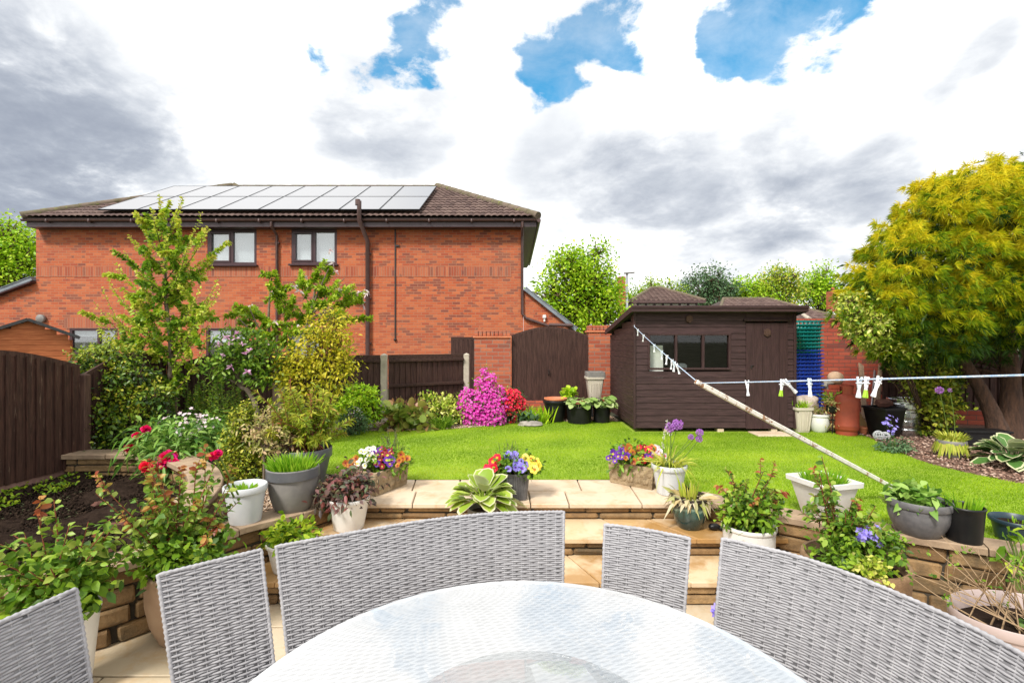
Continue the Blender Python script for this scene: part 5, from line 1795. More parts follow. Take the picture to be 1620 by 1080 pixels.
PM = [peg_mesh(.34, ('peg_white', 'peg_white')), peg_mesh(.42, ('peg_white', 'peg_green')), peg_mesh(.36, ('peg_blue', 'peg_white'))]


def tpx(s, px):
    best = min(np.linspace(0, 1, 2000), key=lambda t: abs(CX + lpt(s, t)[0] / lpt(s, t)[1] * F - px))
    return best


near_shed = 'white clothes peg on the line between the shed corner and the prop'
PEGS = [(0, 1009, 0, 'topmost small white peg beside the shed corner hook'), (0, 1018, 0, 'white peg second from the shed corner hook'), (0, 1035, 2, 'pale blue peg in front of the edge of the shed window'),
        (0, 1047, 2, 'pale blue peg in front of the white panel in the shed window'), (0, 1055, 0, 'white peg alone below the white panel of the shed window'), (0, 1063, 0, 'first white peg of the tight bunch above the prop tip'),
        (0, 1067, 2, 'pale blue peg in the tight bunch above the prop tip'), (0, 1071, 0, 'white peg of the tight bunch closest to the prop tip'),
        (1, 1182, 0, 'single white peg hanging in front of the shed cladding beside the door'), (1, 1237, 1, 'white peg with lime pads in front of the shed door'), (1, 1245, 0, 'white peg swung aside against the lime padded one before the shed door'),
        (1, 1281, 2, 'pale blue peg hanging before the pile of rocks'), (1, 1360, 2, 'pale blue peg hanging before the leaning planks'), (1, 1371, 1, 'white peg with lime pads beside the gas bottle'), (1, 1390, 0, 'large white tilted peg before the dark planks')]
for s, px, k, lab in PEGS:
    t = tpx(s, px); p = lpt(s, t)
    d = lpt(s, min(1, t + .01)) - p
    o = link('clothes_peg', PM[k]); o.location = (p[0], p[1], p[2] - .008)
    o.rotation_euler = (random.uniform(-.15, .15), {1245: -.75, 1390: .42, 1281: .1, 1071: -.25}.get(px, random.uniform(-.12, .12)), random.uniform(-.5, .5))
    tag(o, lab, 'clothes peg', 'pegs on the washing line')

# ------------------------------------------------------------ wicker furniture
def ribbons(fb, paths, nrms, h, th):
    """paths: (rows, n, 3) strand centre lines; nrms: (rows, n, 3); up: strand cross direction"""


def weave(surf, L, H, row=.0098, rib=.045, amp=.0034, th=.0042, res=4, tab=True):
    """horizontal strands passing over and under upright ribs across the ruled surface surf(u,v)->(p, n, up)"""
    rows = int(H / row); nu = max(8, int(L / rib * res * 2))
    u = np.linspace(0, 1, nu)
    fb = FB()
    v = (np.arange(rows) + .5) / rows
    Pm, Nm, Um = surf(u, v)                   # (rows, nu, 3)
    ph = PI * u * L / rib
    off = amp * (np.sin(ph[None] + (np.arange(rows) % 2)[:, None] * PI) + .55)
    off += rng.normal(0, .0004, (rows, 1))
    C = Pm + Nm * off[..., None]
    hh = row * .5 * (.93 - .06 * np.cos(2 * ph))[None, :, None]
    ring = [C + Um * hh * .96, C + Um * hh * .45 + Nm * th * .5, C - Um * hh * .45 + Nm * th * .5, C - Um * hh * .96, C - Nm * th * .5]
    k = len(ring)
    V = np.stack(ring, 2)                     # rows, nu, k, 3
    idx = np.arange(rows * nu * k).reshape(rows, nu, k)
    F_ = []
    for q in range(k):
        a, b = idx[:, :-1, q], idx[:, :-1, (q + 1) % k]
        c, d = idx[:, 1:, (q + 1) % k], idx[:, 1:, q]
        F_ += [np.stack([a, b, c], -1).reshape(-1, 3), np.stack([a, c, d], -1).reshape(-1, 3)]
    fb.push(V.reshape(-1, 3), np.concatenate(F_), np.repeat(rng.random(rows), nu * k), 0)
    # upright ribs
    nr = int(L / rib)
    return fb


def back_surface(top, inward, drop, z_top):
    """top: plan points of the top edge; leans inward towards the table as it goes down"""
    pts, L = resample(top, .01)
    s = np.linspace(0, 1, len(pts)); tg = nrm(np.gradient(pts, axis=0))

    def surf(u, v):
        x = np.interp(u, s, pts[:, 0]); y = np.interp(u, s, pts[:, 1])
        base = np.stack([x, y, np.full_like(x, z_top)], 1)
        iw = inward(base)
        low = base + np.c_[iw * (drop * .24), np.full(len(x), -drop)]
        bow = np.sin(np.linspace(0, PI, len(v))) * 0
        Pm = base[None] + (low - base)[None] * v[:, None, None]
        tu = np.stack([np.interp(u, s, tg[:, 0]), np.interp(u, s, tg[:, 1]), np.zeros_like(x)], 1); tu = nrm(tu)
        up = nrm(base - low)
        n = nrm(np.cross(up, tu)); n = n * np.sign((n[:, :2] * iw).sum(1))[:, None]
        return Pm, np.broadcast_to(n[None], Pm.shape), np.broadcast_to(up[None], Pm.shape)
    return surf, L, pts


TC = np.array((.05, 1.233)); TR = .918; TZ = .28


def inward(base):
    return nrm(TC[None] - base[:, :2])


def wicker_seat(name, label, top, cat, z_top=.45, seat_d=.46, drop=.56, group='wicker chairs and benches round the table', legs=True):
    top = [np.array(p, float) for p in top]
    mid = np.mean(top, 0)
    t = thing(name, label, cat, (mid[0], mid[1], ZP), 0, group)
    sp = catmull([tuple(p) for p in top], 8) if len(top) > 2 else [tuple(p) for p in top]
    surf, L, pts = back_surface(sp, inward, drop, z_top)
    fb = weave(surf, L, drop)
    back = fb.build('backrest', M['wicker'], t, smooth=True)
    # core sheet, upright ribs and wrapped edge
    u = np.linspace(0, 1, max(4, int(L / .03))); v = np.array([0.01, 1.0])
    Pm, Nm, Um = surf(u, v)
    fb = FB(); n = len(u); q = np.concatenate([Pm[0] + Nm[0] * .0008, Pm[1] + Nm[1] * .0008, Pm[1] - Nm[1] * .0008, Pm[0] - Nm[0] * .0008])
    i = np.arange(n - 1); Fc = []
    for a, b in ((0, 1), (1, 2), (2, 3), (3, 0)):
        Fc += [np.stack([a * n + i, a * n + i + 1, b * n + i + 1], 1), np.stack([a * n + i, b * n + i + 1, b * n + i], 1)]
    fb.push(q, np.concatenate(Fc), np.zeros(len(q)), 0)
    fb.build('wicker_core', M['wicker_in'], back)
    nr = max(2, int(round(L / .046)))
    ur = (np.arange(nr) + .5) * .046 / L
    ur = ur[ur < .995]
    Pr, Nr, Ur = surf(np.clip(ur, 0, 1), np.linspace(0, 1, 2))
    fb = FB(); fb.tubes(Pr[0], (Pr[0] + Pr[1]) / 2, Pr[1], .0042, .0042, 0, seg=2)
    fb.build('upright_ribs', M['wicker'], back, smooth=True)
    ring = [tuple(p) for p in surf(np.array([0.]), np.linspace(1, 0, 26))[0][:, 0]]
    ring += [tuple(p) for p in surf(np.linspace(0, 1, max(8, int(L / .02))), np.array([0.0]))[0][0]][1:-1]
    ring += [tuple(p) for p in surf(np.array([1.]), np.linspace(0, 1, 26))[0][:, 0]]
    # wrapped edge: alternating thick and thin beads
    rp, Lr = resample(ring, .007)
    g = MB(); g.tube([tuple(p) for p in rp], [.0075 + .0016 * math.sin(k * PI / 1.5) for k in range(len(rp))], 8); g.build('wrapped_edge', M['wicker'], back, True, smooth=70)
    # seat: follows the back, reaching in under the table
    zs = ZP + .43
    f = (z_top - zs) * .24
    sx_, Ls = resample(sp, .05)
    inn = nrm(TC[None] - sx_)
    a = sx_ + inn * f; b = sx_ + inn * (f + seat_d)
    k = len(a)
    vs = [(*p, zs) for p in a] + [(*p, zs) for p in b] + [(*p, zs - .10) for p in a] + [(*p, zs - .10) for p in b]
    fs = []
    for i in range(k - 1):
        fs += [(i, i + 1, k + i + 1, k + i), (2 * k + i, 3 * k + i, 3 * k + i + 1, 2 * k + i + 1), (k + i, k + i + 1, 3 * k + i + 1, 3 * k + i), (i, 2 * k + i, 2 * k + i + 1, i + 1)]
    fs += [(0, k, 3 * k, 2 * k), (k - 1, 3 * k - 1, 4 * k - 1, 2 * k - 1)[::-1]]
    g = MB(); g.add(vs, fs); g.build('seat', M['wicker'], t, True)
    ii = [0, k - 1] if L < .8 else [0, k // 2, k - 1]
    for i in ii:
        for p, q in ((a[i], b[i]), (b[i], a[i])):
            d = nrm((TC - p)[None])[0] * 0
            c = p + (q - p) * .06 + (sx_[k // 2] - sx_[i]) * (.05 if i != k // 2 else 0)
            g = MB(); g.beam((c[0], c[1], ZP + .002), (c[0], c[1], zs - .09), .042, .042, ch=.006); g.build('leg', M['wicker'], t, True)
    return t


def Hp(px, py, z):
    Y = F * (HC - z) / (py - CY); return ((px - CX) / F * Y, Y)


wicker_seat('wicker_chair', 'grey wicker chair backing the tan urn of roses, second from the left edge', [Hp(250, 909, .45), Hp(335, 888, .45), Hp(413, 869, .45)], 'chair')
wicker_seat('wicker_bench', 'long curved grey wicker bench in front of the lime hosta and the steps', [Hp(437, 864, .45), Hp(530, 847, .45), Hp(660, 825, .45), Hp(780, 812, .45), Hp(892, 809, .45)], 'bench')
wicker_seat('wicker_chair', 'narrow grey wicker chair in front of the lower step, between the two long benches', [Hp(957, 829, .45), Hp(1020, 837, .45), Hp(1091, 851, .45)], 'chair')
wicker_seat('wicker_bench', 'long curved grey wicker bench backing the woven brown pot and the mauve bowl', [Hp(1143, 851, .45), Hp(1274, 883, .45), Hp(1429, 942, .45), Hp(1620, 1036, .45), (1.43, 1.0), (1.34, .68)], 'bench')
wicker_seat('wicker_chair', 'grey wicker chair backing the leafy green rose, cut by the edge of the picture', [(-1.70, 1.32), Hp(0, 984, .45), Hp(120, 931, .45)], 'chair')

TB = thing('dining_table', 'large round grey wicker dining table with a wet glass top', 'table', (TC[0], TC[1], ZP))


def tsurf(R0):
    def surf(u, v):
        y = TC[1] - R0 + 2 * R0 * v
        hw = np.sqrt(np.maximum(R0 ** 2 - (y - TC[1]) ** 2, 1e-4))
        ca, sa = math.cos(.35), math.sin(.35)
        X = (u[None] * 2 - 1) * hw[:, None]; Yv = np.broadcast_to((y - TC[1])[:, None], X.shape)
        Pm = np.stack([TC[0] + X * ca - Yv * sa, TC[1] + X * sa + Yv * ca, np.full(X.shape, TZ - .016)], -1)
        N = np.zeros(Pm.shape); N[..., 2] = 1
        U = np.zeros(Pm.shape); U[..., 0] = sa; U[..., 1] = -ca
        return Pm, N, U
    return surf


fb = weave(tsurf(TR - .012), 2 * TR, 2 * TR, row=.0105, rib=.05, amp=.003, th=.0034, res=3)
top = fb.build('wicker_top', M['wicker'], TB, smooth=True)
g = MB(); g.lathe([(.02, TZ - .05), (TR - .014, TZ - .05), (TR - .014, TZ - .024), (.02, TZ - .022)], 96, (TC[0], TC[1], 0)); g.build('top_board', M['wicker_in'], top, True)
g = MB()
pts = [(TC[0] + (TR - .008) * math.cos(a), TC[1] + (TR - .008) * math.sin(a), TZ - .028 - .0125 * k) for k in range(0, 1) for a in np.linspace(0, 2 * PI, 160)]
for k in range(6): g.tube([(TC[0] + (TR - .008) * math.cos(a), TC[1] + (TR - .008) * math.sin(a), TZ - .022 - .0115 * k) for a in np.linspace(0, 2 * PI, 140)], .0062, 6, cap=False)
g.build('woven_rim', M['wicker'], TB, True, smooth=70)
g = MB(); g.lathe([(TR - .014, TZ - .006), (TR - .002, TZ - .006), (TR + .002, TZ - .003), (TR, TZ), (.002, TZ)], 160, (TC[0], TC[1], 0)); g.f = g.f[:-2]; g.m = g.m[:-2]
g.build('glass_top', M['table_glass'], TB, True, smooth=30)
for sx_ in (-1, 1):
    for sy_ in (-1, 1):
        g = MB(); g.beam((TC[0] + sx_ * .5, TC[1] + sy_ * .5, ZP + .002), (TC[0] + sx_ * .46, TC[1] + sy_ * .46, TZ - .05), .08, .08, ch=.01); g.build('leg', M['wicker'], TB, True)
t = thing('lazy_susan', 'clear round glass turntable in the middle of the wicker table', 'turntable', (TC[0], TC[1], TZ + .001))
g = MB(); g.lathe([(.05, 0), (.05, .012), (.001, .012)], 24); g.build('bearing', M['alu'], t)
g = MB(); g.lathe([(.39, .0135), (.4, .0145), (.4, .0185), (.397, .02), (.002, .02)], 120); g.f = g.f[:-2]; g.m = g.m[:-2]; g.build('glass_disc', M['disc_glass'], t, smooth=30)
# ------------------------------------------------------------ helpers for plants
UP = np.array([0, 0, 1.0])


def pv(px, py, Y): return np.array(P(px, py, Y))


def rblob(px, py, rpx, Y, ry=None, rz=None):
    """ellipsoid centred where the ray through a pixel meets depth Y"""
    r = rpx / F * Y
    return (pv(px, py, Y), (r, ry if ry else r * .8, (rz / F * Y) if rz else r))


def stems(mb, base, tips, r0=.02, r1=.004, sag=.1, n=6):
    base = Vector(base)
    for tp in tips:
        tp = Vector(tp); L = (tp - base).length
        c = (base + tp) / 2 + Vector((0, 0, L * sag)) + Vector((random.uniform(-1, 1), random.uniform(-1, 1), 0)) * L * .06
        pts = [base * (1 - t) ** 2 + c * 2 * t * (1 - t) + tp * t * t for t in np.linspace(0, 1, 6)]
        mb.tube(pts, [r0 + (r1 - r0) * t for t in np.linspace(0, 1, 6)], n)


def shrub(name, label, cat, base, blobs, mat, ncl, per, cr, L, W, tm=OVAL, twig='twig', trunk='bark', tr0=.02, lo=.3, droop=.15, rnd=None, outw=.8, up=.25, flowers=None, trunk_name='stem', crown='foliage', nt=3, group=None):
    t = thing(name, label, cat, base, 0, group)
    fb = FB()
    clumps(fb, blobs, ncl, per, cr, L, W, tm, 0, 1 if twig else None, lo, droop, rnd, up, outw=outw)
    fb.build(crown, [mat] + ([M[twig]] if twig else []), t)
    if trunk:
        g = MB(); stems(g, base, [b[0] for b in blobs][:14], tr0, tr0 * .3); g.build(trunk_name, M[trunk], t, True, smooth=60)
    return t


def blossoms(t, blobs, n, mat, r, petals=5, name='blossom', lo=.8, face=.5, cone=None, stuff=True, tm=OVAL):
    """many small flowers over a shrub: one mass of petals"""
    vol = np.array([b[1][0] ** 2 for b in blobs]); vol = vol / vol.sum()
    fb = FB()
    for b, w in zip(blobs, vol):
        k = max(1, int(n * w))
        Q, d = inblob(k, b[0], b[1], lo)
        axis = nrm(d * face + rdirs(k) * .4 + np.array([0, -.5, .45]))
        X = nrm(np.cross(axis, rdirs(k))); Y = np.cross(axis, X)
        s = r * rng.uniform(.7, 1.25, k)
        for j in range(petals):
            a = 2 * PI * j / petals
            T = X * math.cos(a) + Y * math.sin(a) + axis * .45
            fb.leaves(Q, T, axis - T * .3, s, s * .75, tm, 0, .1)
    o = fb.build(name, mat, t)
    if stuff: o['kind'] = 'stuff'
    return o


# ------------------------------------------------------------ golden conifer
t = thing('golden_conifer', 'tall golden thread-leaf conifer arching over the bark bed', 'conifer', (6.85, 6.65, 0))
for k, (pts, r) in enumerate((
        ([(6.72, 6.6, -.03), (6.62, 6.62, .35), (6.45, 6.65, .75), (6.25, 6.7, 1.15), (6.05, 6.75, 1.6), (5.95, 6.8, 2.1)], [.15, .10, .08, .07, .06, .04]),
        ([(6.92, 6.7, -.03), (6.98, 6.72, .5), (6.98, 6.75, 1.1), (6.95, 6.8, 1.8), (6.9, 6.85, 2.6), (6.85, 6.9, 3.5)], [.17, .12, .10, .085, .06, .03]),
        ([(7.05, 6.75, -.03), (7.25, 6.8, .6), (7.45, 6.85, 1.3), (7.6, 6.9, 2.1)], [.14, .10, .08, .05]))):
    g = MB(); q = catmull(pts, 5); rr = np.interp(np.linspace(0, 1, len(q)), np.linspace(0, 1, len(r)), r)
    g.tube(q, [x * (1 + random.uniform(-.05, .05)) for x in rr], 14); g.build('trunk', M['bark'], t, True, smooth=70)
tiers = [  # px, py, rpx (half width), drop
    (1562, 280, 42, .9), (1508, 298, 38, 1), (1605, 312, 54, 1), (1470, 306, 30, .9), (1545, 318, 66, 1), (1450, 340, 34, .9), (1490, 352, 56, 1), (1425, 376, 40, .9), (1590, 372, 80, 1), (1395, 408, 38, .9),
    (1455, 400, 66, 1), (1535, 410, 72, 1), (1370, 440, 32, .9), (1420, 448, 58, 1), (1605, 440, 76, 1), (1354, 472, 28, .8), (1490, 470, 76, 1), (1560, 480, 70, 1), (1400, 496, 62, 1), (1450, 520, 62, .9), (1620, 510, 66, 1), (1525, 520, 55, .8), (1680, 345, 80, 1), (1700, 430, 100, 1), (1690, 520, 80, 1), (1640, 290, 44, .9), (1500, 548, 40, .6), (1580, 545, 38, .6), (1372, 520, 36, .8), (1425, 545, 42, .8), (1400, 565, 30, .7), (1470, 560, 40, .7), (1348, 500, 26, .8)]
fb = FB()
limbs = MB()
A_, C_, B_, Ln, Rn = [], [], [], [], []
for i, (px, py, rp, dp) in enumerate(tiers):
    for lay in range(2):
        Y = 6.0 + .0 * lay + (1.25 * lay) + random.uniform(-.15, .15) + (.35 if rp < 50 else 0)
        c = pv(px + (14 if lay else 0), py, Y)
        r = rp / F * 6.35
        # a tuft cloud: fountains of thread sprays from points on a flattened dome
        nf = int(215 * (r / .5) ** 1.6)
        d = rdirs(nf); d[:, 2] = np.where(rng.random(nf) < .72, np.abs(d[:, 2]), d[:, 2])
        Q = c + d * np.array([r, r * .9, r * .74]) * np.where(rng.random((nf, 1)) < .1, rng.uniform(1., 1.25, (nf, 1)), rng.uniform(.5, 1., (nf, 1)))
        k = 36
        wv = np.sin(Q[:, 0] * 9.1 + Q[:, 2] * 5.3) + np.sin(Q[:, 1] * 8.3 - Q[:, 2] * 11.7 + 1.) + np.sin(Q[:, 0] * 14.3 - Q[:, 1] * 6.1 + 2. + Q[:, 2] * 3.)
        kp = wv > -.55
        Q, d = Q[kp], d[kp]; nf = len(Q)
        b = np.repeat(Q, k, 0); dd = np.repeat(d, k, 0)
        T = nrm(dd * [1, 1, .4] * 1.0 + rdirs(nf * k) * .8 - UP * .25)
        ln = rng.uniform(.05, .13, nf * k)
        N = nrm(rdirs(nf * k) + UP * .8)
        tone = np.clip(np.repeat(rng.normal(.48 - .20 * max(0, (py - 380) / 180), .15, nf) + d[:, 2] * .62, k) + rng.normal(0, .13, nf * k), 0, 1)  # golden tips, plus lit tops and shaded undersides put into the tone
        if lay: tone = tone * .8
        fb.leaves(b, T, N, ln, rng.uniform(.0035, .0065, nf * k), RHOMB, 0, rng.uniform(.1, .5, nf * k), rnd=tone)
    root = Vector((6.9, 6.8, max(.9, min(3.2, c[2] - .3))))
    stems(limbs, root, [tuple(c + np.array([0, .3, -.08]))], .03, .008, .05, 5)
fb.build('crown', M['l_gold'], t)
limbs.build('limb', M['bark'], t, True, smooth=60)
# inner shaded growth
fb = FB()
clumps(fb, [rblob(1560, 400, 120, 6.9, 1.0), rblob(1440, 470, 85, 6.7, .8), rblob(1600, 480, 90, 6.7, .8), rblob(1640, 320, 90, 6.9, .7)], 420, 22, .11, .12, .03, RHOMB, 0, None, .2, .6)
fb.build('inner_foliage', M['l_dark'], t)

t = shrub('variegated_shrub', 'cream and green variegated shrub at the foot of the golden conifer beside the brick wall', 'shrub', (6.08, 7.05, 0),
          [rblob(1352, 497, 17, 5.9, .2), rblob(1366, 522, 20, 5.95, .25), rblob(1384, 538, 19, 6.1, .25), rblob(1345, 478, 13, 5.9, .2), rblob(1420, 548, 19, 6.2, .25), rblob(1380, 510, 20, 5.9, .25)], M['l_cream'], 300, 9, .05, .05, .03, OVAL, tr0=.012)
t = shrub('ivy_shrub', 'yellow green ivy-like shrub in front of the dark fence by the steel drum', 'shrub', (6.05, 7.0, 0),
          [rblob(1460, 590, 36, 6.9, .32), rblob(1470, 632, 22, 6.8, .28), rblob(1484, 640, 26, 6.8, .28), rblob(1478, 676, 20, 6.8, .22), rblob(1490, 600, 28, 7.0, .25)], M['l_box'], 520, 9, .05, .055, .036, OVAL, tr0=.045, lo=.4)
fb = FB(); clumps(fb, [rblob(1490, 620, 30, 7.2, .25), rblob(1478, 660, 26, 7.1, .2), rblob(1500, 575, 28, 7.3, .25)], 160, 9, .06, .06, .036, OVAL, 0, None)
fb.build('shaded_foliage', M['l_green'], t)

# ------------------------------------------------------------ deciduous trees
def far_tree(label, blobs, base, mat, L, n, trunk_r=.2, name='broadleaf_tree', group='trees beyond the houses', per=16, cr=.35):
    t = thing(name, label, 'tree', base, 0, group)
    blobs = blobs + [(np.array(b[0]) + nrm(rng.normal(size=3)) * np.array(b[1]) * 1.05, tuple(np.array(b[1]) * rng.uniform(.25, .5))) for b in blobs for _ in range(3)]
    fb = FB(); clumps(fb, blobs, n, per, cr, L, L * .7, RHOMB, 0, 1, .25, .1, twr=(.05, .015))
    fb.build('crown', [M[mat], M['twig']], t)
    g = MB(); top = np.mean([b[0] for b in blobs], 0)
    g.tube([base, (Vector(base) + Vector(top)) / 2 + Vector((.2, 0, 0)), tuple(top)], [trunk_r, trunk_r * .8, trunk_r * .4], 8)
    stems(g, (base[0], base[1], top[2] * .55), [tuple(b[0]) for b in blobs], trunk_r * .45, trunk_r * .12)
    g.build('trunk', M['bark'], t, True, smooth=60)


def TB_(lst, Y): return [rblob(x, y, r, Y) for x, y, r in lst]


far_tree('bright green leafy tree between the brick house and the street lamp', TB_([(905, 428, 34), (940, 440, 38), (880, 460, 32), (925, 475, 42), (962, 470, 30), (895, 498, 40), (950, 500, 40), (900, 410, 18)], 24), ((920 - CX) / F * 24, 24, 0), 'l_lime', .17, 760, cr=.3)
far_tree('feathery birch behind the corner of the brick house at the edge of the picture', TB_([(10, 370, 30), (35, 385, 26), (5, 410, 36), (40, 415, 28), (20, 440, 34), (-25, 390, 40)], 24), ((15 - CX) / F * 24, 24, 0), 'l_lime', .16, 560, cr=.32)
far_tree('grey green rounded tree behind the pyramid roof', TB_([(1128, 445, 26), (1115, 462, 28), (1145, 465, 24), (1132, 482, 34)], 42), ((1130 - CX) / F * 42, 42, 0), 'l_lav', .2, 420, cr=.38)
far_tree('yellow green airy tree beyond the long bungalow roof', TB_([(1232, 443, 24), (1215, 455, 20), (1252, 452, 20), (1238, 470, 28), (1205, 475, 22)], 44), ((1235 - CX) / F * 44, 44, 0), 'l_pear', .22, 360, cr=.38)
far_tree('bright green round tree beside the far red chimney', TB_([(1296, 446, 22), (1280, 455, 20), (1310, 458, 18), (1295, 470, 28)], 46), ((1295 - CX) / F * 46, 46, 0), 'l_lime', .22, 380, cr=.38)
far_tree('low spreading tree between the grey green tree and the airy one', TB_([(1180, 462, 22), (1165, 474, 24), (1195, 474, 22)], 43), ((1180 - CX) / F * 43, 43, 0), 'l_lime', .22, 240, cr=.38)
far_tree('dull olive tree behind the street lamp and the pyramid roof', TB_([(1030, 462, 18), (1012, 470, 16), (1060, 462, 16), (1085, 468, 18), (980, 470, 18)], 48), ((1035 - CX) / F * 48, 48, 0), 'l_magnolia', .22, 300, cr=.4)

# slender pear
t = thing('pear_tree', 'slender young pear tree with pale green leaves in front of the house wall', 'tree', (-4.72, 6.5, .1))
Yp = 6.4
fb = FB(); g = MB()
tb = np.array((-4.62, Yp, .12)); tt = pv(258, 330, Yp)
ctr = [tb, pv(270, 560, Yp), pv(262, 470, Yp), pv(262, 400, Yp), tt]
q = catmull([tuple(x) for x in ctr], 6)
g.tube(q, list(np.interp(np.linspace(0, 1, len(q)), [0, .5, 1], [.03, .022, .006])), 8)
g.build('trunk', M['bark_pale'], t, True, smooth=60)
tips = [(252, 308), (290, 312), (240, 330), (320, 335), (270, 318), (225, 350), (205, 372), (330, 360), (285, 335), (196, 400), (185, 418), (170, 440), (160, 455), (335, 420), (345, 440), (330, 470), (350, 455), (150, 480), (140, 500), (155, 520), (170, 495),
        (200, 470), (215, 430), (300, 380), (310, 420), (320, 500), (300, 530), (180, 540), (215, 520), (230, 535), (330, 530), (250, 480), (235, 400), (280, 450), (265, 370), (215, 390), (345, 400), (290, 500), (250, 520), (200, 500), (225, 455), (318, 455), (190, 455), (160, 530), (290, 470), (245, 545), (210, 560), (300, 560), (330, 515), (180, 500), (275, 575), (245, 570), (340, 475), (185, 470), (305, 450), (150, 505)]
A, B_ = [], []
for (x, y) in tips:
    e = pv(x, y, Yp + random.uniform(-.55, .5))
    hh = min(.93, max(.15, (e[2] - tb[2] - 1.0 * math.hypot(e[0] + 4.62, e[1] - Yp) - .18) / (tt[2] - tb[2])))
    s = np.array(q[int(hh * (len(q) - 1))])
    A.append(s); B_.append(e)
A, B_ = np.array(A), np.array(B_)
gr = lambda tv: np.clip(.34 + tv * .5 + rng.normal(0, .17, len(tv)), 0, 1)
shoots(fb, A, B_, 76, .062, .038, OVAL, 0, 1, (.009, .002), -.06, .12, 1.0, .2, -.3, gr)
m = len(A)
mid = A + (B_ - A) * rng.uniform(.3, .8, (m, 1)); B2 = mid + (rdirs(m) * .34 + UP * .14)
shoots(fb, mid, B2, 110, .062, .039, OVAL, 0, 1, (.005, .0015), .05, .15, 1.0, .2, -.2, gr)
mid = A + (B_ - A) * rng.uniform(.15, .6, (m, 1)); B2 = mid + (rdirs(m) * .36 + UP * .05)
shoots(fb, mid, B2, 80, .062, .04, OVAL, 0, 1, (.005, .0015), .05, .1, 1.0, .2, -.2, lambda tv: np.clip(.2 + rng.normal(0, .17, len(tv)), 0, 1))
fb.build('crown', [M['l_pear'], M['twig']], t)

# magnolia tree (tall, behind the golden shrub)
t = thing('magnolia_tree', 'spreading magnolia tree with layered branches and faded pink flowers by the downpipe', 'tree', (-3.3, 6.9, .1))
Ym = 7.0
g = MB()
bm = np.array((-3.35, Ym, .05))
f1 = pv(470, 560, Ym); f2 = pv(440, 580, Ym)
g.tube(catmull([tuple(bm), tuple(pv(448, 610, Ym)), tuple(f1), tuple(pv(490, 500, Ym)), tuple(pv(500, 450, Ym))], 5), list(np.linspace(.045, .012, 21)), 8)
g.tube(catmull([tuple(bm), tuple(pv(440, 605, Ym)), tuple(pv(430, 560, Ym)), tuple(pv(425, 500, Ym)), tuple(pv(430, 440, Ym))], 5), list(np.linspace(.04, .01, 21)), 8)
stems(g, tuple(pv(432, 560, Ym)), [pv(x, y, Ym - .2) for x, y in ((375, 500), (395, 488), (400, 520), (380, 520))], .02, .006, .02)
stems(g, tuple(pv(485, 510, Ym)), [pv(x, y, Ym - .1) for x, y in ((560, 475), (545, 440), (520, 425), (540, 505), (575, 460))], .02, .006, .02)
g.build('trunk', M['bark_pale'], t, True, smooth=60)
tips = [(432, 430), (425, 448), (445, 455), (465, 470), (478, 430), (500, 428), (515, 412), (490, 450), (535, 445), (548, 455), (560, 452), (578, 462), (570, 475), (530, 470), (515, 455), (455, 490), (440, 480), (410, 500), (385, 488), (365, 492), (378, 505), (400, 485), (425, 510), (450, 515), (470, 520), (490, 490), (505, 480), (540, 490), (555, 500), (575, 500), (420, 530), (445, 540), (400, 525), (375, 520), (520, 500), (462, 545), (500, 520), (412, 545), (435, 465), (560, 470), (528, 428), (480, 505)]
A, B_ = [], []
for (x, y) in tips:
    e = pv(x, y, Ym + random.uniform(-.5, .4)); s = pv(x * .62 + 460 * .38, y * .75 + 520 * .25 + 8, Ym + random.uniform(-.15, .15)); A.append(s); B_.append(e)
fb = FB(); A, B_ = np.array(A), np.array(B_)
shoots(fb, A, B_, 120, .08, .034, OVAL, 0, 1, (.008, .002), -.02, .15, 1.1, .05, -.2, lambda tv: np.clip(.3 + tv * .35 + rng.normal(0, .2, len(tv)), 0, 1), upn=1.2)
mid = A + (B_ - A) * rng.uniform(.4, .9, (len(A), 1)); B2 = mid + rdirs(len(A)) * [.25, .25, .08]
shoots(fb, mid, B2, 76, .078, .034, OVAL, 0, 1, (.005, .0015), .0, .1, 1.1, .05, -.2, upn=1.2)
fb.build('crown', [M['l_magnolia'], M['twig']], t)
fb = FB(); Q = B_[rng.integers(0, len(B_), 26)] + rng.normal(0, .06, (26, 3))
for j in range(6): fb.leaves(Q, nrm(rdirs(26) + UP * .5), rdirs(26), .07, .028, OVAL, 0, .4)
fb.build('blossom', M['f_pinkpale'], t)

# lower star magnolia with a bent stem
t = thing('star_magnolia', 'low magnolia with lilac pink flowers and a bent bare stem', 'shrub', (-3.1, 6.0, .1))
Ys = 6.1
g = MB()
q = catmull([tuple(pv(407, 655, Ys)), tuple(pv(402, 635, Ys)), tuple(pv(392, 618, Ys)), tuple(pv(382, 612, Ys)), tuple(pv(375, 600, Ys)), tuple(pv(385, 570, Ys))], 5)
g.tube(q, list(np.linspace(.035, .016, len(q))), 9)
stems(g, tuple(pv(382, 610, Ys)), [pv(x, y, Ys) for x, y in ((340, 590), (360, 560), (400, 560), (420, 590), (430, 560), (350, 540))], .018, .005, .05)
g.build('stem', M['bark_pale'], t, True, smooth=60)
bl = [rblob(356, 574, 22, Ys, .26), rblob(390, 570, 32, Ys, .35), rblob(418, 585, 22, Ys, .3), rblob(350, 590, 17, Ys, .25), rblob(400, 545, 26, Ys, .25), rblob(425, 568, 20, Ys, .2), rblob(365, 545, 22, Ys, .2)]
fb = FB(); clumps(fb, bl, 230, 11, .07, .07, .032, OVAL, 0, 1, .3, .1)
fb.build('foliage', [M['l_magdark'], M['twig']], t)
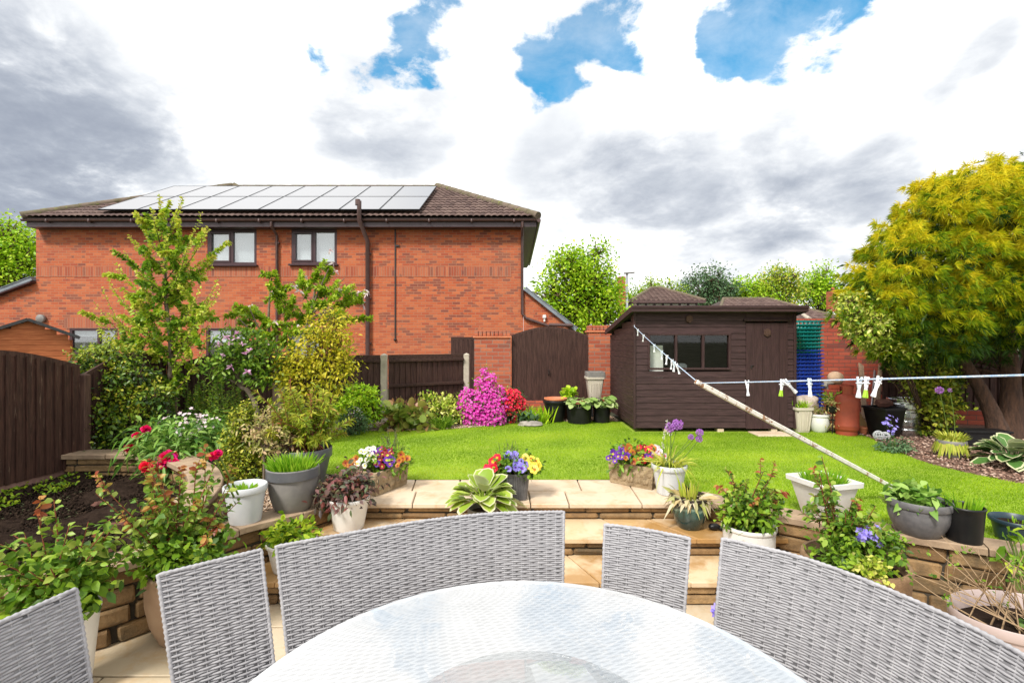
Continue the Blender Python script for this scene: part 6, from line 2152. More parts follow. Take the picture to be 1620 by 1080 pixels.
for i, (x, y) in enumerate(((352, 563), (366, 580), (358, 533), (372, 535), (383, 545), (388, 560), (345, 545), (376, 528), (395, 555), (363, 545), (391, 588))):
    fb = FB(); c = pv(x, y, Ys - .33); k = 9
    T = nrm(rdirs(k) + UP * .7 + np.array([0, -.3, 0])); fb.leaves(np.repeat(c[None], k, 0), T, rdirs(k), .06, .024, OVAL, 0, .25); fb.build('flower', M['f_lilac'], t)

# golden shrub
bl = [rblob(530, 512, 26, 6.2, .2), rblob(500, 528, 24, 6.2, .22), rblob(512, 560, 34, 6.2, .26), rblob(465, 575, 30, 6.2, .26), rblob(480, 598, 38, 6.2, .3), rblob(528, 590, 32, 6.2, .26), rblob(548, 572, 16, 6.2, .14), rblob(535, 540, 22, 6.2, .18), rblob(450, 592, 18, 6.2, .2)]
t = shrub('golden_shrub', 'golden yellow leaved shrub in front of the straight-topped fence', 'shrub', (-2.55, 6.25, 0), bl, M['l_yellow'], 420, 12, .065, .052, .028, OVAL, tr0=.02, lo=.25, droop=.3)

# glossy shrub in the corner
bl = [rblob(165, 580, 34, 5.6, .3), rblob(140, 575, 24, 5.6, .22), rblob(150, 620, 42, 5.6, .38), rblob(190, 610, 36, 5.6, .34), rblob(220, 590, 22, 5.6, .22), rblob(225, 640, 34, 5.6, .32), rblob(175, 660, 50, 5.5, .4), rblob(135, 665, 34, 5.6, .3), rblob(245, 625, 18, 5.5, .2), rblob(165, 695, 44, 5.4, .35), rblob(212, 680, 36, 5.4, .3), rblob(110, 660, 14, 5.5, .14), rblob(205, 568, 16, 5.7, .14), rblob(172, 556, 16, 5.7, .14)]
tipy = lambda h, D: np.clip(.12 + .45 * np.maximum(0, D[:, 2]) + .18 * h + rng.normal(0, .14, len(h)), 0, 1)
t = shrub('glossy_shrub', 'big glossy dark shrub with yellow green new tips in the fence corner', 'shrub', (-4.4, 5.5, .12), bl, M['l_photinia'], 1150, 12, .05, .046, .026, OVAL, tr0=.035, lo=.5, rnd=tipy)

# upright stems, peonies etc. in the raised bed
t = thing('upright_perennial', 'clump of upright leafy green stems against the bow-topped fence', 'perennial', (-4.15, 6.6, .1))
n = 44; b = np.c_[rng.uniform(-4.55, -3.78, n), rng.uniform(6.3, 6.9, n), np.full(n, .1)]
e = b + np.c_[rng.normal(0, .07, (n, 2)), rng.uniform(.48, .76, n)]
fb = FB(); shoots(fb, b, e, 46, .07, .018, RHOMB, 0, 1, (.006, .003), 0, .05, 1.2, .1, -.45, upn=.2, fwd=.5); fb.build('foliage', [M['l_green'], M['twig_green']], t)
fb = FB(); shoots(fb, b + [.01, 0, 0], e, 16, .07, .018, RHOMB, 0, None, (.006, .003), 0, .2, 1.2, .1, -.45); fb.build('new_leaves', M['l_pear'], t)

t = thing('peony_clump', 'mound of fresh green peony foliage with small pale flowers above', 'perennial', (-3.4, 5.1, .12))
bl = [rblob(255, 705, 36, 5.1, .35), rblob(300, 702, 36, 5.1, .35), rblob(335, 704, 27, 5.1, .3), rblob(285, 722, 44, 4.9, .3), rblob(320, 690, 28, 5.4, .3), rblob(272, 692, 26, 5.3, .25)]
fb = FB(); clumps(fb, bl, 330, 9, .08, .12, .032, OVAL, 0, 1, .4, .5, up=.1); fb.build('foliage', [M['l_peony'], M['twig_green']], t)
blossoms(t, [rblob(300, 664, 18, 5.2, .2), rblob(330, 670, 15, 5.2, .2), rblob(305, 678, 17, 5.1, .2), rblob(270, 668, 11, 5.3, .15)], 90, M['f_pinkpale'], .022, 5, 'pale_flowers')


def peony(px, py, Y, r, label, mat='f_crimson', par=None):
    fb = FB(); c = pv(px, py, Y); k = 130
    d = rdirs(k); d[:, 2] = d[:, 2] * .8 + .15
    s = rng.uniform(.5, 1.0, k)
    fb.leaves(c + d * (r * .35 * s)[:, None], nrm(d + rdirs(k) * .35), nrm(rdirs(k) + d * .4), r * .75 * s, r * .8, ROUND, 0, .1, rnd=np.clip(s - .4 + rng.normal(0, .25, k), 0, 1))
    st_ = FB(); st_.tubes(c[None] - [[0, 0, .0]], c[None] + [[.02, .06, -.12]], c[None] + [[.04, .15, -.3]], .006, .008, 0); st_.build('stem', M['twig_green'], par)
    o = fb.build('peony_flower', M[mat], par)
    if label: o['label'] = label


for px, py, Y, r, lab in ((266, 724, 4.62, .085, None), (259, 733, 4.58, .06, None), (276, 733, 4.58, .06, None), (231, 679, 4.9, .05, None), (217, 689, 4.9, .048, None), (206, 709, 4.85, .06, None)):
    peony(px, py, Y, r, lab, par=t)

t = shrub('variegated_box', 'conical green and gold variegated box bush beside the curved stone wall', 'bush', (-2.72, 4.75, 0),
          [rblob(388, 730, 32, 4.7, .22), rblob(388, 705, 30, 4.7, .2), rblob(386, 680, 24, 4.7, .17), rblob(386, 660, 16, 4.7, .12), rblob(390, 645, 9, 4.7, .08), rblob(395, 748, 28, 4.65, .2), rblob(365, 745, 18, 4.65, .15)], M['l_box'], 900, 8, .03, .03, .018, RHOMB, lo=.6)
t = thing('standard_shrub', 'small pink and cream variegated shrub on a single stem between the two grey pots', 'shrub', (-2.2, 4.35, 0))
g = MB(); g.tube([tuple(pv(417, 758, 4.3) * [1, 1, 0] + [0, 0, -.01]), tuple(pv(418, 720, 4.3)), tuple(pv(420, 690, 4.3))], [.011, .010, .008], 7); stems(g, tuple(pv(419, 715, 4.3)), [pv(x, y, 4.3) for x, y in ((400, 680), (430, 670), (450, 700), (435, 690))], .007, .003); g.build('stem', M['bark_pale'], t, True, smooth=60)
fb = FB(); clumps(fb, [rblob(412, 672, 22, 4.3, .12), rblob(430, 690, 26, 4.3, .15), rblob(455, 702, 20, 4.3, .12), rblob(408, 695, 16, 4.3, .1), rblob(428, 655, 12, 4.3, .08)], 90, 8, .045, .045, .02, OVAL, 0, 1, .3); fb.build('foliage', [M['l_variegated'], M['twig']], t)

# ------------------------------------------------------------ border along the fence
shrub('euonymus_bush', 'rounded bright lime green bush beside the concrete fence post', 'bush', (-2.25, 7.3, 0), [rblob(572, 640, 30, 7.3, .28), rblob(553, 648, 22, 7.3, .22), rblob(590, 650, 18, 7.3, .2), rblob(570, 625, 20, 7.3, .2)], M['l_lime'], 330, 9, .045, .06, .026, OVAL, lo=.6)
t = shrub('lavender_bush', 'low grey green cushion plant with whitish flowers at the foot of the lime bush', 'bush', (-2.35, 6.95, 0), [rblob(558, 667, 22, 6.95, .18), rblob(545, 672, 14, 6.95, .14), rblob(572, 670, 12, 6.95, .14)], M['l_lav'], 190, 9, .035, .04, .012, RHOMB, lo=.4)
blossoms(t, [rblob(562, 655, 12, 6.9, .1)], 30, M['f_pinkpale'], .012, 4, 'pale_flowers')
t = shrub('bergenia_clump', 'broad leaved bergenia clump with reddish flower stalks below the fence', 'perennial', (-1.6, 7.45, 0), [rblob(632, 668, 20, 7.35, .16), rblob(655, 664, 22, 7.4, .18), rblob(640, 652, 18, 7.5, .16), rblob(622, 660, 12, 7.35, .1), rblob(668, 672, 12, 7.35, .1)], M['l_heuchera'], 60, 6, .06, .13, .10, ROUND, trunk=None, twig='twig_red', lo=.4)
fb = FB(); n = 16; b = np.c_[rng.uniform(-1.85, -1.35, n), rng.uniform(7.4, 7.7, n), np.full(n, .12)]; e = b + np.c_[rng.normal(0, .05, (n, 2)), rng.uniform(.18, .42, n)]
shoots(fb, b, e, 16, .045, .022, RHOMB, 0, 1, (.006, .004), 0, .55, 1, .1); fb.build('flower_stalks', [M['l_burg'], M['twig_red']], t)
shrub('yellow_spotted_laurel', 'yellow variegated shrub beside the magenta azalea', 'shrub', (-.95, 7.9, 0), [rblob(700, 650, 26, 7.9, .25), rblob(722, 648, 24, 7.9, .25), rblob(680, 645, 18, 7.9, .2), rblob(715, 665, 22, 7.8, .2)], M['l_cream'], 190, 8, .06, .075, .035, OVAL, lo=.5)
t = thing('grassy_tuft', 'small dense green tuft in front of the yellow variegated shrub', 'perennial', (-1.13, 7.5, 0))
fb = FB(); n = 500; b = np.array((-1.1, 7.5, 0)) + np.c_[rng.normal(0, .06, (n, 2)), np.zeros(n)]; fb.leaves(b, nrm(np.c_[rng.normal(0, .5, (n, 2)), np.ones(n)]), rdirs(n), rng.uniform(.15, .34, n), .014, BLADE, 0, .35); fb.build('foliage', M['l_green'], t)

az = [rblob(765, 655, 34, 7.9, .3), rblob(745, 640, 24, 7.9, .25), rblob(782, 640, 24, 7.9, .25), rblob(768, 622, 19, 7.9, .2), rblob(775, 600, 11, 7.9, .12), rblob(766, 588, 7, 7.9, .08), rblob(758, 604, 8, 7.9, .1), rblob(738, 622, 10, 7.9, .1), rblob(790, 618, 9, 7.9, .1), rblob(750, 660, 22, 7.8, .2), rblob(780, 662, 22, 7.8, .2)]
t = shrub('magenta_azalea', 'vivid magenta azalea in full flower before the wide brick pier', 'azalea', (-.45, 7.95, 0), az, M['l_green'], 200, 8, .05, .04, .018, OVAL, lo=.4)
blossoms(t, az, 2300, M['f_magenta'], .027, 5, 'blossom', .72)
az = [rblob(805, 635, 22, 8.0, .2), rblob(818, 640, 14, 8.0, .16), rblob(800, 652, 20, 7.95, .18), rblob(812, 628, 14, 8.0, .14)]
t = shrub('red_azalea', 'smaller bright red azalea between the magenta one and the arched gate', 'azalea', (-.05, 8.05, 0), az, M['l_dark'], 130, 8, .05, .045, .02, OVAL, lo=.3)
blossoms(t, az[:2] + az[3:], 330, M['f_red'], .034, 5, 'blossom', .75); blossoms(t, az[2:3], 40, M['f_red'], .03, 5, 'blossom', .8)
t = thing('strap_leaf_clump', 'clump of upright green strap leaves in front of the arched gate', 'perennial', (.37, 8.0, 0))
fb = FB(); n = 130; b = np.array((.38, 8.0, 0)) + np.c_[rng.normal(0, .13, n), rng.normal(0, .06, n), np.zeros(n)]; fb.leaves(b, nrm(np.c_[rng.normal(0, .28, (n, 2)), np.ones(n)]), rdirs(n), rng.uniform(.2, .44, n), .026, BLADE, 0, .25); fb.build('foliage', M['l_lime'], t)
fb = FB(); n = 60; b = np.array((.24, 7.9, 0.02)) + np.c_[rng.normal(0, .08, n), rng.normal(0, .06, n), rng.uniform(0, .1, n)]; fb.leaves(b, nrm(np.c_[rng.normal(0, .6, (n, 2)), np.ones(n)]), UP[None] + rdirs(n) * .5, .16, .09, OVAL, 0, .3); fb.build('broad_leaves', M['l_lav'], t)
g = MB(); g.blob((0, 0, 0), .16, n=14, jit=.25, sq=(1.3, .7, .35), seed=9); o = g.build('edging_stone', M['rock'], smooth=50); o.location = (.30, 7.72, .02); tag(o, 'flat grey stone at the lawn edge below the strap leaves', 'stone')


def rhubarb(label, x, y, r, h, seed):
    t = potted(label, (x, y, 0))
    pot_part(t, 'pot_black', r, r * .88, h, rim=.03, out=.006)
    w = wo(t); n = 34; fb = FB()
    a = rng.uniform(0, 2 * PI, n); q = np.sqrt(rng.random(n)) * r * .75
    b = w + np.c_[np.cos(a) * q, np.sin(a) * q, np.full(n, h - .03)]
    tip = b + np.c_[np.cos(a) * .08, np.sin(a) * .08, rng.uniform(.05, .17, n)]
    fb.tubes(b, (b + tip) / 2 + [0, 0, .03], tip, .006, .004, 1)
    fb.leaves(tip - np.c_[np.cos(a) * .05, np.sin(a) * .05, np.zeros(n)], np.c_[np.cos(a), np.sin(a) - .4, rng.uniform(-.2, .35, n)], np.c_[rng.normal(0, .3, (n, 2)), np.ones(n)], rng.uniform(.11, .19, n), rng.uniform(.1, .17, n), ROUND, 0, .35)
    fb.build('foliage', [M['l_pale'], M['twig_green']], t)


rhubarb('wide black pot of pale crinkled leaves beside the terracotta-topped tub', 1.12, 8.0, .215, .28, 1)
rhubarb('smaller black pot of grey green crinkled leaves tucked against the shed side', 1.50, 8.05, .15, .26, 2)
t = potted('small grey pot with a lime leafed plant set behind the wide black pot', (1.0, 8.4, .24))
pot_part(t, 'pot_mid', .1, .07, .14); w = wo(t); fb = FB(); clumps(fb, [((w[0], w[1], .42), (.12, .1, .08))], 14, 6, .03, .1, .07, ROUND, 0, None); fb.build('foliage', M['l_lime'], t)
g = MB(); g.box((0, 0, .12), (.3, .2, .24), ch=.01); o = g.build('block', M['rock_red']); o.name = 'brick_block'; o.location = (1.0, 8.4, 0); tag(o, 'brick block under the small grey pot by the arched gate', 'brick')


def hosta(label, x, y, z, r, h, mat, n=46, L=.2, potr=None, poth=.2, name='hosta', margin=.20):
    t = thing(name, label, 'hosta', (x, y, z))
    z0 = 0
    if potr: pot_part(t, 'pot_mid', potr, potr * .75, poth); z0 = poth
    w = wo(t); fb = FB()
    a = rng.uniform(0, 2 * PI, n); k = np.sqrt((np.arange(n) + .5) / n)
    el = (1 - k) * 1.2 + .12
    base = w + np.array([0, 0, z0])
    d = np.c_[np.cos(a) * np.cos(el), np.sin(a) * np.cos(el), np.sin(el)]
    bl = base + d * (r * .42 * (.55 + .45 * k))[:, None] + np.c_[np.zeros((n, 2)), h * .35 * (1 - k * .6)]
    ln = L * rng.uniform(.8, 1.15, n)
    T = nrm(d + np.c_[np.zeros((n, 2)), -.15 * k]); N = nrm(np.c_[-d[:, :2] * .6, np.ones(n)] + rng.normal(0, .15, (n, 3)))
    fb.tubes(np.repeat(base[None], n, 0), (base + bl) / 2 + UP * .03, bl, .006, .005, 0)
    fb.leaves(bl - UP * .0025, T, N, ln * 1.06, ln * .62, ROUND, 1, .35)
    fb.leaves(bl + nrm(N) * .002 + T * .004, T, N, ln * (1 - margin * .3), ln * .62 * (1 - margin), ROUND, 0, .35)
    fb.build('foliage', [M[mat], M['l_margin']], t)
    return t


hosta('lime hosta with cream edged leaves in a pot behind the long bench', -.235, 3.84, Z1, .34, .22, 'l_hosta', 54, .2, .12, .17, margin=.16)
hosta('large green hosta with pale edged leaves in the bark bed', 5.42, 5.2, 0, .42, .30, 'l_hosta2', 60, .24, margin=.2)

t = potted('grey pot of yellowing drooping strap leaves and two alliums in the bark bed', (5.14, 5.62, 0))
pot_part(t, 'pot_mid', .14, .095, .2); w = wo(t); fb = FB(); n = 130
a = rng.uniform(0, 2 * PI, n); b = w + np.c_[np.cos(a) * .05, np.sin(a) * .05, np.full(n, .18)]
m1 = w + np.c_[np.cos(a) * .13, np.sin(a) * .13, rng.uniform(.22, .30, n)]
fb.leaves(b, m1 - b, UP[None] + rdirs(n) * .3, .16, .022, BLADE, 0, .1)
fb.leaves(m1 - (m1 - b) * .25, np.c_[np.cos(a) * .35, np.sin(a) * .35, np.full(n, -1.)], np.c_[np.cos(a), np.sin(a), np.zeros(n)] + rdirs(n) * .3, rng.uniform(.12, .26, n), .022, BLADE, 0, 0)
fb.build('foliage', M['l_fade'], t)


def allium(t, base, top, r, mat='f_purple', n=110):
    fb = FB(); base, top = np.array(base, float), np.array(top, float)
    fb.tubes(base[None], ((base + top) / 2 + [.02, 0, 0])[None], top[None], .0042, .0035, 0); fb.build('flower_stalk', M['twig_green'], t)
    fb = FB(); d = rdirs(n); fb.tubes(np.repeat(top[None], n, 0), top + d * r * .5, top + d * r * .9, .0006, .0006, 0, 2)
    for j in range(3): fb.leaves(top + d * r * .82, nrm(rdirs(n) + d * .9), rdirs(n), r * .3, r * .2, OVAL, 0, 0)
    fb.build('allium_head', M[mat], t)


allium(t, w + [-.03, 0, .2], pv(1486, 617, 5.6), .042, n=70); allium(t, w + [.05, 0, .2], pv(1503, 617, 5.62), .024, n=40)
t = thing('columbine', 'small violet columbine rising from a low green tuft at the bark bed corner', 'perennial', (4.72, 5.9, 0))
fb = FB(); w = wo(t); clumps(fb, [((4.70, 5.9, .06), (.17, .14, .07))], 60, 9, .04, .045, .022, OVAL, 0, None); n = 5; b = np.repeat(w[None], n, 0); e = np.array([pv(x, y, 5.9) for x, y in ((1409, 664), (1411, 680), (1402, 670), (1413, 672), (1405, 690))]); fb.tubes(b, (b + e) / 2, e, .003, .002, 1); fb.build('foliage', [M['l_lav'], M['twig_green']], t)
for x, y, r in ((1409, 664, 9), (1411, 678, 8), (1401, 668, 4)): blossoms(t, [(pv(x, y, 5.88), (r / F * 5.9,) * 3)], 9, M['f_blue'], .024, 5, 'flower_spray', .2)

# ------------------------------------------------------------ pots along the steps and walls
def shootsup(t, zs, rx, ry, n, L, W, spread, mat, droop=.25, name='foliage', tm=BLADE):
    w = wo(t); fb = FB(); a = rng.uniform(0, 2 * PI, n); q = np.sqrt(rng.random(n))
    b = w + np.c_[np.cos(a) * q * rx, np.sin(a) * q * ry, np.full(n, zs - .01)]
    T = nrm(np.c_[np.cos(a) * q * spread + rng.normal(0, spread * .3, n), np.sin(a) * q * spread + rng.normal(0, spread * .3, n), np.ones(n)])
    fb.leaves(b, T, rdirs(n), L * rng.uniform(.6, 1.2, n), W * rng.uniform(.7, 1.3, n), tm, 0, droop)
    return fb.build(name, M[mat], t)


t = potted('pale grey tapered pot with a few lime shoots on the stone wall', (-1.97, 3.55, .025))
zs = pot_part(t, 'pot_pale', .148, .105, .27, soil=.19); shootsup(t, zs, .06, .05, 34, .12, .028, .4, 'l_chive')
t = potted('two-tone grey pot of grassy lime shoots on the stone wall beside the steps', (-1.74, 3.82, .02))
zs = pot_part(t, 'pot_mid', .195, .13, .34, rim=.085, belly=.015); shootsup(t, zs, .16, .16, 420, .16, .012, .45, 'l_chive')
g = MB(); g.lathe([(.197, .262), (.198, .27), (.198, .333), (.19, .337)], 40); g.f = g.f[:-2]; g.m = g.m[:-2]; g.build('rim_band', M['pot_grey'], t, smooth=40)
t = potted('cream pot with burgundy and green foliage on the upper step, left side', (-1.31, 3.86, Z1))
zs = pot_part(t, 'pot_white', .165, .115, .25, rim=.035, out=.01)
fb = FB(); w = wo(t); clumps(fb, [(w + [0, -.02, .30], (.2, .17, .09)), (w + [-.12, -.02, .27], (.12, .12, .1)), (w + [.05, 0, .38], (.12, .1, .08))], 120, 8, .05, .055, .03, OVAL, 0, 1, .3, .25); fb.build('foliage', [M['l_burg'], M['twig_red']], t)
t = potted('white oval planter with young salad leaves standing on the lower step', (-1.56, 3.45, Z2))
zs = pot_part(t, 'pot_white', .2, .15, .2, sy=.7, rim=.03, out=.012)
fb = FB(); w = wo(t); clumps(fb, [(w + [.0, 0, .25], (.16, .09, .07)), (w + [-.06, 0, .27], (.08, .08, .07))], 70, 7, .035, .06, .03, OVAL, 0, 1, .2); fb.build('foliage', [M['l_magnolia'], M['twig_green']], t)
fb = FB(); clumps(fb, [(w + [.09, -.01, .2], (.09, .07, .03))], 24, 7, .025, .03, .016, OVAL, 0, None); fb.build('trailing_foliage', M['l_burg'], t)
t = potted('large charcoal pot with a bushy green and red-tipped nandina', (-1.93, 4.5, -.01))
zs = pot_part(t, 'pot_grey', .232, .15, .37, rim=.09, out=.016)
w = wo(t); n = 62; b = w + np.c_[rng.normal(0, .07, (n, 2)), np.full(n, .34)]
e = np.array([pv(x, y, 4.5) for x, y in zip(rng.uniform(425, 538, n), rng.uniform(612, 690, n))]); e[:, 1] = 4.5 + rng.normal(0, .2, n)
e[:, 2] += .03 - np.abs(e[:, 0] + 1.95) * .08
fb = FB(); shoots(fb, b, e, 66, .075, .017, OVAL, 0, 1, (.008, .003), .08, .42, 1.1, .2, -.2, lambda tv: np.clip(tv * .55 + rng.normal(0, .2, len(tv)), 0, 1))
fb.build('foliage', [M['l_nandina'], M['twig_red']], t)
fb = FB(); k = 16; i = rng.integers(0, n, k); shoots(fb, e[i] - [0, 0, .06], e[i] + np.c_[rng.normal(0, .03, (k, 2)), np.full(k, .09)], 10, .05, .012, OVAL, 0, 1, (.004, .002), 0, .2, 1, .1); fb.build('red_tip_foliage', [M['l_rosered'], M['twig_red']], t)


def trough(label, x, y, rz, L=.44, W=.26, Hh=.2):
    t = thing('stone_trough', label, 'planter', (x, y, .002), rz)
    g = MB(); wl = .03
    pr = [(.93, 0), (.95, .01), (1.0, Hh * .85), (1.02, Hh * .87), (1.02, Hh)]
    vs, fs = [], []
    n = 24
    def rect(f, s):
        out = []
        for k in range(n):
            u = k / n * 4; sd = int(u); fr = u - sd
            p = [(-1 + 2 * fr, -1), (1, -1 + 2 * fr), (1 - 2 * fr, 1), (-1, 1 - 2 * fr)][sd]
            out.append((p[0] * (L / 2 * f + s), p[1] * (W / 2 * f + s)))
        return out
    for f, z in pr:
        for p in rect(f, 0): vs.append((p[0], p[1], z))
    for s, z in ((-wl, Hh), (-wl, Hh * .7)):
        for p in rect(1.02, s): vs.append((p[0], p[1], z))
    m = len(pr) + 2
    for i in range(m - 1):
        for k in range(n): fs.append((i * n + k, i * n + (k + 1) % n, (i + 1) * n + (k + 1) % n, (i + 1) * n + k))
    fs += [tuple(range(n))[::-1], tuple(range((m - 1) * n, m * n))]
    g.add(vs, fs); o = g.build('trough', M['cart_stone'], t, smooth=30)
    g = MB()   # carved swags on the faces
    rn = random.Random(int(x * 100))
    for sd in (-1, 1):
        for i in range(16):
            a = -L * .42 + L * .84 * i / 15
            g.blob((a, sd * (W / 2 * .975), Hh * (.42 + .22 * math.cos(i * 2.1))), .022, n=8, jit=.3, sq=(1, .5, 1.2), seed=i)
        for i in range(9):
            a = -W * .38 + W * .76 * i / 8
            g.blob((sd * (L / 2 * .975), a, Hh * (.42 + .22 * math.cos(i * 2.1))), .02, n=8, jit=.3, sq=(.5, 1, 1.2), seed=i)
    g.build('carved_relief', M['cart_stone'], t, smooth=60)
    g = MB(); g.box((0, 0, Hh * .78), (L - .07, W - .07, .02)); g.build('compost', M['soil'], t)
    return t


def pansies(t, cx, cy, z, rx, ry, rz_, kinds, n, s=.026, leaf='l_green', leafn=80, rzrot=0):
    """leafy hummock with blooms; returns nothing. c in world coordinates"""
    fb = FB(); clumps(fb, [((cx, cy, z), (rx, ry, rz_))], leafn, 7, .035, .042, .024, OVAL, 0, 1, .3)
    o = fb.build('foliage', [M[leaf], M['twig_green']], t)
    for k in range(n):
        x0, kd = kinds[k % len(kinds)]
        a = x0 + random.uniform(-.16, .16)
        dz = random.random() ** .8
        p = (cx + a * rx * 1.05, cy - ry * (1.02 - .75 * dz) , z + rz_ * (.05 + .95 * dz * math.sqrt(max(.05, 1 - a * a))))
        yield p, kd, s * random.uniform(.9, 1.35)


def add_pansies(t, *a, **k):
    rot = t.rotation_euler.z
    t.rotation_euler.z = 0
    for p, kd, s in list(pansies(t, *a, **k)):
        bloom(t, kd, p, s)


def trough_with(label, x, y, rz, kinds, n, seed, extra=None):
    t = trough(label, x, y, 0)
    bpy.context.view_layer.update()
    parts = [c for c in t.children]
    for c in parts: c.rotation_euler.z = rz
    add_pansies(t, x, y, .24, .26, .17, .15, kinds, n, leafn=120)
    return t


trough_with('carved sandstone trough of white and maroon pansies at the left end of the landing', -1.20, 4.42, R(63), [(-.9, 'rust'), (-.35, 'white'), (.05, 'maroon'), (-.1, 'violet'), (.3, 'maroon'), (-.5, 'white'), (.8, 'rust'), (-.2, 'white'), (.35, 'violet'), (.15, 'maroon')], 52, 1)
trough_with('carved sandstone trough of dark violet pansies and red primulas beside the alliums', 1.18, 4.58, R(-38), [(-.9, 'violet'), (-.7, 'violet'), (-.35, 'rust'), (-.5, 'violet'), (.1, 'maroon'), (.2, 'red'), (.55, 'pink'), (.45, 'rust'), (.75, 'pink'), (-.15, 'rust'), (.4, 'violet')], 54, 2)
t = potted('black ribbed square planter of blue and yellow pansies in the middle of the landing', (0.0, 4.2, .002))
g = MB(); g.squarepot([(.12, 0), (.122, .006), (.142, .20), (.146, .205), (.146, .225), (.136, .225), (.13, .19), (.1, .12)], r=.08); g.build('pot', M['pot_rib'], t, smooth=40)
g = MB()
for i in range(16):
    for sd in (-1, 1):
        a = -.115 + .23 * i / 15; g.beam((a * .87, sd * .1225, .008), (a, sd * .1425, .2), .008, .006); g.beam((sd * .1225, a * .87, .008), (sd * .1425, a, .2), .006, .008)
g.build('ribs', M['pot_rib'], t)
g = MB(); g.box((0, 0, .195), (.25, .25, .02)); g.build('compost', M['soil'], t)
add_pansies(t, 0.02, 4.18, .27, .2, .16, .11, [(-.95, 'red'), (-.15, 'blue'), (.15, 'blue'), (.0, 'blue'), (.55, 'yellow'), (.85, 'yellow'), (.65, 'yellow'), (-.75, 'red'), (.3, 'blue'), (.75, 'yellow')], 34, s=.033, leafn=110)
fb = FB(); w = wo(t); n = 14; b = w + np.c_[rng.normal(-.02, .03, (n, 2)), np.full(n, .28)]; e = b + np.c_[rng.normal(0, .04, (n, 2)), rng.uniform(.12, .2, n)]; shoots(fb, b, e, 14, .02, .008, RHOMB, 0, 1, (.003, .002), 0, .2); fb.build('heather_sprigs', [M['l_burg'], M['twig_green']], t)
fb = FB(); w = np.array((-1.12, 4.5, .3)); n = 16; b = w + rng.normal(0, .04, (n, 3)); e = b + np.c_[rng.normal(0, .05, (n, 2)), rng.uniform(.1, .2, n)]
shoots(fb, b, e, 16, .02, .007, RHOMB, 0, 1, (.003, .002), 0, .2); tt_ = [o for o in S.objects if o.name.startswith('stone_trough')][0]; fb.build('heather_sprigs', [M['l_lav'], M['twig']], tt_)

t = potted('pale grey pot of tall purple alliums and yellowing straps beside the right trough', (1.40, 4.28, .002))
zs = pot_part(t, 'pot_pale', .155, .105, .26, rim=.045)
fb = FB(); w = wo(t); n = 120; a = rng.uniform(0, 2 * PI, n); b = w + np.c_[np.cos(a) * .06, np.sin(a) * .06, np.full(n, .24)]
fb.leaves(b, np.c_[np.cos(a) * .8, np.sin(a) * .8, rng.uniform(.3, 1.6, n)], rdirs(n), rng.uniform(.18, .34, n), .012, BLADE, 0, rng.uniform(.3, 1.1, n)); fb.build('foliage', M['l_fade'], t)
for x, y, r in ((1072, 671, .048), (1060, 676, .044), (1107, 684, .032), (1093, 691, .026), (1106, 694, .030)): allium(t, w + [random.uniform(-.05, .06), random.uniform(-.03, .03), .24], pv(x, y, 4.24), r)
fb = FB(); n = 4; b = w + np.c_[rng.uniform(-.06, 0, (n, 2)), np.full(n, .24)]; e = np.array([pv(x, y, 4.25) for x, y in ((1055, 664), (1060, 668), (1052, 680), (1048, 700))]); shoots(fb, b, e, 26, .022, .016, RHOMB, 0, 1, (.004, .003), 0, .72, 1, .1); fb.build('white_flower_spikes', [M['f_white'], M['twig_green']], t)

t = potted('dark teal glazed pot with a pale wavy line and withered leaves on the upper step', (1.43, 3.87, Z1))
g = MB(); pr = [(.085, 0), (.092, .01), (.118, .06), (.134, .12), (.139, .18), (.141, .232), (.150, .236), (.153, .246), (.150, .256), (.138, .256), (.13, .24), (.12, .16)]
g.lathe(pr, 44); g.build('pot', M['glaze'], t, smooth=40)
g = MB(); g.lathe([(.128, .20), (.128, .225), (.06, .235), (.005, .232)], 24); g.build('compost', M['soil'], t, smooth=60)
fb = FB(); w = wo(t); n = 60; a = rng.uniform(0, 2 * PI, n); b = w + np.c_[np.cos(a) * .07, np.sin(a) * .07, np.full(n, .22)]
fb.leaves(b, np.c_[np.cos(a) * .7, np.sin(a) * .7, rng.uniform(.2, 1.2, n)], rdirs(n), rng.uniform(.1, .22, n), .04, OVAL, 0, rng.uniform(.2, 1.2, n))
n = 9; a = np.linspace(2.4, 5.4, n); b = w + np.c_[np.cos(a) * .15, np.sin(a) * .15, np.full(n, .265)]; fb.leaves(b, np.c_[np.cos(a) * .25, np.sin(a) * .25, np.full(n, -1.)], np.c_[np.cos(a), np.sin(a), np.zeros(n)], rng.uniform(.05, .14, n), .035, OVAL, 0, 0)
fb.build('withered_leaves', M['l_wither'], t)
shootsup(t, .23, .07, .07, 26, .17, .02, .25, 'l_fade', .2, 'green_stalks')
t = thing('snail_ornament', 'small dark shiny snail-like ornament on the step beside the glazed pot', 'ornament', (1.60, 3.80, Z1))
g = MB(); g.blob((0, 0, .03), .03, n=12, jit=.05, sq=(1.6, .9, .9)); g.build('body', M['pot_black'], t, smooth=60)
g = MB(); g.blob((.05, -.01, .022), .022, n=10, jit=.05); g.build('head', M['pot_black'], t, smooth=60)


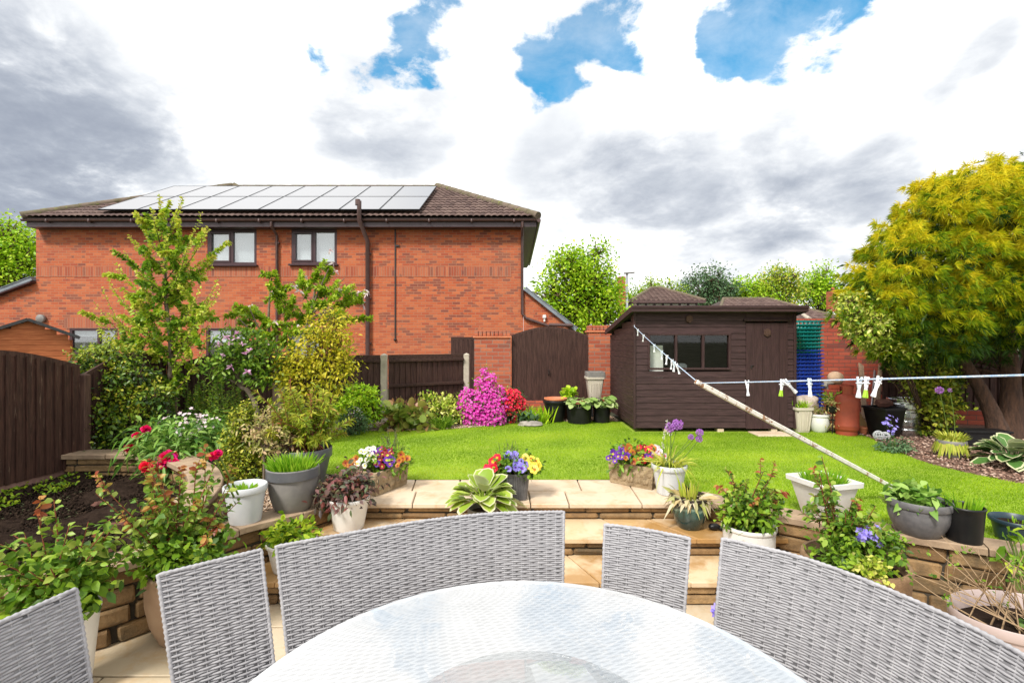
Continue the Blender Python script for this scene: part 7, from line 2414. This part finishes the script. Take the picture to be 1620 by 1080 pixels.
def rosebush(t, base, tips, nper, mat='l_rose', tipmat='l_rosered', L=.05, W=.034, red=.35, stem='twig_red'):
    base = np.asarray(base, float); tips = np.asarray(tips, float); n = len(tips)
    A = base + rng.normal(0, .03, (n, 3)) * [1, 1, 0]
    fb = FB(); shoots(fb, A, tips, nper, L, W, OVAL, 0, 1, (.006, .0025), .06, .22, 1.0, .25, -.15)
    k = n * 2; i = rng.integers(0, n, k); f = rng.uniform(.35, .8, (k, 1)); m_ = A[i] + (tips[i] - A[i]) * f
    shoots(fb, m_, m_ + (rdirs(k) * [1, 1, .5] + UP * .15) * .14, max(6, nper // 3), L, W, OVAL, 0, 1, (.003, .0015), .05, .2, 1.0, .2, -.1)
    fb.build('foliage', [M[mat], M[stem]], t)
    fb = FB(); i = rng.permutation(n)[:max(2, int(n * red))]
    shoots(fb, tips[i] - (tips[i] - A[i]) * .1, tips[i] + UP * .05 + rng.normal(0, .03, (len(i), 3)), 11, L * .95, W * .95, OVAL, 0, 1, (.003, .0015), .1, .1, 1.0, .35, -.2)
    fb.build('young_leaves', [M[tipmat], M['twig_red']], t)


def tipbox(n, x0, x1, y0, y1, Y, dy=.15):
    q = np.array([pv(x, y, Y) for x, y in zip(rng.uniform(x0, x1, n), rng.uniform(y0, y1, n))]); 
    off = rng.normal(0, dy, n); q[:, 1] += off
    return q


t = potted('white cylindrical pot with a dark green rose tipped red, beside the steps', (1.70, 3.45, Z2))
zs = pot_part(t, 'pot_white', .183, .165, .33, rim=.03, out=.01, soil=.29)
rosebush(t, (1.70, 3.45, .0), np.concatenate([tipbox(16, 1138, 1235, 765, 830, 3.45, .1), [pv(1148, 742, 3.4), pv(1208, 745, 3.4), pv(1222, 752, 3.4), pv(1215, 775, 3.4), pv(1180, 765, 3.4)]]), 26, 'l_rose', red=.5)
fb = FB(); clumps(fb, [((1.70, 3.43, .13), (.2, .15, .11))], 70, 7, .04, .05, .03, OVAL, 0, None); fb.build('inner_foliage', M['l_green'], t)
t = thing('square_planter', 'pale stone-coloured square tapered planter of grassy shoots on the stone wall', 'planter', (2.36, 3.64, .03))
g = MB(); g.squarepot([(.098, 0), (.102, .006), (.155, .245), (.178, .25), (.18, .285), (.166, .287), (.15, .24), (.12, .15)], rz=R(14), r=.06); g.build('pot', M['pot_white'], t, smooth=40)
g = MB(); g.box((0, 0, .235), (.29, .29, .02), rz=R(14)); g.build('compost', M['soil'], t)
shootsup(t, .25, .13, .13, 260, .13, .012, .4, 'l_chive')
t = potted('charcoal ribbed pot of lettuce-like leaves at the foot of the clothes prop', (2.80, 3.31, .03))
zs = pot_part(t, 'pot_rib', .185, .115, .24, rim=.05, out=.012, belly=.02)
fb = FB(); w = wo(t); clumps(fb, [(w + [0, 0, .25], (.15, .13, .05)), (w + [-.07, 0, .29], (.07, .07, .06))], 46, 6, .03, .085, .045, OVAL, 0, None, .2, .3); fb.build('foliage', M['l_peony'], t)
t = potted('black nursery pot of thin green shoots on the stone wall', (3.0, 3.19, .03))
zs = pot_part(t, 'pot_black', .112, .092, .235, rim=.02, out=.005); shootsup(t, zs, .08, .08, 46, .13, .012, .3, 'l_chive', .15)
t = potted('dark teal pot set back on the lawn edge behind the stone wall', (3.42, 3.26, 0))
zs = pot_part(t, 'pot_navy', .14, .1, .15, rim=.03); shootsup(t, zs, .06, .06, 12, .06, .01, .3, 'l_chive')
t = thing('trailing_plant', 'broad leaved plant climbing over the stone wall at the edge of the picture', 'plant', (3.2, 2.95, -.1))
fb = FB(); n = 30; c = np.array([pv(x, y, 2.9) for x, y in zip(rng.uniform(1585, 1640, n), rng.uniform(835, 900, n))]); fb.leaves(c, nrm(rdirs(n) + [0, -.5, 0]), nrm(rdirs(n) * .6 + [0, -.5, 1]), .085, .055, OVAL, 0, .3)
b = np.repeat(np.array([[3.1, 2.75, -.35]]), n, 0); fb.tubes(b, (b + c) / 2 + [0, .05, 0], c, .004, .002, 1); fb.build('foliage', [M['l_magnolia'], M['twig_green']], t)

t = potted('large woven-texture brown round pot of roses, bellflowers and trailing ivy', (2.10, 2.95, ZP))
g = MB(); pr = [(.19, 0), (.2, .01), (.245, .15), (.272, .30), (.28, .42), (.285, .44), (.288, .47), (.28, .485), (.262, .485), (.255, .45), (.2, .3)]
g.lathe(pr, 48); g.build('pot', M['pot_brown'], t, smooth=40)
g = MB(); g.lathe([(.25, .40), (.25, .42), (.12, .435), (.004, .43)], 24); g.build('compost', M['soil'], t, smooth=60)
zt = ZP + .43
rosebush(t, (2.02, 2.98, zt), np.concatenate([tipbox(14, 1285, 1360, 755, 850, 2.95, .1), [pv(1300, 722, 2.95), pv(1296, 745, 2.9), pv(1385, 800, 2.9), pv(1380, 815, 3.0)]]), 26, 'l_rose', red=.12)
fb = FB(); clumps(fb, [(pv(1360, 845, 2.92), (.16, .12, .1)), (pv(1320, 880, 2.85), (.12, .08, .08)), (pv(1395, 865, 2.85), (.12, .1, .08))], 150, 8, .04, .042, .024, OVAL, 0, 1, .2); fb.build('inner_foliage', [M['l_green'], M['twig_green']], t)
blossoms(t, [(pv(1375, 842, 2.82), (.09, .05, .05)), (pv(1390, 850, 2.82), (.06, .05, .04))], 30, M['f_blue'], .022, 5, 'bellflower', .5)
n = 16; A = np.array([pv(1375, 890, 2.78)] * n) + rng.normal(0, .06, (n, 3)) * [1, .3, .3]; e = np.array([pv(x, y, 2.66) for x, y in zip(rng.uniform(1370, 1432, n), rng.uniform(885, 935, n))])
fb = FB(); shoots(fb, A, e, 20, .04, .036, OVAL, 0, 1, (.003, .0015), .15, .05, 1., .15, -.3); fb.build('ivy', [M['l_cream'], M['twig_green']], t)
w = wo(t); shootsup(t, .40, .1, .1, 60, .14, .016, .7, 'l_lime', .4, 'strap_leaves')
t = potted('wide mauve oval bowl of bare twiggy stems at the edge of the patio', (2.66, 2.5, ZP))
zs = pot_part(t, 'pot_mauve', .335, .24, .40, n=56, sy=.72, rim=.055, out=.02, belly=.01, soil=.32)
w = wo(t); n = 26; b = w + np.c_[rng.normal(0, .14, n), rng.normal(0, .06, n), np.full(n, .31)]
e = np.array([pv(x, y, 2.5) for x, y in zip(rng.uniform(1480, 1650, n), rng.uniform(860, 950, n))]); e[:, 1] += rng.normal(0, .08, n)
e[:3] = [pv(1432, 902, 2.6), pv(1445, 915, 2.6), pv(1500, 880, 2.55)]
fb = FB(); fb.tubes(b, (b + e) / 2 + rng.normal(0, .03, (n, 3)), e, .0055, .002, 0); k = 30; i = rng.integers(0, n, k); m_ = b[i] + (e[i] - b[i]) * rng.uniform(.4, .9, (k, 1)); fb.tubes(m_, m_ + rdirs(k) * .03, m_ + rdirs(k) * .1 + UP * .04, .003, .001, 0); fb.build('twigs', M['twig_dry'], t)
fb = FB(); shoots(fb, e - [0, 0, .05], e + rng.normal(0, .03, (n, 3)), 5, .028, .02, OVAL, 0, None, t0=.1); q = w + np.c_[rng.uniform(-.05, .28, 40), rng.normal(-.04, .08, 40), np.full(40, .33)]; fb.leaves(q, nrm(rdirs(40) + UP * .4), nrm(rdirs(40) * .5 + UP), .045, .03, OVAL, 0, .2); fb.build('sparse_leaves', M['l_magdark'], t)

# tan urn rose
t = potted('tall tan clay urn with a big rose of green and copper leaves', (-2.02, 2.96, ZP))
g = MB(); pr = [(.12, 0), (.13, .01), (.175, .12), (.198, .24), (.2, .33), (.19, .40), (.195, .41), (.19, .42), (.175, .42), (.16, .36)]
g.lathe(pr, 40); g.build('pot', M['pot_tan'], t, smooth=40)
g = MB(); g.lathe([(.165, .36), (.165, .38), (.004, .39)], 20); g.build('compost', M['soil'], t, smooth=60)
zt = ZP + .38
rosebush(t, (-2.02, 2.96, zt), np.concatenate([tipbox(24, 215, 362, 740, 880, 2.95, .15), [pv(228, 745, 2.9), pv(310, 740, 2.9), pv(340, 735, 2.9), pv(325, 725, 2.95), pv(240, 760, 2.9), pv(285, 760, 2.9), pv(365, 770, 2.9), pv(215, 790, 2.9), pv(330, 775, 2.9), pv(300, 800, 2.85)]]), 24, 'l_rose', L=.055, W=.037, red=.7)
fb = FB(); clumps(fb, [(pv(285, 875, 2.9), (.22, .15, .15)), (pv(330, 880, 2.88), (.12, .12, .1)), (pv(255, 890, 2.86), (.12, .1, .1))], 110, 8, .045, .05, .036, OVAL, 0, None, .3); fb.build('inner_foliage', M['l_green'], t)
peony(231, 738, 2.9, .038, None, 'f_red', t); peony(338, 721, 2.95, .032, None, 'f_crimson', t); peony(345, 717, 2.95, .028, None, 'f_crimson', t)
t = potted('white pot of a leafy green rose behind the chair at the edge of the picture', (-2.30, 2.46, ZP))
zs = pot_part(t, 'pot_white', .155, .11, .44, rim=.03, out=.006)
rosebush(t, (-2.32, 2.48, ZP + .42), np.concatenate([tipbox(24, 5, 150, 830, 960, 2.45, .16), [pv(85, 790, 2.45), pv(140, 825, 2.45), pv(165, 840, 2.45), pv(60, 815, 2.45), pv(20, 845, 2.5), pv(110, 830, 2.4), pv(150, 870, 2.4)]]), 24, 'l_rose', L=.058, W=.04, red=.2)
fb = FB(); clumps(fb, [(pv(90, 915, 2.45), (.24, .15, .14)), (pv(60, 950, 2.4), (.2, .12, .1)), (pv(120, 930, 2.4), (.1, .1, .1))], 75, 8, .05, .055, .038, OVAL, 0, None, .3); fb.build('inner_foliage', M['l_green'], t)
# a bloom by the right bench, weeds in the soil
t = thing('campanula', 'single violet flower at the foot of the steps beside the bench', 'flower', (1.30, 3.0, ZP))
w = wo(t); fb = FB(); fb.tubes(w[None] - [[0, 0, .0]], w[None] + [[0, 0, .08]], (w + [-.02, -.02, .13])[None], .003, .003, 0); fb.build('stem', M['twig_green'], t)
blossoms(t, [(w + np.array([-.02, -.02, .14]), (.025, .025, .02))], 16, M['f_blue'], .032, 5, 'petals', .3, stuff=False)
t = thing('seedlings', 'low green seedlings along the gravel board in the dug soil', 'seedlings', (-4.0, 4.4, 0)); 
fb = FB(); n = 60; q = np.c_[rng.uniform(-4.55, -4.1, n), rng.uniform(3.6, 4.85, n), np.full(n, .0)]; q = np.repeat(q, 7, 0) + rng.normal(0, .03, (n * 7, 3)) * [1, 1, .2]; fb.leaves(q, nrm(rdirs(n * 7) + UP * .6), nrm(UP + rdirs(n * 7) * .5), .045, .024, OVAL, 0, .2); o = fb.build('foliage', M['l_magnolia'], t)
# ------------------------------------------------------------ sky, sun, camera
W_ = bpy.data.worlds.new('World'); S.world = W_; W_.use_nodes = True
nt = NT(W_.node_tree)
bgn = W_.node_tree.nodes['Background']
SUN_EL, SUN_AZ = R(48), R(212)       # azimuth measured clockwise from +Y
sky = nt.new('ShaderNodeTexSky', sky_type='NISHITA', sun_disc=False)
sky.sun_elevation = SUN_EL; sky.sun_rotation = SUN_AZ; sky.air_density = 1.0; sky.dust_density = .6; sky.ozone_density = 2.5
SKY = .10
d = nt.vm('NORMALIZE', nt.new('ShaderNodeTexCoord').outputs['Generated'])
dx, dy, dz = nt.sep(d)[:3]
pc = nt.vm('DIVIDE', d, nt.comb(*[nt.m('ADD', nt.m('MAXIMUM', dz, 0.), .30)] * 3))
wv = nt.new('ShaderNodeTexNoise'); nt.put(wv.inputs['Vector'], pc); wv.inputs['Scale'].default_value = 3.2; wv.inputs['Detail'].default_value = 5
d = nt.vm('NORMALIZE', nt.vm('ADD', d, nt.vm('SCALE', nt.vm('SUBTRACT', wv.outputs['Color'], (.5, .5, .5)), .22)))
n4 = nt.noise(pc, 18., 8, .65, .2)
n1 = nt.noise(pc, 2.6, 9, .58, .35)
n2 = nt.noise(pc, 1.1, 6, .55, .3)
n3 = nt.noise(pc, 6.5, 9, .62, .3)


def ddir(px, py):
    v = Vector(((px - CX) / F, 1, (CY - py) / F)); return tuple(v.normalized())


def blobsum(lst):
    tot = None
    for px, py, rpx, wt in lst:
        v = Vector(ddir(px, py)); ro = math.atan(rpx / F) * (v.y ** .9)
        dot = nt.vm('DOT_PRODUCT', d, tuple(v), out=1)
        q = nt.m('MULTIPLY', nt.mr(dot, math.cos(ro), math.cos(ro * .12), 0., 1., 'SMOOTHSTEP'), wt)
        tot = q if tot is None else nt.m('ADD', tot, q)
    return tot


dark = blobsum([(-60, 235, 370, .7), (50, 215, 220, .45), (110, 310, 330, .3), (240, 270, 260, .2), (595, 205, 130, .40), (560, 250, 90, .15), (900, 300, 130, .26), (1050, 318, 140, .42), (980, 315, 120, .26), (1180, 335, 120, .2), (1290, 310, 160, .3), (1240, 250, 80, .25), (1340, 350, 150, .26), (1410, 270, 90, .24), (1540, 90, 60, .40), (1180, 390, 130, .14), (1060, 415, 80, .18), (-400, 250, 500, .6), (1900, 250, 300, .3), (470, 420, 200, .1)])
blue = blobsum([(700, 40, 80, 1.), (660, 90, 62, .8), (610, 70, 60, .45), (520, 60, 60, .65), (590, 118, 45, .5), (905, 95, 85, 1.), (870, 130, 60, .9), (960, 55, 75, 1.), (1000, 100, 55, .6), (850, 100, 55, .6), (1180, 45, 90, 1.), (1260, 40, 110, 1.), (1320, 30, 60, .7), (1230, 85, 60, .6), (1150, 60, 55, .7)])
puff = blobsum([(620, 40, 70, .8), (575, 70, 60, .5), (935, 120, 40, .9), (1030, 60, 60, .5), (560, 20, 60, .5), (1180, 90, 50, .3), (780, 60, 60, .5), (1090, 60, 50, .4), (1345, 55, 55, .7), (1200, 25, 40, .35), (1270, 85, 40, .4)])
bm = nt.m('ADD', nt.m('SUBTRACT', blue, puff), nt.m('MULTIPLY', nt.m('MULTIPLY', nt.m('MINIMUM', nt.m('MULTIPLY', blue, 2.2), 1.), nt.m('SUBTRACT', .5, nt.m('MULTIPLY_ADD', n3, .5, nt.m('MULTIPLY', n4, .5)))), 4.0))
bmask = nt.m('MULTIPLY', nt.mr(bm, .22, .95, 0., 1., 'SMOOTHSTEP'), nt.mr(n3, .34, .66, 1., .72))
nm = nt.m('MULTIPLY_ADD', n1, .5, nt.m('MULTIPLY_ADD', n2, .15, nt.m('MULTIPLY_ADD', n3, .22, nt.m('MULTIPLY', n4, .13))))
dk = nt.m('MULTIPLY', dark, nt.mr(nm, .40, .60, .1, 1.25))
dk = nt.m('ADD', dk, nt.m('MULTIPLY', nt.m('SUBTRACT', nt.m('MULTIPLY_ADD', n1, .5, nt.m('MULTIPLY', n2, .5)), .50), 1.1))
dk = nt.m('SUBTRACT', 1., nt.m('EXPONENT', nt.m('MULTIPLY', nt.m('MAXIMUM', dk, 0.), -1.15)))
HI = .64
cloud = nt.ramp(dk, [(0, (HI, HI, HI)), (.12, (.50, .503, .506)), (.28, (.405, .418, .435)), (.48, (.30, .318, .348)), (.7, (.205, .225, .262)), (1., (.13, .148, .188))])
skyc = nt.vm('MULTIPLY', sky.outputs[0], (SKY * .36, SKY * 1.02, SKY * 1.05))
col = nt.mix(bmask, cloud, skyc)
# below the horizon: dim
col = nt.mix(nt.mr(dz, -.06, .0), (.12, .13, .10), col)
nt.put(bgn.inputs[0], col)
bgn.inputs[1].default_value = 1.0

sl = bpy.data.lights.new('sun', 'SUN'); sl.energy = 2.0; sl.angle = R(10); sl.color = (1, .95, .87)
so = bpy.data.objects.new('sun', sl); COL.objects.link(so)
sv = Vector((math.sin(SUN_AZ) * math.cos(SUN_EL), math.cos(SUN_AZ) * math.cos(SUN_EL), math.sin(SUN_EL)))
so.rotation_euler = sv.to_track_quat('Z', 'Y').to_euler(); so.location = sv * 30

cd = bpy.data.cameras.new('camera'); co = bpy.data.objects.new('camera', cd); COL.objects.link(co)
cd.sensor_width = 36; cd.lens = F / 1620 * 36; cd.clip_end = 2000; cd.clip_start = .05
co.location = (0, 0, HC); co.rotation_euler = (R(90), 0, 0)
S.camera = co
S.view_settings.view_transform = 'Standard'; S.view_settings.look = 'None'; S.view_settings.gamma = 1; S.view_settings.exposure = 1.2
S.cycles.max_bounces = 8; S.cycles.transparent_max_bounces = 12
S.cycles.use_adaptive_sampling = True
